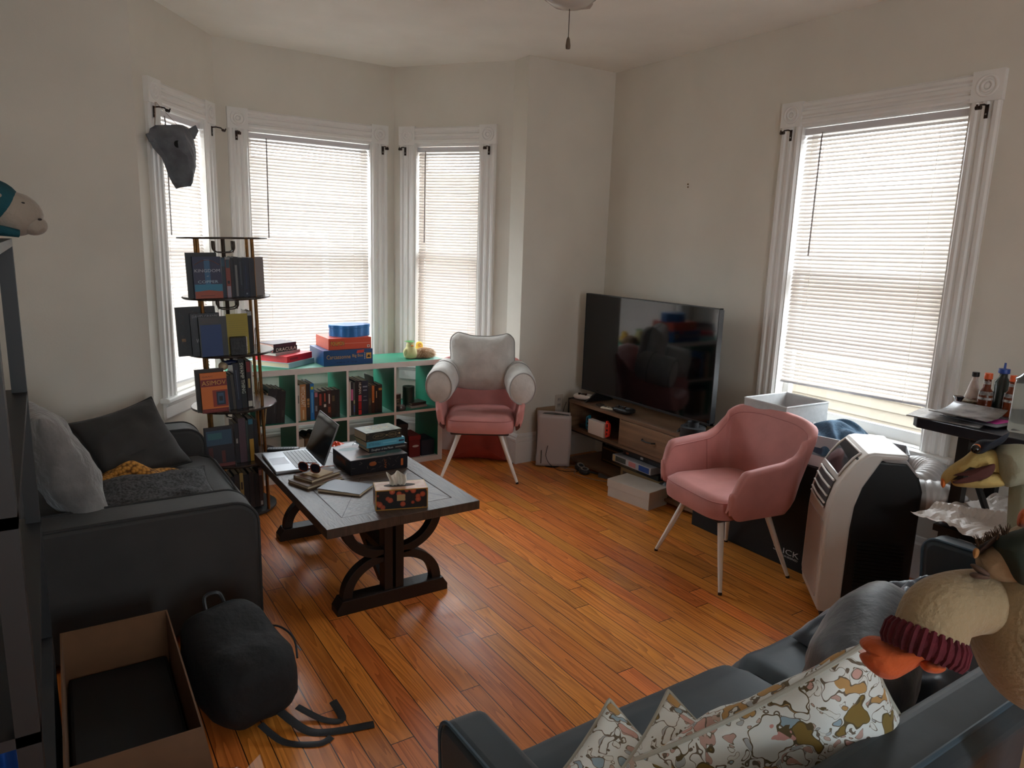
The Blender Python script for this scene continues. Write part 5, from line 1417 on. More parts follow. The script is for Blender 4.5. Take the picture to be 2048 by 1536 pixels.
def journals():
    Ml = mat('worn_leather', (96, 72, 52), .6, var=.3, vscale=14, bump=.3, bscale=30)
    for (x, y, z, L, D, T, a, lab) in ((.955, 3.165, ZT_, .215, .150, .018, 20, 'worn brown leather journal lying lowest beside the laptop'), (.985, 3.195, ZT_ + .0185, .185, .130, .016, 24, 'worn tan leather journal under the sunglasses')):
        t = thing('leather_journal', lab, 'notebook', M=frame((x, y, z), radians(a)))
        m = MB(); m.box(0, L, 0, D, 0, .003); m.box(0, L, 0, D, T - .003, T); m.box(0, L, D - .003, D, 0, T)
        rn = random.Random(int(x * 1000)); m.v = [(px + rn.uniform(-.002, .002), py + rn.uniform(-.002, .002), pz) for px, py, pz in m.v]; m.build('cover', Ml, t)
        m = MB(); m.box(.006, L - .006, .006, D - .004, .003, T - .003); m.build('pages', M_page, t)
    t = thing('paper_slip', 'folded tan paper slip on the upper leather journal', 'paper', M=frame((1.02, 3.215, ZT_ + .0355), radians(28)))
    m = MB(); m.box(0, .105, 0, .095, 0, .003); m.build('slip', mat('tan_paper', (176, 150, 112), .7), t)
journals()
def sunglasses():
    M = frame((1.005, 3.300, ZT_ + .0395), radians(38))
    t = thing('sunglasses', 'tortoiseshell sunglasses with dark lenses resting on the leather journals', 'sunglasses', M=M)
    Mt = mat('tortoiseshell', (150, 62, 28), .2, rgb2=(70, 28, 16), vscale=60); Ml = mat('dark_lens', (34, 28, 38), .08)
    for sx in (-1, 1):
        P = [(.004 * cos(2 * pi * i / 20) * 0 , sx * .034 + .027 * sgnpow(cos(2 * pi * i / 20), .85), .026 + .023 * sgnpow(sin(2 * pi * i / 20), .85)) for i in range(20)]
        r = MB(); r.tube(P, .0026, 6, closed=True); ro = r.build('rim', Mt, t)
        l = MB(); l.prism([(p[1], p[2]) for p in P], -.0008, .0008, 'x'); l.build('lens', Ml, t)
        a = MB(); a.tube(catmull([(0, sx * .062, .034), (.03, sx * .066, .032), (.10, sx * .060, .012), (.135, sx * .052, .002)], 5), [.0026] * 16, 6); a.build('temple', Mt, t)
    b = MB(); b.tube([(0, -.010, .030), (-.003, 0, .034), (0, .010, .030)], .0024, 6); b.build('bridge', Mt, t)
sunglasses()
t = thing('snack_wrapper', 'crumpled orange wrapper at the back of the coffee table', 'wrapper', M=frame((1.325, 3.835, ZT_), .4))
m = MB(); m.grid(lambda u, v: ((u - .5) * .085, (v - .5) * .055, max(.0005, .018 * sin(pi * u) * sin(pi * v) + .014 * nz((u * 4, v * 3, 0), 1.7, 3))), 16, 12); m.build('wrapper', mat('orange_foil', (220, 74, 34), .3), t)
t = thing('glass_paperweight', 'small clear faceted glass on a paper at the back of the coffee table', 'ornament', M=frame((1.39, 3.70, ZT_)))
m = MB(); m.ball((0, 0, .018), (.020, .020, .018), nu=8, nv=6); o = m.build('glass', mat('clear_glass', (235, 238, 240), .03, trans=1.0), t)
for p in o.data.polygons: p.use_smooth = False
t = thing('paper_sheet', 'white paper sheet under the clear glass ornament', 'paper', M=frame((1.27, 3.58, ZT_), .15))
m = MB(); m.box(0, .20, 0, .24, 0, .0006); m.build('sheet', mat('paper_white', (200, 202, 204), .7), t)
def inflate(mb, out, t, M=None, m=0, nr=10, pw=.5, noise_=0.0, seed=0.0, both=True, y0=0.0):
    """puffed shape from an outline in local XZ, thickness t along Y"""
    n = len(out); cx = sum(p[0] for p in out) / n; cz = sum(p[1] for p in out) / n
    for s in ((1, -1) if both else (-1,)):
        def fn(u, v):
            i = u * n; a = int(i) % n; p = out[a]
            r = sin(v * pi / 2)
            x = cx + (p[0] - cx) * r; z = cz + (p[1] - cz) * r
            k = max(0.0, 1 - r * r) ** pw
            y = y0 + s * t / 2 * k + noise_ * k ** .4 * nz((x, z, 0), 8, seed)
            return (x, y, z)
        mb.grid(fn, n, nr, m, True, cu=True, M=M)
def smooth_outline(P, n=6):
    return [(p[0], p[1]) for p in catmull([(a, b, 0) for a, b in P], n, closed=True)]

def POSE(c, up, nrm):
    z = Vector(up).normalized(); y = -Vector(nrm); y = (y - z * y.dot(z)).normalized(); x = y.cross(z)
    return Matrix(((x.x, y.x, z.x, c[0]), (x.y, y.y, z.y, c[1]), (x.z, y.z, z.z, c[2]), (0, 0, 0, 1)))
# ---------------------------------------------------------------- backrest pillow on the pink chair in the bay
def backrest_pillow():
    t = thing('backrest_pillow', 'pale grey plush backrest pillow with two arms, sitting on the pink chair in the bay', 'pillow', M=CH1 @ frame((0, -.045, .615), 0, rx=radians(-8)))
    Mp = mat('pale_grey_plush', (186, 182, 176), .9, var=.08, vscale=14, bump=.35, bscale=40, sheen=.3); Mpi = mat('plush_piping', (150, 146, 142), .85)
    O = [(-.215, .015), (-.235, .10), (-.225, .20), (-.222, .29), (-.215, .355), (-.175, .392), (-.135, .385), (-.06, .372), (.06, .372), (.135, .388), (.175, .392), (.215, .355), (.222, .29), (.218, .22), (.228, .12), (.215, .015), (.12, -.012), (0, -.02), (-.12, -.012)]
    out = smooth_outline(O, 5)
    m = MB(); inflate(m, out, .19, nr=12, pw=.42, noise_=.016, seed=3, y0=-.02); m.build('body', Mp, t, sharp=80)
    MB().tube([(a * 1.004, -.02, b) for a, b in out], .0055, 6, closed=True).build('piping', Mpi, t)
    for s in (-1, 1):
        Ma = frame((s * .262, .10, .085), radians(-s * 8))
        a = MB(Ma)
        def fn(u, v, s=s):
            an = 2 * pi * u; rx_, rz_ = .098, .125
            y = -.155 + .30 * v; e = min(v, (1 - v) * 1.0); k = sqrt(max(0, 1 - max(0, (1 - v * 5)) ** 2 * .5)) * (1 if v < .88 else sqrt(max(.0, 1 - ((v - .88) / .12) ** 2 * .22)))
            w = 1 + .03 * nz((cos(an), sin(an), v * 3), 2.2, s)
            return (cos(an) * rx_ * k * w, y, sin(an) * rz_ * k * w - .012 * (sin(an) < 0) * 0)
        a.grid(fn, 32, 14, cu=True)
        # front disc, slightly domed
        a.grid(lambda u, v: (cos(2 * pi * u) * .0875 * v, .145 + .018 * (1 - v * v), sin(2 * pi * u) * .111 * v), 32, 5, cu=True)
        ao = a.build('arm', Mp, t, sharp=60)
        P = [(cos(2 * pi * i / 32) * .088, .146, sin(2 * pi * i / 32) * .112) for i in range(32)]
        MB(Ma).tube(P, .0045, 6, closed=True).build('piping', Mpi, ao)
        P = [(cos(2 * pi * i / 32) * .099, -.04, sin(2 * pi * i / 32) * .126) for i in range(32)]
        MB(Ma).tube(P, .0045, 6, closed=True).build('piping', Mpi, ao)
backrest_pillow()
# rust cushion under the chair
t = thing('floor_cushion', 'rust red cushion propped on the floor under the pink chair in the bay', 'cushion', M=frame((2.665, 4.490, .002), radians(-38), rx=radians(-14)))
Mr = mat('rust_cotton', (150, 52, 34), .85, var=.08, vscale=10)
O = smooth_outline([(-.20, .02), (-.17, .14), (-.09, .255), (.03, .275), (.12, .245), (.19, .14), (.205, .02), (.20, -.0), (.0, .012), (-.19, .0)], 5)
m = MB(); inflate(m, O, .15, pw=.45, noise_=.01); m.build('cover', Mr, t, sharp=80)

# ---------------------------------------------------------------- cushions and throw on the grey sofa
t = thing('throw_pillow', 'dark grey square pillow with piping leaning in the far corner of the grey sofa', 'pillow', M=POSE((.295, 3.83, .60), (-.35, .50, .75), (.22, -.72, .6)))
cushion(.42, .40, .15, M_grey_vel, 'cover', t, seed=2, ear=.10, wrinkle=.016, piping=M_grey_pip)
t = thing('throw_pillow', 'light grey fluffy pillow at the sofa back beside the black rack', 'pillow', M=frame((-.005, 3.24, .70), radians(100), rx=radians(-20)))
Mfl = mat('fluffy_grey', (118, 116, 114), .95, var=.2, vscale=9, bump=.8, bscale=34, sheen=.4)
cushion(.46, .54, .20, Mfl, 'cover', t, seed=5, ear=.06, wrinkle=.014)
t = thing('throw_pillow', 'charcoal patterned cushion lying flat on the near side of the grey sofa', 'pillow', M=frame((.285, 3.230, .525), radians(4), rx=radians(-78)))
Mch = mat('charcoal_weave', (40, 40, 42), .85, rgb2=(84, 86, 88), vscale=90, bump=.3, bscale=120)
cushion(.56, .36, .10, Mch, 'cover', t, seed=7, ear=.08, wrinkle=.014, piping=M_grey_pip)
# mustard knit throw
t = thing('knit_throw', 'mustard yellow knitted throw bunched on the grey sofa seat', 'blanket', M=frame((.26, 3.52, .462)))
Mk = bpy.data.materials.new('mustard_knit'); Mk.use_nodes = True; nt = Mk.node_tree; bs = nt.nodes['Principled BSDF']; bs.inputs['Roughness'].default_value = .9
tc = nt.nodes.new('ShaderNodeTexCoord'); wv = nt.nodes.new('ShaderNodeTexVoronoi'); wv.inputs['Scale'].default_value = 62; nt.links.new(tc.outputs['Object'], wv.inputs['Vector'])
r = nt.nodes.new('ShaderNodeValToRGB'); r.color_ramp.elements[0].color = lin((206, 148, 66)); r.color_ramp.elements[0].position = .35; r.color_ramp.elements[1].color = lin((96, 62, 26)); r.color_ramp.elements[1].position = .8
nt.links.new(wv.outputs['Distance'], r.inputs['Fac']); nt.links.new(r.outputs['Color'], bs.inputs['Base Color'])
bp = nt.nodes.new('ShaderNodeBump'); bp.inputs['Strength'].default_value = .6; bp.inputs['Distance'].default_value = .01; bp.invert = True; nt.links.new(wv.outputs['Distance'], bp.inputs['Height']); nt.links.new(bp.outputs['Normal'], bs.inputs['Normal'])
m = MB()
def fn(u, v):
    x = (u - .5) * .50; y = (v - .5) * .30
    k = max(0.0, (1 - (2 * u - 1) ** 2) * (1 - (2 * v - 1) ** 2)) ** .5
    z = .105 * k * (.75 + .45 * nz((x * 1.0, y * 2, 0), 6, 4)) + .022 * k * sin(x * 26 + y * 30) + .03 * k * math.exp(-((x + .02) / .08) ** 2)
    return (x + .015 * nz((x, y, 1), 9, 2), y, max(z, 0.002 * k))
m.grid(fn, 48, 32); m.build('knit', Mk, t, sharp=85)

# ---------------------------------------------------------------- grey animal mask hanging at the left bay window
def mask():
    o = Vector((.655, 4.520, 0)); 
    M = frame((.650, 4.515, 2.050), radians(24), ry=radians(-4))
    t = thing('animal_mask', 'dark grey papercraft animal head mask hanging at the left bay window', 'mask', M=M)
    Mm = mat('mask_grey', (96, 100, 106), .6, var=.22, vscale=14, bump=.25, bscale=26)
    # front outline (x, z), depth ridge along the muzzle
    rows = [(.150, -.085, .095, .055), (.130, -.118, .115, .085), (.080, -.142, .122, .105), (.030, -.118, .120, .118), (-.02, -.074, .112, .122), (-.07, -.058, .098, .122), (-.11, -.046, .082, .118), (-.15, -.030, .062, .105), (-.178, -.006, .036, .085)]
    m = MB(); V = []
    for (z, a, b, d) in rows:
        c = (a + b) / 2 + .02
        for k in range(9):
            q = k / 8; x = a + (b - a) * q; rd = (x - c) / ((b - a) / 2)
            y = -d * (1 - min(1, abs(rd)) ** 1.6 * .85) + .01 * nz((x, z, 0), 30, 1)
            V.append((x, y, z + .008 * (1 - abs(rd))))
    f = [(r * 9 + k, r * 9 + k + 1, (r + 1) * 9 + k + 1, (r + 1) * 9 + k) for r in range(len(rows) - 1) for k in range(8)]
    m.add(V, f); m.add([V[k] for k in range(9)] + [(.01, .0, .145)], [(k, k + 1, 9) for k in range(8)])
    bo = m.build('face', Mm, t); md = bo.modifiers.new('s', 'SOLIDIFY'); md.thickness = .004
    e = MB(); e.prism([(.085, .135), (.145, .165), (.160, .135), (.128, .085)], -.035, -.028, 'y'); e.build('ear', Mm, t, bevel=.003)
    e = MB(); e.prism([(-.150, .055), (-.165, .095), (-.14, .105), (-.125, .06)], -.05, -.038, 'y'); e.build('ear', Mm, t, bevel=.003)
    for (x, z) in ((-.022, .050),):
        h = MB(frame((x, -.098 if x < 0 else -.075, z), 0, rx=radians(90))); h.lathe([(0, .002), (.019, .002), (.019, -.004), (0, -.004)], 20); h.build('eye_hole', mat('mask_hole', (6, 6, 7), .9), t, sharp=30)
    s = MB(); s.tube([(.03, -.05, .145), (-.030, .045, .275)], .0012, 5); s.tube([(-.10, -.02, .10), (-.036, .045, .275)], .0012, 5); s.tube([(-.030, .045, .275), (-.055, .04, .15), (-.05, .03, .12)], .0012, 5); s.build('string', mat('string_tan', (140, 110, 92), .8), t)
mask()

# ---------------------------------------------------------------- game console, outlet, cables by the back wall
def console():
    t = thing('game_console', 'tall white and black game console standing on the floor beside the tv stand', 'game console', M=frame((3.085, 4.115, 0), radians(236)))
    Mw = mat('console_white', (176, 168, 166), .4); Mb_ = mat('console_black', (12, 12, 14), .25)
    def side(x, sx):
        m = MB()
        def fn(u, v):
            y = -.125 + .25 * u; z = .012 + .385 * v
            k = 1 - (2 * u - 1) ** 2
            return (x + sx * (.006 * k + .012 * (v - .5) ** 2 * 2 - .004), y + .006 * sin(v * pi), z + (.012 * (1 - u) if v == 1 else 0))
        m.grid(fn, 12, 16); o = m.build('side_panel', Mw, t); md = o.modifiers.new('s', 'SOLIDIFY'); md.thickness = .005; md.offset = 0
        return o
    side(-.048, -1); side(.048, 1)
    c = MB(); P = [(-.120, .012), (.118, .012), (.118, .385), (.0, .400), (-.07, .398), (-.105, .375), (-.125, .33)]; c.prism(P, -.040, .040, 'x'); c.build('core', Mb_, t, bevel=.008)
    s = MB(); s.box(.050, .0600, -.088, -.083, .03, .13); s.build('disc_slot', Mb_, t)
    b = MB(); b.lathe([(0, 0), (.06, 0), (.06, .008), (.05, .014), (0, .014)], 28); b.build('stand', Mb_, t, sharp=30)
console()
t = thing('cardboard_sheet', 'flat brown cardboard leaning behind the game console', 'cardboard', M=frame((3.035, 4.245, 0), 0, rx=radians(-3)))
m = MB(); m.box(0, .17, 0, .006, 0, .415); m.build('sheet', mat('kraft_card', (150, 124, 96), .8), t)
t = thing('wall_outlet', 'white double wall outlet above the game console', 'outlet', M=frame((3.25, YB, .435)))
m = MB(); m.box(-.038, .038, -.006, 0, -.06, .06); m.build('plate', mat('outlet_plate', (196, 184, 170), .4), t, bevel=.002)
for z in (-.022, .022):
    m = MB(); m.box(-.016, .016, -.009, -.006, z - .014, z + .014); so = m.build('socket', mat('outlet_socket', (176, 164, 152), .4), t, bevel=.003)
    m = MB(); m.box(-.008, -.005, -.0095, -.009, z - .002, z + .008); m.box(.005, .008, -.0095, -.009, z - .002, z + .008); m.build('slots', M_blackp, so)
def cable(name, label, P, r, rgb, cat='cable'):
    m = MB(); m.tube(catmull(P, 8), r, 6); o = m.build(name, cmat(rgb, .5)); return tag(o, label, cat)
cable('power_cable', 'thin black cable looping from the game console over the floor', [(3.08, 4.16, .19), (3.03, 4.10, .17), (2.985, 4.06, .10), (3.02, 4.04, .03), (3.06, 3.97, .004), (3.16, 3.90, .004), (3.26, 3.98, .004)], .0022, (20, 18, 18))
cable('power_cable', 'long pale cable running along the floor to the shoe box', [(3.10, 4.03, .004), (3.16, 3.93, .004), (3.10, 3.86, .005), (3.12, 3.76, .004), (3.17, 3.66, .004), (3.24, 3.58, .004)], .0028, (150, 136, 124))
cable('power_cable', 'pale grey cable curling by the game console foot', [(3.11, 3.99, .004), (3.20, 4.03, .006), (3.26, 3.92, .005), (3.20, 3.82, .004)], .0026, (132, 122, 114))
cable('power_cable', 'black cable hanging down in front of the game console', [(3.213, 4.140, .47), (3.185, 4.150, .36), (3.19, 4.150, .22), (3.18, 4.165, .12), (3.22, 4.14, .06)], .0022, (16, 16, 18))
t = thing('headset', 'pair of grey and white over-ear headphones on the floor under the tv stand', 'headphones', M=frame((3.225, 3.86, 0)))
for (x, y, a) in ((-.05, -.02, 10), (-.02, .065, 24)):
    m = MB(frame((x, y, .022), 0, rx=radians(a))); m.lathe([(0, .018), (.030, .018), (.040, .010), (.042, 0), (.040, -.012), (.028, -.018), (0, -.018)], 24); o = m.build('ear_cup', mat('headset_dark', (40, 40, 42), .5), t, sharp=50)
    m = MB(frame((x, y, .022), 0, rx=radians(a))); m.lathe([(.018, .0190), (.030, .0190), (.030, .0175)], 24); m.build('cup_ring', mat('headset_light', (150, 146, 142), .4), o)
m = MB(); m.tube(catmull([(-.05, -.06, .03), (.03, -.10, .012), (.12, -.05, .012), (.11, .06, .012), (-.01, .10, .03)], 6), .008, 8); m.build('headband', mat('headset_dark', (40, 40, 42), .5), t)
t = thing('power_strip', 'grey power strip on the floor under the tv stand', 'power strip', M=frame((3.30, 3.62, 0), radians(-62)))
m = MB(); m.box(-.14, .14, -.028, .028, 0, .03); m.build('body', mat('strip_grey', (92, 92, 96), .4), t, bevel=.005)
m = MB(); [m.box(-.11 + i * .05, -.085 + i * .05, -.012, .012, .030, .031) for i in range(5)]; m.build('sockets', M_blackp, t)

# on and under the tv stand
def gamepad(label, M, rgb):
    t = thing('game_controller', label, 'game controller', M=M)
    Mw = cmat(rgb, .35); Mb_ = mat('console_black', (12, 12, 14), .25)
    P = smooth_outline([(-.03, .030), (.03, .030), (.062, .026), (.078, .0), (.080, -.045), (.066, -.060), (.046, -.035), (.03, -.016), (-.03, -.016), (-.046, -.035), (-.066, -.060), (-.080, -.045), (-.078, 0), (-.062, .026)], 4)
    m = MB(frame((0, 0, .024), 0, rx=radians(90))); inflate(m, P, .044, pw=.35, nr=8); m.build('shell', Mw, t, sharp=80)
    m = MB(); m.ball((0, .006, .040), (.034, .020, .010), nu=16, nv=8); m.build('centre_pad', Mb_, t)
    for sx in (-1, 1):
        m = MB(); m.tube([(sx * .026, -.010, .040), (sx * .026, -.010, .054)], [.008, .010], 12); m.build('thumb_stick', Mb_, t)
gamepad('white game controller standing at the left end of the tv stand top', frame((3.285, 4.035, .4985), radians(-64)), (206, 198, 190))
t = thing('small_gamepad', 'small cream handheld gamepad on the tv stand top', 'game controller', M=frame((3.265, 3.72, .4985), radians(-70)))
m = MB(); m.box(-.055, .055, -.026, .026, 0, .014); m.build('body', cmat((196, 188, 168), .4), t, bevel=.007, bseg=3)
m = MB(); [m.cbox(c, (.009, .009, .003)) for c in ((-.034, 0, .0145), (-.022, 0, .0145), (-.028, .009, .0145), (.022, .006, .0145), (.034, -.004, .0145), (.028, .012, .0145), (.0, .0, .0145))]; m.build('buttons', M_blackp, t)
cable('controller_cable', 'coil of thin black cable beside the cream gamepad on the tv stand', [(3.275 + .028 * cos(i * .9), 3.825 + .034 * sin(i * .9), .502 + .0006 * i) for i in range(16)], .0018, (16, 16, 16))
gamepad('black game controller lying on the tv stand top before the screen', frame((3.262, 3.575, .4985), radians(-80)), (22, 22, 24))
t = thing('handheld_console', 'handheld game console in a white dock with one red and one blue side', 'game console', M=frame((3.245, 3.80, .2925), radians(-90)))
m = MB(); m.box(-.088, .088, -.02, .022, 0, .104); m.build('dock', cmat((206, 196, 186), .4), t, bevel=.004)
for sx, c in ((1, (226, 60, 44)), (-1, (24, 110, 140))):
    m = MB(); m.prism(smooth_outline([(sx * .092, .012), (sx * .110, .014), (sx * .126, .03), (sx * .127, .10), (sx * .110, .118), (sx * .092, .119)], 3), -.008, .008, 'y'); o = m.build('side_controller', cmat(c, .4), t)
    m = MB(); [m.ball((sx * .109, -.009, z), (.0065 if k else .009, .003, .0065 if k else .009), nu=10, nv=6) for z, k in ((.088, 1), (.102, 1), (.095, 1), (.062, 0), (.035, 1))]; m.build('buttons', M_blackp, o)
t = thing('set_top_box', 'flat black box at the back of the open tv stand cubby', 'media box', M=frame((3.34, 3.98, .2925), .2))
m = MB(); m.box(-.07, .08, -.07, .07, 0, .03); m.build('body', M_blackp, t, bevel=.008)
def flatbox(label, x0, x1, y0, y1, z0, z1, rgb, deco=(), name='box', cat='box'):
    t = thing(name, label, cat); b = MB(); b.box(x0, x1, y0, y1, z0, z1); b.build('body', cmat(rgb, .5), t, bevel=.001)
    for (a, c, d, e, col) in deco:   # on the -X face: y range (fractions), z range
        m = MB(); m.box(x0 - .0012, x0, y1 - (y1 - y0) * c, y1 - (y1 - y0) * a, z0 + (z1 - z0) * d, z0 + (z1 - z0) * e); m.build('printed_panel', cmat(col), t)
    return t
B0 = .046
flatbox('brown cardboard box at the bottom of the boxes under the tv stand', 3.27, 3.56, 3.10, 3.56, B0, B0 + .075, (132, 106, 70), [(.05, .3, .3, .7, (70, 60, 44))])
flatbox('dark board game box under the tv stand, below the white one', 3.275, 3.55, 3.20, 3.62, B0 + .0755, B0 + .108, (42, 38, 34), [(.1, .5, .2, .8, (82, 76, 60))])
flatbox('white board game box with pink and blue panels under the tv stand', 3.24, 3.54, 3.24, 3.62, B0 + .1085, B0 + .155, (168, 168, 172), [(.02, .07, 0, 1, (190, 160, 110)), (.09, .36, .15, .9, (60, 70, 66)), (.44, .62, .15, .85, (186, 120, 118)), (.70, .96, .1, .9, (26, 70, 140))])
flatbox('black board game box with a small white letter mark under the tv stand', 3.30, 3.56, 3.16, 3.58, B0 + .1555, B0 + .195, (26, 26, 30), [(.42, .48, .3, .75, (200, 200, 200)), (.6, .9, .2, .8, (44, 44, 50)), (.08, .14, .3, .6, (150, 80, 50))])
flatbox('dark gold trimmed game box leaning at the back under the tv stand', 3.40, 3.56, 3.66, 3.92, B0, B0 + .12, (44, 36, 28), [(.05, .95, .85, .93, (128, 96, 50)), (.05, .95, .1, .16, (128, 96, 50))])
flatbox('yellow and black card box low under the tv stand behind the shoe box', 3.27, 3.50, 2.92, 3.06, B0, B0 + .07, (150, 118, 40), [(.05, .95, .3, .7, (40, 34, 24))])
t = thing('crumpled_bag', 'dark crumpled plastic bag pushed under the tv stand', 'bag', M=frame((3.36, 3.04, B0 + .071)))
m = MB(); m.grid(lambda u, v: ((u - .5) * .22, (v - .5) * .26, max(0, .075 * (sin(pi * u) * sin(pi * v)) ** .6 + .03 * nz((u * 3, v * 3, 0), 1.8, 4))), 20, 20); m.build('bag', mat('dark_film', (30, 30, 32), .3), t)
# shoe box
t = thing('shoe_box', 'white shoe box with lid on the floor in front of the tv stand', 'box', M=frame((3.070, 3.065, 0), radians(8)))
Ms = mat('shoebox_white', (196, 188, 178), .6, var=.04)
m = MB(); m.box(.005, .195, .005, .345, 0, .075); m.build('body', Ms, t); m = MB(); m.box(0, .20, 0, .35, .066, .118); m.build('lid', Ms, t, bevel=.002)
# yoga mat roll
t = thing('rolled_mat', 'thick black foam mat rolled upright at the end of the tv stand', 'mat', M=frame((3.235, 2.905, .4985)))
m = MB()
P = [((.030 + .0042 * i / 3.2) * cos(i * .42), (.030 + .0042 * i / 3.2) * sin(i * .42)) for i in range(34)]
m.lathe([(.034, .10), (.034, 0), (.074, 0), (.075, .002), (.075, .068), (.073, .070), (.038, .070), (.034, .064)], 36); m.build('roll', mat('foam_black', (30, 31, 34), .7), t, sharp=40)
m = MB(); m.lathe([(.045, .0708), (.047, .0712), (.049, .0708)], 36); m.lathe([(.058, .0708), (.060, .0712), (.062, .0708)], 36); m.build('spiral_edge', mat('foam_edge', (56, 58, 62), .7), t)
m = MB(); m.box(-.03, .08, -.14, -.078, 0, .03); tag(m.build('soundbar_end', M_blackp, None, bevel=.004), 'small black box beside the rolled mat on the tv stand', 'speaker'); bpy.data.objects['soundbar_end'].location = (3.235, 2.95, .4985)

# ---------------------------------------------------------------- things on the black carton under the window
ZC = .5755
def bin_():
    t = thing('storage_bin', 'open pale grey fabric storage bin on the black carton by the window', 'storage bin', M=frame((3.165, 2.225, ZC), radians(-2)))
    Mg = mat('bin_fabric', (176, 178, 178), .85, var=.05, vscale=40, bump=.15, bscale=160); w, d, h, th = .345, .275, .26, .006
    m = MB()
    m.box(0, w, 0, th, 0, h); m.box(0, w, d - th, d, 0, h); m.box(0, th, th, d - th, 0, h); m.box(w - th, w, th, d - th, 0, h); m.box(th, w - th, th, d - th, 0, .006); m.build('walls', Mg, t)
    m = MB(); P = [(0, 0, h), (w, 0, h), (w, d, h), (0, d, h)]; m.tube([(a, b, c) for a, b, c in P], .0045, 6, closed=True); m.build('rim_binding', mat('bin_binding', (196, 198, 198), .8), t)
    m = MB(); m.tube(catmull([(.11, -.004, h * .52), (.12, -.016, h * .54), (.17, -.022, h * .55), (.225, -.016, h * .54), (.235, -.004, h * .52)], 5), .013, 8, flat=.35); m.build('handle', mat('bin_strap', (206, 206, 206), .8), t)
    m = MB(); m.box(.098, .118, -.003, 0, h * .42, h * .62); m.box(.228, .248, -.003, 0, h * .42, h * .62); m.build('handle_patch', mat('bin_strap', (206, 206, 206), .8), t)
bin_()
t = thing('jeans', 'crumpled blue denim clothes heaped beside the grey bin', 'clothes', M=frame((3.385, 2.060, ZC + .055), radians(-22)))
m = MB()
def fn(u, v):
    x = (u - .5) * .34; y = (v - .5) * .26; k = max(0.0, (1 - (2 * u - 1) ** 2) * (1 - (2 * v - 1) ** 2)) ** .42
    return (x, y, .165 * k * (.85 + .25 * nz((x, y, 0), 5, 6)) + .016 * k * sin(x * 60 + 14 * nz((x, y, 0), 6, 2)) + .004)
m.grid(fn, 60, 40); m.build('denim', mat('denim_blue', (58, 88, 112), .85, var=.2, vscale=30, bump=.3, bscale=90), t, sharp=85)
def open_tray(label, M, w, d, h, rgb, inner, name='open_box'):
    t = thing(name, label, 'box', M=M); th = .005
    m = MB(); m.box(0, w, 0, th, 0, h); m.box(0, w, d - th, d, 0, h); m.box(0, th, th, d - th, 0, h); m.box(w - th, w, th, d - th, 0, h); m.build('walls', cmat(rgb, .6), t)
    m = MB(); m.box(th, w - th, th, d - th, 0, .004); m.build('floor_panel', cmat(inner, .6), t)
    return t
open_tray('white open box under the denim, behind the air conditioner', frame((3.175, 1.955, ZC), radians(3)), .30, .235, .055, (198, 196, 196), (150, 146, 144))
to = open_tray('open shallow grey box with brown floral inside, under the window', frame((3.40, 1.700, ZC + .058), radians(32), rx=radians(5)), .185, .42, .060, (150, 152, 156), (96, 70, 66))
m = MB()
rn = random.Random(9)
for i in range(26):
    x = .05 + rn.uniform(0, .10); y = .22 + rn.uniform(0, .14); a = rn.uniform(0, 6.28); m.tube([(x, y, .006), (x + .016 * cos(a), y + .016 * sin(a), .008), (x + .028 * cos(a + .5), y + .028 * sin(a + .5), .006)], [.0016, .003, .0006], 5)
m.build('floral_print', cmat((206, 150, 110)), to)
m = MB(); m.tube([(.09, .06, .006), (.10, .10, .009), (.08, .15, .006)], [.002, .012, .001], 6, flat=.3); m.tube([(.10, .07, .006), (.13, .10, .009), (.14, .13, .006)], [.002, .010, .001], 6, flat=.3); m.build('feather_print', cmat((214, 132, 60)), to)
t = thing('patterned_cloth', 'dark red patterned cloth hanging over the carton beside the white open box', 'cloth', M=frame((3.142, 2.10, ZC)))
m = MB(); m.grid(lambda u, v: (-.006 + .010 * sin(v * 6) + (.03 * u if u > .5 else 0), .02 + .13 * v, .02 + .05 * (1 - abs(2 * u - 1)) + .010 * nz((u, v, 0), 6, 1)), 14, 12); m.build('cloth', mat('dark_red_pattern', (60, 26, 40), .8, rgb2=(170, 110, 60), vscale=90), t)

# ---------------------------------------------------------------- bottles and magazines on the bar table
ZB_ = .9805
def bottle(label, x, y, prof, glass, parts, name='bottle'):
    t = thing(name, label, 'bottle', loc=(x, y, ZB_))
    m = MB(); m.lathe(prof, 28); m.build('glass', glass, t, sharp=50)
    for (nm, pr, mt) in parts:
        m = MB(); m.lathe(pr, 28); m.build(nm, mt, t, sharp=50)
bottle('clear syrup bottle with black cap and printed label on the bar table', 3.375, 1.455, [(0, 0), (.030, 0), (.031, .05), (.028, .06), (.016, .115), (.012, .125), (.012, .142), (0, .142)], mat('milky_glass', (198, 186, 180), .25, var=.1, vscale=60), [('cap', [(0, .158), (.014, .158), (.0145, .140), (.012, .138)], M_blackp), ('printed_label', [(.0316, .006), (.0316, .048)], mat('syrup_label', (206, 196, 190), .6, rgb2=(140, 92, 84), vscale=120))])
Mamb = mat('amber_glass', (120, 52, 24), .12, trans=.3); Mlab = mat('bitter_label', (196, 194, 190), .6, rgb2=(90, 84, 84), vscale=70)
for (x, y, lab) in ((3.305, 1.375, 'amber bottle with orange cap and white label, front of the small bottles'), (3.345, 1.295, 'amber bottle with orange cap half hidden behind the large clear bottle')):
    bottle(lab, x, y, [(0, 0), (.026, 0), (.027, .075), (.024, .095), (.015, .108), (.0135, .145), (0, .145)], Mamb, [('cap', [(0, .172), (.015, .172), (.016, .148), (.013, .146)], mat('orange_cap', (226, 96, 44), .4)), ('neck_label', [(.0146, .112), (.0140, .138)], Mlab), ('label', [(.0276, .060), (.0252, .096)], Mlab)])
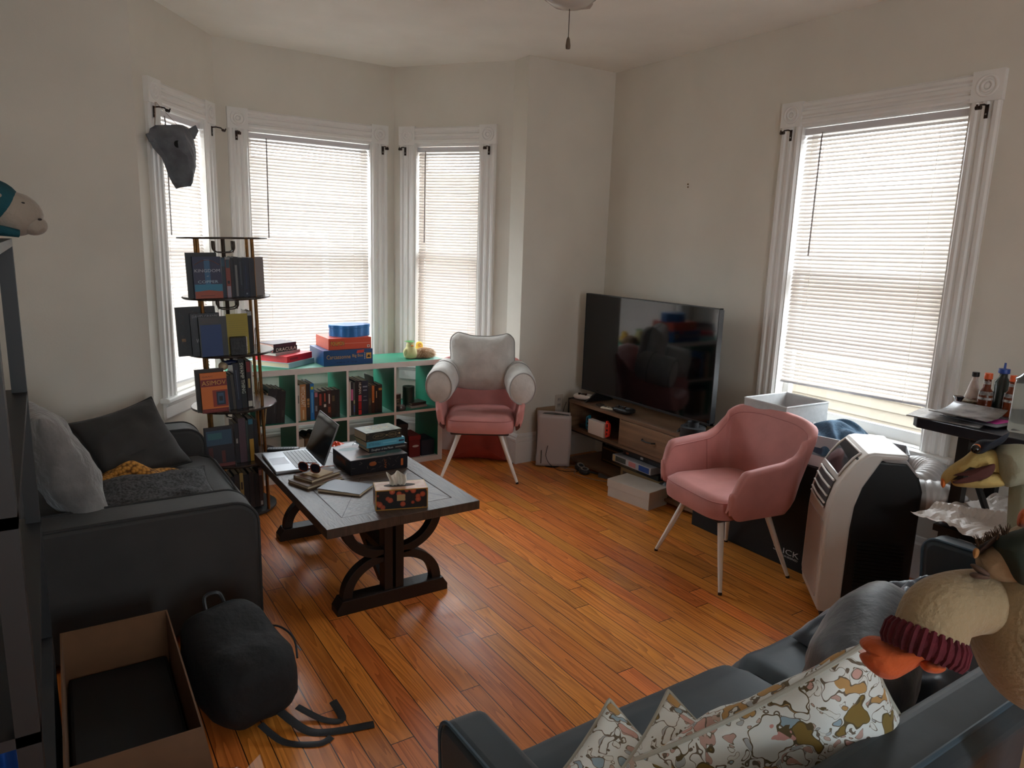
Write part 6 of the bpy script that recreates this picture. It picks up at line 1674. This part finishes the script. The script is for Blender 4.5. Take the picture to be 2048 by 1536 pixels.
bottle('dark bottle with a blue plastic spout on the bar table', 3.405, 1.36, [(0, 0), (.030, 0), (.030, .13), (.016, .150), (.015, .165), (0, .165)], mat('dark_green_glass', (40, 52, 50), .15), [('spout', [(0, .212), (.004, .212), (.005, .188), (.021, .186), (.022, .168), (.014, .164)], mat('blue_spout', (36, 70, 150), .4))])
def big_bottle():
    t = thing('bottle', 'large clear square-shouldered bottle with red cap at the right edge', 'bottle', M=frame((3.095, 1.150, ZB_), radians(20)))
    Mg = mat('clear_bottle_glass', (224, 232, 230), .06, trans=.92)
    m = MB()
    prof = [(0, 0), (.048, 0), (.052, .006), (.052, .185), (.046, .205), (.024, .222), (.016, .232), (.015, .268), (0, .268)]
    def fn(u, v):
        i = v * (len(prof) - 1); a = int(min(i, len(prof) - 2)); k = i - a
        r = prof[a][0] * (1 - k) + prof[a + 1][0] * k; z = prof[a][1] * (1 - k) + prof[a + 1][1] * k
        an = 2 * pi * u; e = .45 if z < .2 else 1.0
        return (sgnpow(cos(an), e) * r, sgnpow(sin(an), e) * r * (.8 if z < .2 else .9), z)
    m.grid(fn, 40, 32, cu=True); m.build('glass', Mg, t, sharp=50)
    m = MB(); m.box(-.040, .040, -.0445, -.0430, .06, .165); lo = m.build('label', mat('gin_label', (176, 174, 176), .6), t)
    m = MB(); m.box(-.034, .034, -.0452, -.0445, .135, .150); m.build('red_title', cmat((168, 60, 48)), lo)
    m = MB(); [m.box(-.034 + i * .0045, -.034 + i * .0045 + .0022, -.0452, -.0445, .068, .09) for i in range(8)]; [m.box(.006, .034, -.0452, -.0445, z, z + .002) for z in (.07, .078, .086, .1, .108, .116)]; m.build('small_print', cmat((80, 78, 82)), lo)
    m = MB(); m.lathe([(0, .302), (.017, .302), (.0175, .258), (.015, .256)], 24); m.build('cap', mat('red_cap', (176, 34, 36), .35), t, sharp=40)
big_bottle()
t = thing('jigger', 'steel double jigger on the bar table near the window', 'jigger', loc=(3.255, 1.455, ZB_))
m = MB(); m.lathe([(.018, 0), (.020, .002), (.008, .034), (.022, .062), (.0205, .062), (.006, .036), (.017, .001)], 24); m.build('cup', mat('brushed_steel', (140, 140, 146), .2, metal=1.0), t, sharp=50)
t = thing('round_tin', 'low round tin with a woven gold lid behind the jigger', 'tin', loc=(3.33, 1.44, ZB_))
m = MB(); m.lathe([(0, 0), (.038, 0), (.038, .034), (0, .034)], 28); m.build('body', mat('tin_dark', (70, 64, 58), .4, metal=.5), t, sharp=40)
m = MB(); m.lathe([(0, .042), (.036, .042), (.039, .040), (.039, .034)], 28); m.build('lid', mat('woven_gold', (120, 100, 66), .6, rgb2=(70, 60, 44), vscale=200), t, sharp=40)
def mag(label, M, w, d, rgb, curl=0.0, bars=()):
    t = thing('magazine', label, 'magazine', M=M)
    m = MB(); m.grid(lambda u, v: ((u) * w, v * d, .004 + curl * (max(0, u - .5) * 2) ** 2 + curl * .5 * (max(0, .3 - u) / .3) ** 2), 14, 4); o = m.build('pages', mat('glossy_mag_%d' % rgb[0], rgb, .25, rgb2=tuple(max(0, c - 50) for c in rgb), vscale=14), t); md = o.modifiers.new('s', 'SOLIDIFY'); md.thickness = .004
    for (a, b, c, e, col) in bars:
        q = MB(); q.grid(lambda u, v: ((a + (b - a) * u) * w, (c + (e - c) * v) * d, .0048 + curl * (max(0, (a + (b - a) * u) - .5) * 2) ** 2 + curl * .5 * (max(0, .3 - (a + (b - a) * u)) / .3) ** 2), 10, 2); q.build('printed_block', cmat(col, .3), t)
mag('pale magazine at the bottom of the papers on the bar table', frame((2.985, 1.245, ZB_), radians(12)), .22, .26, (150, 146, 144), 0)
mag('pink and grey leaflet under the curled magazine on the bar table', frame((3.02, 1.20, ZB_ + .0085), radians(-4)), .20, .22, (120, 122, 130), 0, [(.2, .8, .1, .5, (196, 40, 150))])
mag('curled glossy magazine with dark photographs on top of the bar table papers', frame((2.985, 1.235, ZB_ + .017), radians(4)), .24, .20, (150, 152, 166), .022, [(.08, .28, .2, .8, (40, 60, 74)), (.34, .5, .2, .8, (60, 66, 96)), (.56, .7, .2, .8, (30, 40, 56)), (.76, .95, .2, .8, (50, 84, 88))])

# crumpled paper over a stool between the table and the couch
def stool():
    t = thing('stool', 'low dark stool under the crumpled beige paper at the right', 'stool')
    m = MB(); m.box(2.86, 3.30, 1.02, 1.30, .57, .595); m.build('seat', M_blackm, t)
    for (x, y) in ((2.89, 1.05), (3.27, 1.05), (2.89, 1.27), (3.27, 1.27)):
        m = MB(); m.box(x - .015, x + .015, y - .015, y + .015, 0, .57); m.build('leg', M_blackm, t)
stool()
t = thing('wrapping_paper', 'crumpled beige wrapping paper spread over the low stool', 'paper', M=frame((3.00, 1.19, .598), radians(-8)))
m = MB()
def fn(u, v):
    x = -.20 + .62 * u; y = -.20 + .36 * v
    return (x + .01 * nz((x, y, 0), 9, 1), y + .01 * nz((x, y, 3), 9, 1), .012 + .030 * abs(nz((x * 1.2, y, 0), 6, 3)) + .018 * abs(nz((x, y * 2, 0), 13, 6)) + .03 * max(0, math.exp(-((x + y * .8 - .08) / .03) ** 2)))
m.grid(fn, 44, 26, smooth=False); o = m.build('paper', mat('beige_kraft', (190, 178, 168), .6), t); md = o.modifiers.new('s', 'SOLIDIFY'); md.thickness = .001

# ---------------------------------------------------------------- pillows and blanket on the navy couch
Mflor = bpy.data.materials.new('floral_cotton'); Mflor.use_nodes = True; nt = Mflor.node_tree; bs = nt.nodes['Principled BSDF']; bs.inputs['Roughness'].default_value = .85
tc = nt.nodes.new('ShaderNodeTexCoord')
dn = nt.nodes.new('ShaderNodeTexNoise'); dn.inputs['Scale'].default_value = 16; nt.links.new(tc.outputs['Object'], dn.inputs['Vector'])
mxv = nt.nodes.new('ShaderNodeMix'); mxv.data_type = 'RGBA'; mxv.blend_type = 'LINEAR_LIGHT'; mxv.inputs[0].default_value = .09; nt.links.new(tc.outputs['Object'], mxv.inputs[6]); nt.links.new(dn.outputs['Color'], mxv.inputs[7])
prev = None
def layer(scale, thr, cols, line, prev, seedoff):
    mp = nt.nodes.new('ShaderNodeMapping'); mp.inputs['Location'].default_value = seedoff; nt.links.new(mxv.outputs[2], mp.inputs['Vector'])
    vo = nt.nodes.new('ShaderNodeTexVoronoi'); vo.inputs['Scale'].default_value = scale; nt.links.new(mp.outputs[0], vo.inputs['Vector'])
    rc = nt.nodes.new('ShaderNodeValToRGB'); rc.color_ramp.interpolation = 'CONSTANT'
    sp = nt.nodes.new('ShaderNodeSeparateColor'); nt.links.new(vo.outputs['Color'], sp.inputs[0]); nt.links.new(sp.outputs[0], rc.inputs['Fac'])
    rc.color_ramp.elements[0].position = 0; rc.color_ramp.elements[0].color = lin(cols[0]); rc.color_ramp.elements[1].position = 1 / len(cols); rc.color_ramp.elements[1].color = lin(cols[1])
    for i in range(2, len(cols)):
        e = rc.color_ramp.elements.new(i / len(cols)); e.color = lin(cols[i])
    # fill mask and outline mask
    f = nt.nodes.new('ShaderNodeMath'); f.operation = 'LESS_THAN'; nt.links.new(vo.outputs['Distance'], f.inputs[0]); f.inputs[1].default_value = thr
    g = nt.nodes.new('ShaderNodeMath'); g.operation = 'LESS_THAN'; nt.links.new(vo.outputs['Distance'], g.inputs[0]); g.inputs[1].default_value = thr * 1.13
    a = nt.nodes.new('ShaderNodeMix'); a.data_type = 'RGBA'; nt.links.new(g.outputs[0], a.inputs[0]); a.inputs[7].default_value = lin(line)
    if isinstance(prev, tuple): a.inputs[6].default_value = lin(prev)
    else: nt.links.new(prev, a.inputs[6])
    b = nt.nodes.new('ShaderNodeMix'); b.data_type = 'RGBA'; nt.links.new(f.outputs[0], b.inputs[0]); nt.links.new(a.outputs[2], b.inputs[6]); nt.links.new(rc.outputs['Color'], b.inputs[7])
    return b.outputs[2]
p_ = layer(34, .36, [(224, 230, 226), (196, 176, 164), (176, 186, 190), (224, 230, 226), (190, 160, 150)], (120, 112, 96), (224, 232, 230), (1, 2, 3))
p_ = layer(19, .42, [(206, 166, 156), (224, 232, 230), (150, 176, 190), (186, 150, 96), (224, 232, 230)], (110, 100, 86), p_, (4, 1, 2))
p_ = layer(11, .36, [(224, 232, 230), (134, 112, 56), (224, 232, 230), (202, 150, 142), (130, 112, 60)], (96, 84, 56), p_, (7, 3, 5))
# the first colour leaves the ground visible
nt.links.new(p_, bs.inputs['Base Color'])
wn_ = nt.nodes.new('ShaderNodeTexNoise'); wn_.inputs['Scale'].default_value = 60; nt.links.new(tc.outputs['Object'], wn_.inputs['Vector']); bp = nt.nodes.new('ShaderNodeBump'); bp.inputs['Strength'].default_value = .2; bp.inputs['Distance'].default_value = .005; nt.links.new(wn_.outputs['Fac'], bp.inputs['Height']); nt.links.new(bp.outputs['Normal'], bs.inputs['Normal'])
M_seam = mat('cotton_seam', (176, 178, 168), .85)
def fpillow(label, M, s, seed, tk=.16):
    t = thing('floral_pillow', label, 'pillow', M=M)
    cushion(s, s, tk, Mflor, 'cover', t, seed=seed, ear=.09, wrinkle=.012, piping=M_seam)
# big pillow : top corner near photo (1760,1345), leaning against the couch back
def pose(c, up, nrm):
    """matrix with local Z=up direction, local -Y = visible side (nrm)"""
    z = Vector(up).normalized(); y = -Vector(nrm); y = (y - z * y.dot(z)).normalized(); x = y.cross(z)
    return Matrix(((x.x, y.x, z.x, c[0]), (x.y, y.y, z.y, c[1]), (x.z, y.z, z.z, c[2]), (0, 0, 0, 1)))
fpillow('large pale floral pillow standing against the navy couch back, near the orange plush foot', POSE((1.15, .70, .65), (0, -.30, .9), (.42, .85, .25)) @ Matrix.Rotation(radians(46), 4, 'Y'), .47, 1)
fpillow('pale floral pillow whose corner shows at the bottom edge, left one of two small corners', POSE((.805, .79, .565), (.28, .52, .42), (-.2, -.6, .8)) @ Matrix.Rotation(radians(45), 4, 'Y'), .36, 3, .11)
fpillow('pale floral pillow corner at the bottom edge, right beside the other small corner', POSE((.90, .715, .60), (.26, .50, .38), (-.2, -.6, .8)) @ Matrix.Rotation(radians(45), 4, 'Y'), .36, 6, .11)
t = thing('dark_cushion', 'large dark blue-black velvet cushion in the middle of the navy couch', 'cushion', M=POSE((1.64, .86, .60), (0, -.30, .95), (-.45, .85, .3)))
m = MB(); O_ = [(sgnpow(cos(2 * pi * i / 48), .6) * .29, sgnpow(sin(2 * pi * i / 48), .6) * .165) for i in range(48)]
inflate(m, O_, .25, pw=.45, noise_=.02, seed=8); m.build('cover', mat('blueblack_velvet', (20, 25, 32), .55, var=.3, vscale=8, bump=.3, bscale=26, sheen=.35), t, sharp=85)
t = thing('grey_blanket', 'rumpled blue-grey velvet blanket over the far end of the navy couch', 'blanket', M=frame((2.17, .90, .466), radians(-6)))
m = MB()
def fn(u, v):
    x = (u - .5) * .72; y = (v - .5) * .52; k = max(0.0, (1 - (2 * u - 1) ** 2) * (1 - (2 * v - 1) ** 2)) ** .45
    return (x, y, .23 * k * (.8 + .3 * nz((x, y, 0), 3.2, 6)) + .020 * k * sin(y * 46 + 30 * nz((x, y, 0), 2.6, 2)) + .010 * k * sin(x * 40 + 9 * nz((x, y, 0), 5, 9)))
m.grid(fn, 80, 60); m.build('velvet', mat('bluegrey_velvet', (66, 76, 88), .45, var=.2, vscale=10, sheen=.5), t, sharp=85)

# ---------------------------------------------------------------- carton, backpack, wrapped parcel at lower left
def open_carton():
    t = thing('cardboard_box', 'open brown cardboard box on the floor between the black rack and the backpack', 'box', M=frame((-.058, 1.87, 0), radians(-.5)))
    Mc = mat('kraft_board', (104, 72, 46), .85, var=.06, vscale=20); w, d, h, th = .322, .72, .315, .005
    m = MB(); m.box(0, w, 0, th, 0, h); m.box(0, w, d - th, d, 0, h); m.box(0, th, th, d - th, 0, h); m.box(w - th, w, th, d - th, 0, h); m.box(th, w - th, th, d - th, 0, .005); m.build('walls', Mc, t)
    m = MB(frame((0, 0, h), 0, rx=radians(10))); m.box(0, w, -.17, 0, -.003, 0); m.build('front_flap', Mc, t)
    m = MB(); m.box(.012, w - .012, .012, d - .012, .006, .15); m.build('black_contents', mat('black_liner', (14, 14, 15), .7), t, bevel=.01)
open_carton()
def backpack():
    t = thing('backpack', 'black backpack slumped on the floor in front of the grey sofa', 'backpack', M=frame((.462, 2.40, 0), radians(10)))
    Mb_ = mat('black_nylon', (9, 10, 12), .8, var=.25, vscale=12, bump=.4, bscale=40); Md = mat('dark_nylon', (24, 28, 32), .5)
    m = MB()
    def fn(p):
        return 1 + .05 * noise.noise(p * 2.3) + .02 * noise.noise(p * 7)
    def g(u, v):
        th = pi * v; ph = 2 * pi * u
        x = sgnpow(sin(th), .5) * sgnpow(cos(ph), .6) * .155; y = sgnpow(sin(th), .5) * sgnpow(sin(ph), .6) * .235; z = sgnpow(cos(th), .7) * .165
        k = fn(Vector((x * 6, y * 6, z * 6)))
        z2 = .135 + z * k * .82
        z2 += .05 * (y > -.05) * min(1, (y + .05) / .15) * max(0, z / .165)
        return (x * k, y * k, max(.001, z2))
    m.grid(g, 44, 26, cu=True); m.build('main_body', Mb_, t, sharp=80)
    m = MB(); m.ball((.115, .0, .125), (.065, .17, .085), nu=24, nv=14, fn=lambda p: 1 + .06 * noise.noise(p * 3)); m.build('front_pocket', Mb_, t, sharp=80)
    m = MB(); m.tube(catmull([(.150, -.15, .18), (.184, -.05, .20), (.180, .08, .19), (.13, .17, .15)], 6), .004, 6); m.build('zipper', Md, t)
    m = MB(); m.tube([(.178, -.09, .19), (.188, -.10, .17)], .003, 6); m.build('zip_pull', cmat((120, 124, 130)), t)
    for P, w_ in (([(.05, -.19, .05), (.10, -.30, .006), (.16, -.36, .004), (.29, -.42, .004)], .017), ([(.12, -.20, .03), (.17, -.29, .006), (.22, -.33, .005), (.235, -.24, .02)], .014), ([(-.02, -.22, .04), (.02, -.31, .006), (.10, -.385, .004), (.15, -.385, .004)], .013)):
        m = MB(); m.tube(catmull(P, 6), w_, 8, flat=.16); m.build('strap', Md, t)
    m = MB(); m.tube(catmull([(-.03, .20, .27), (-.02, .235, .31), (.03, .235, .31), (.04, .20, .27)], 5), .007, 6); m.build('handle', Md, t)
backpack()
def parcel():
    t = thing('wrapped_parcel', 'parcel in shiny clear plastic at the bottom left, in front of the cardboard box', 'parcel', M=frame((.195, 1.600, 0), radians(-3)))
    m = MB(); m.box(-.13, .10, -.12, .07, 0, .335); m.build('parcel', mat('parcel_grey', (62, 62, 66), .5, rgb2=(96, 98, 104), vscale=9), t, bevel=.02)
    def film(u, v):
        th = pi * v * .62; ph = 2 * pi * u
        x = sgnpow(sin(th), .5) * sgnpow(cos(ph), .4) * .145; y = sgnpow(sin(th), .5) * sgnpow(sin(ph), .4) * .118; z = sgnpow(cos(th), .4) * .16
        k = 1 + .07 * nz((x, y, z), 16, 2) + .04 * nz((x, y, z), 34, 5)
        return (x * k - .015, y * k - .025, .195 + z * k * 1.0)
    m = MB(); m.grid(film, 56, 26, cu=True, smooth=False)
    pf = bpy.data.materials.new('clear_film'); pf.use_nodes = True; q = pf.node_tree; q.nodes.clear()
    o = q.nodes.new('ShaderNodeOutputMaterial'); a = q.nodes.new('ShaderNodeBsdfTransparent'); g = q.nodes.new('ShaderNodeBsdfGlossy'); x = q.nodes.new('ShaderNodeMixShader'); g.inputs['Roughness'].default_value = .12; x.inputs[0].default_value = .28
    q.links.new(a.outputs[0], x.inputs[1]); q.links.new(g.outputs[0], x.inputs[2]); q.links.new(x.outputs[0], o.inputs[0])
    m.build('plastic_film', pf, t)
    m = MB(); m.add([(.115, .05, .31), (.165, .075, .33), (.175, .02, .27), (.12, 0, .25)], [(0, 1, 2, 3)]); m.build('film_corner', pf, t)
parcel()

# ---------------------------------------------------------------- on the black rack
def left_plush():
    # white animal plush with a teal hood lying on the rack, head over its right end
    c = at(14, 418, 2.33)
    t = thing('plush_animal', 'white plush animal in a teal hood on top of the black rack', 'plush toy', M=frame(tuple(c), radians(0)))
    Mw = mat('white_plush', (150, 140, 128), .95, var=.05, bump=.4, bscale=90, sheen=.3); Mt = mat('teal_fleece', (12, 70, 80), .9, var=.12, bump=.3, bscale=90)
    m = MB(); m.ball((.012, 0, -.012), (.062, .055, .058), nu=24, nv=16, fn=lambda p: 1 + .10 * max(0, p.x) * (1 - abs(p.z))); m.ball((.055, -.008, -.040), (.032, .034, .026), nu=18, nv=12); m.build('muzzle', Mw, t, sharp=80)
    m = MB(); m.ball((-.035, 0, .010), (.070, .066, .066), nu=24, nv=16, fn=lambda p: 1 - .12 * max(0, -p.z)); m.build('hood', Mt, t, sharp=80)
    m = MB(); m.tube([(-.06, -.055, -.035), (-.02, -.060, -.055), (.022, -.050, -.062)], [.016, .014, .010], 10); m.build('hood_tie', Mt, t)
    m = MB(); m.ball((-.015, -.063, .032), (.009, .004, .006), nu=12, nv=8); m.build('eye_patch', Mw, t)
    for (x, z) in ((.036, .016), (.070, -.024)):
        m = MB(); m.ball((x, -.043 if x < .05 else -.036, z), (.005, .002, .003), nu=8, nv=6); m.build('nostril', mat('plush_dark', (40, 34, 32), .7), t)
    b = c
    m = MB(); m.ball((-.10, .01, -.01), (.085, .07, .06), nu=20, nv=12); m.build('body', Mw, t)
left_plush()
t = thing('water_bottle', 'metallic blue water bottle with clear cap at the lower left corner', 'bottle', loc=(-.150, 1.65, .4405))
m = MB(); m.lathe([(0, 0), (.030, 0), (.032, .01), (.032, .17), (.026, .19), (0, .19)], 24); m.build('body', mat('blue_metal', (20, 74, 160), .25, metal=.6), t, sharp=40)
m = MB(); m.lathe([(.018, .19), (.022, .192), (.022, .235), (.018, .24), (0, .24)], 20); m.build('cap', mat('clear_cap', (120, 124, 130), .2), t, sharp=40)
t = thing('paper_stack', 'small stack of cream pages with a yellow note standing on the black rack', 'papers', M=frame((-.160, 2.20, .8005), radians(5)))
m = MB(); m.box(-.02, .03, -.08, .08, 0, .17); m.build('pages', M_page, t); m = MB(); m.box(.030, .033, -.02, .06, .12, .185); m.build('yellow_note', cmat((196, 170, 84)), t)
carton('small brown cardboard box on the lowest board of the black rack', -.32, -.11, 1.55, 1.95, .1005, .28, (112, 88, 62))
flatbox('pale grey box near the top of the black rack', -.36, -.12, 1.95, 2.30, 1.1805, 1.30, (128, 136, 136))

# ---------------------------------------------------------------- puppets and plush at the right edge
def view_shape(t, name, m_, T0, d, pts, thick, dy=0.0, sm=5, pw=.45, sharp=85):
    """puffed piece whose outline is given in photo pixels at distance d, with real thickness"""
    C0 = Vector((0, 0, 1.625)); Dv = (T0 - C0).normalized(); Xv = Dv.cross(U_).normalized(); Zv = Xv.cross(Dv); k0 = (T0 - C0).length
    O_ = []
    for x, y in pts:
        r = F_ * 1424.1 + R_ * (x - 1024) - U_ * (y - 768); v = r * (k0 / r.dot(Dv)) - (T0 - C0)
        O_.append((v.dot(Xv), v.dot(Zv)))
    O_ = smooth_outline(O_, sm) if sm else O_
    M = Matrix(((Xv.x, Dv.x, Zv.x, Dv.x * dy), (Xv.y, Dv.y, Zv.y, Dv.y * dy), (Xv.z, Dv.z, Zv.z, Dv.z * dy), (0, 0, 0, 1)))
    m = MB(M); inflate(m, O_, thick, pw=pw, nr=9); return m.build(name, m_, t, sharp=sharp)
def bird_puppet():
    d = 1.28; T0 = at(1960, 930, d)
    t = thing('bird_puppet', 'cream and black felt seabird puppet with open hooked beak, at the right edge', 'puppet', loc=tuple(T0))
    My = mat('yellow_felt', (176, 152, 92), .9, var=.08, bump=.2, bscale=120); Mk = mat('black_felt', (20, 27, 40), .85); Mo = mat('orange_felt', (190, 96, 38), .9); Mr_ = mat('mouth_felt', (74, 36, 30), .9); Mp = mat('pale_felt', (158, 160, 140), .9, var=.05, bump=.2, bscale=120)
    view_shape(t, 'head', Mp, T0, d, [(1990, 895), (2020, 888), (2060, 892), (2110, 920), (2130, 960), (2100, 985), (2050, 972), (2015, 974), (1995, 960), (1985, 925)], .12)
    view_shape(t, 'upper_beak', My, T0, d, [(1887, 972), (1882, 958), (1888, 944), (1905, 929), (1928, 914), (1946, 900), (1965, 896), (2000, 905), (2012, 925), (2008, 948), (1992, 935), (1966, 930), (1935, 938), (1908, 948), (1893, 958)], .075, dy=-.012)
    view_shape(t, 'beak_tip', Mo, T0, d, [(1884, 956), (1893, 957), (1892, 970), (1887, 975), (1883, 968)], .03, dy=-.02)
    view_shape(t, 'lower_beak', My, T0, d, [(1903, 965), (1906, 959), (1930, 962), (1960, 958), (1980, 950), (1995, 940), (2015, 945), (2020, 962), (2005, 972), (1970, 976), (1940, 975), (1912, 972)], .065, dy=-.010)
    view_shape(t, 'mouth_lining', Mr_, T0, d, [(1908, 950), (1935, 941), (1965, 933), (1988, 928), (1986, 944), (1972, 956), (1940, 964), (1912, 966), (1908, 961), (1930, 960), (1950, 955), (1930, 950)], .02, dy=-.050)
    view_shape(t, 'black_cap', Mk, T0, d, [(1942, 898), (1950, 886), (1964, 880), (1990, 880), (2008, 873), (2018, 866), (2012, 880), (1996, 892), (1976, 902), (1962, 910), (1948, 910)], .09, dy=-.020)
    view_shape(t, 'eye_patch', Mo, T0, d, [(1944, 898), (1950, 890), (1960, 892), (1960, 902), (1952, 908), (1945, 905)], .02, dy=-.062)
    m = MB(); m.ball(tuple(at(1951, 898, d - .078) - T0), .0062, nu=12, nv=8); m.build('pupil', mat('button_eye', (10, 8, 8), .1), t)
    m = MB(); m.tube([tuple(at(x, y, d) - T0) for x, y in ((2070, 950), (2066, 1010), (2062, 1100), (2060, 1185))], .03, 12); m.build('rod', Mp, t)
bird_puppet()
def duck_plush():
    d = .98; T0 = at(1990, 1200, d)
    t = thing('plush_bird', 'large cream plush bird with orange webbed foot and maroon knitted cuff, right edge', 'plush toy', loc=tuple(T0))
    def L(x, y, k=0.0): return tuple(at(x, y, d + k) - T0)
    Mc = mat('oatmeal_wool', (150, 132, 102), .95, var=.06, vscale=20, bump=.35, bscale=150, sheen=.25); Mo = mat('orange_fleece', (184, 84, 38), .95, var=.1, bump=.25, bscale=120, sheen=.15)
    Mm = mat('maroon_knit', (78, 16, 28), .95, var=.25, vscale=30, bump=.5, bscale=60)
    m = MB(); P = catmull([L(2085, 1215, .05), L(2000, 1204, .02), L(1930, 1205, .0), L(1878, 1225, -.02), L(1858, 1275, -.02)], 7)
    rr = [.034 + .003 * min(1, i / 22) for i in range(len(P))]; m.tube(P, rr, 26); m.build('leg', Mc, t, sharp=80)
    a0, a1 = Vector(L(1874, 1262, -.02)), Vector(L(1826, 1306, -.03)) 
    p0 = Vector(L(1858, 1262, -.02)); p1 = Vector(L(1842, 1312, -.02)); ax = (p1 - p0).normalized(); u = ax.orthogonal().normalized(); w = ax.cross(u)
    m = MB(); m.tube([p0 + (p1 - p0) * k for k in (0, .2, .5, .8, 1)], [.036, .041, .043, .042, .037], 28); co = m.build('cuff', Mm, t, sharp=80)
    m = MB()
    for i in range(30):
        a = 2 * pi * i / 30; o = (u * cos(a) + w * sin(a)); m.tube([p0 + o * .037, p0.lerp(p1, .25) + o * .0415, p0.lerp(p1, .75) + o * .042, p1 + o * .038], .0032, 5)
    m.build('rib', Mm, co)
    view_shape(t, 'webbed_foot', Mo, T0, d - .01, [(1862, 1312), (1840, 1330), (1815, 1346), (1790, 1358), (1766, 1356), (1744, 1342), (1726, 1324), (1720, 1308), (1734, 1302), (1722, 1290), (1722, 1278), (1742, 1271), (1770, 1276), (1800, 1284), (1830, 1292), (1856, 1300)], .075)
    view_shape(t, 'toe_fold', Mo, T0, d - .035, [(1795, 1300), (1770, 1312), (1748, 1312), (1736, 1304), (1760, 1296), (1782, 1290)], .03)
    view_shape(t, 'rear_toe', Mo, T0, d + .02, [(1836, 1318), (1862, 1320), (1886, 1330), (1892, 1340), (1874, 1347), (1848, 1340)], .045)
    m = MB(); m.ball(L(2110, 1235, .06), (.085, .085, .115), nu=28, nv=18); m.build('body', Mc, t, sharp=85)
    view_shape(t, 'head', mat('tan_felt', (150, 128, 100), .95, bump=.2, bscale=120), T0, d, [(1952, 1112), (1952, 1130), (1962, 1150), (1985, 1160), (2015, 1168), (2050, 1168), (2080, 1140), (2080, 1085), (2040, 1064), (1995, 1078), (1966, 1094)], .085)
    view_shape(t, 'green_bandana', mat('green_cotton', (26, 36, 26), .9, var=.2, vscale=30), T0, d, [(1984, 1092), (2000, 1076), (2030, 1064), (2070, 1060), (2100, 1100), (2090, 1165), (2050, 1172), (2028, 1160), (2010, 1136), (1996, 1112)], .075, dy=-.022)
    view_shape(t, 'upper_beak', mat('brown_felt', (88, 66, 54), .9), T0, d, [(1942, 1132), (1950, 1130), (1966, 1138), (1980, 1150), (1975, 1154), (1955, 1146)], .02, dy=-.03)
    view_shape(t, 'lower_beak', mat('brown_felt', (88, 66, 54), .9), T0, d, [(1940, 1150), (1948, 1146), (1966, 1150), (1982, 1156), (1974, 1160), (1950, 1158)], .02, dy=-.03)
    view_shape(t, 'hair', mat('hair_dark', (34, 22, 20), .9, rgb2=(60, 40, 28), vscale=60), T0, d, [(1948, 1108), (1958, 1094), (1980, 1082), (2000, 1070), (1998, 1080), (1984, 1096), (1966, 1106), (1954, 1114)], .06, dy=-.018)
    m = MB(); rn = random.Random(2)
    for i in range(70):
        a = rn.uniform(0, 1); p = Vector(L(1956 + 60 * a, 1096 - 26 * a, -.02 + rn.uniform(-.02, .02))); q = p + U_ * rn.uniform(.004, .015) + R_ * rn.uniform(-.008, .008); m.tube([p, q], [.0010, .0003], 4)
    o = m.build('hair_strands', mat('hair_strand', (70, 46, 26), .8), t); o['kind'] = 'stuff'
    view_shape(t, 'ear', mat('ear_felt', (150, 104, 56), .9), T0, d, [(1950, 1120), (1947, 1108), (1952, 1100), (1960, 1104), (1958, 1116)], .02, dy=-.04)
    view_shape(t, 'orange_tuft', Mo, T0, d, [(2036, 1052), (2036, 1030), (2046, 1018), (2060, 1020), (2066, 1050)], .04)
duck_plush()
def right_board():
    t = thing('narrow_shelf', 'beige board of a narrow stand carrying the plush bird at the right edge', 'shelf')
    Mbd = mat('beige_board', (176, 152, 118), .7, var=.06, stretch=(1, 8, 1))
    z = 1.150
    m = MB(); m.prism([(1.000, .425), (1.34, .425), (1.34, .12), (.905, .12), (.945, .30)], z - .022, z, 'z'); m.build('board', Mbd, t, bevel=.003)
    for (x, y) in ((.955, .165), (1.29, .165), (1.29, .37)):
        m = MB(); m.box(x - .02, x + .02, y - .02, y + .02, 0, z - .022); m.build('post', Mbd, t)
right_board()
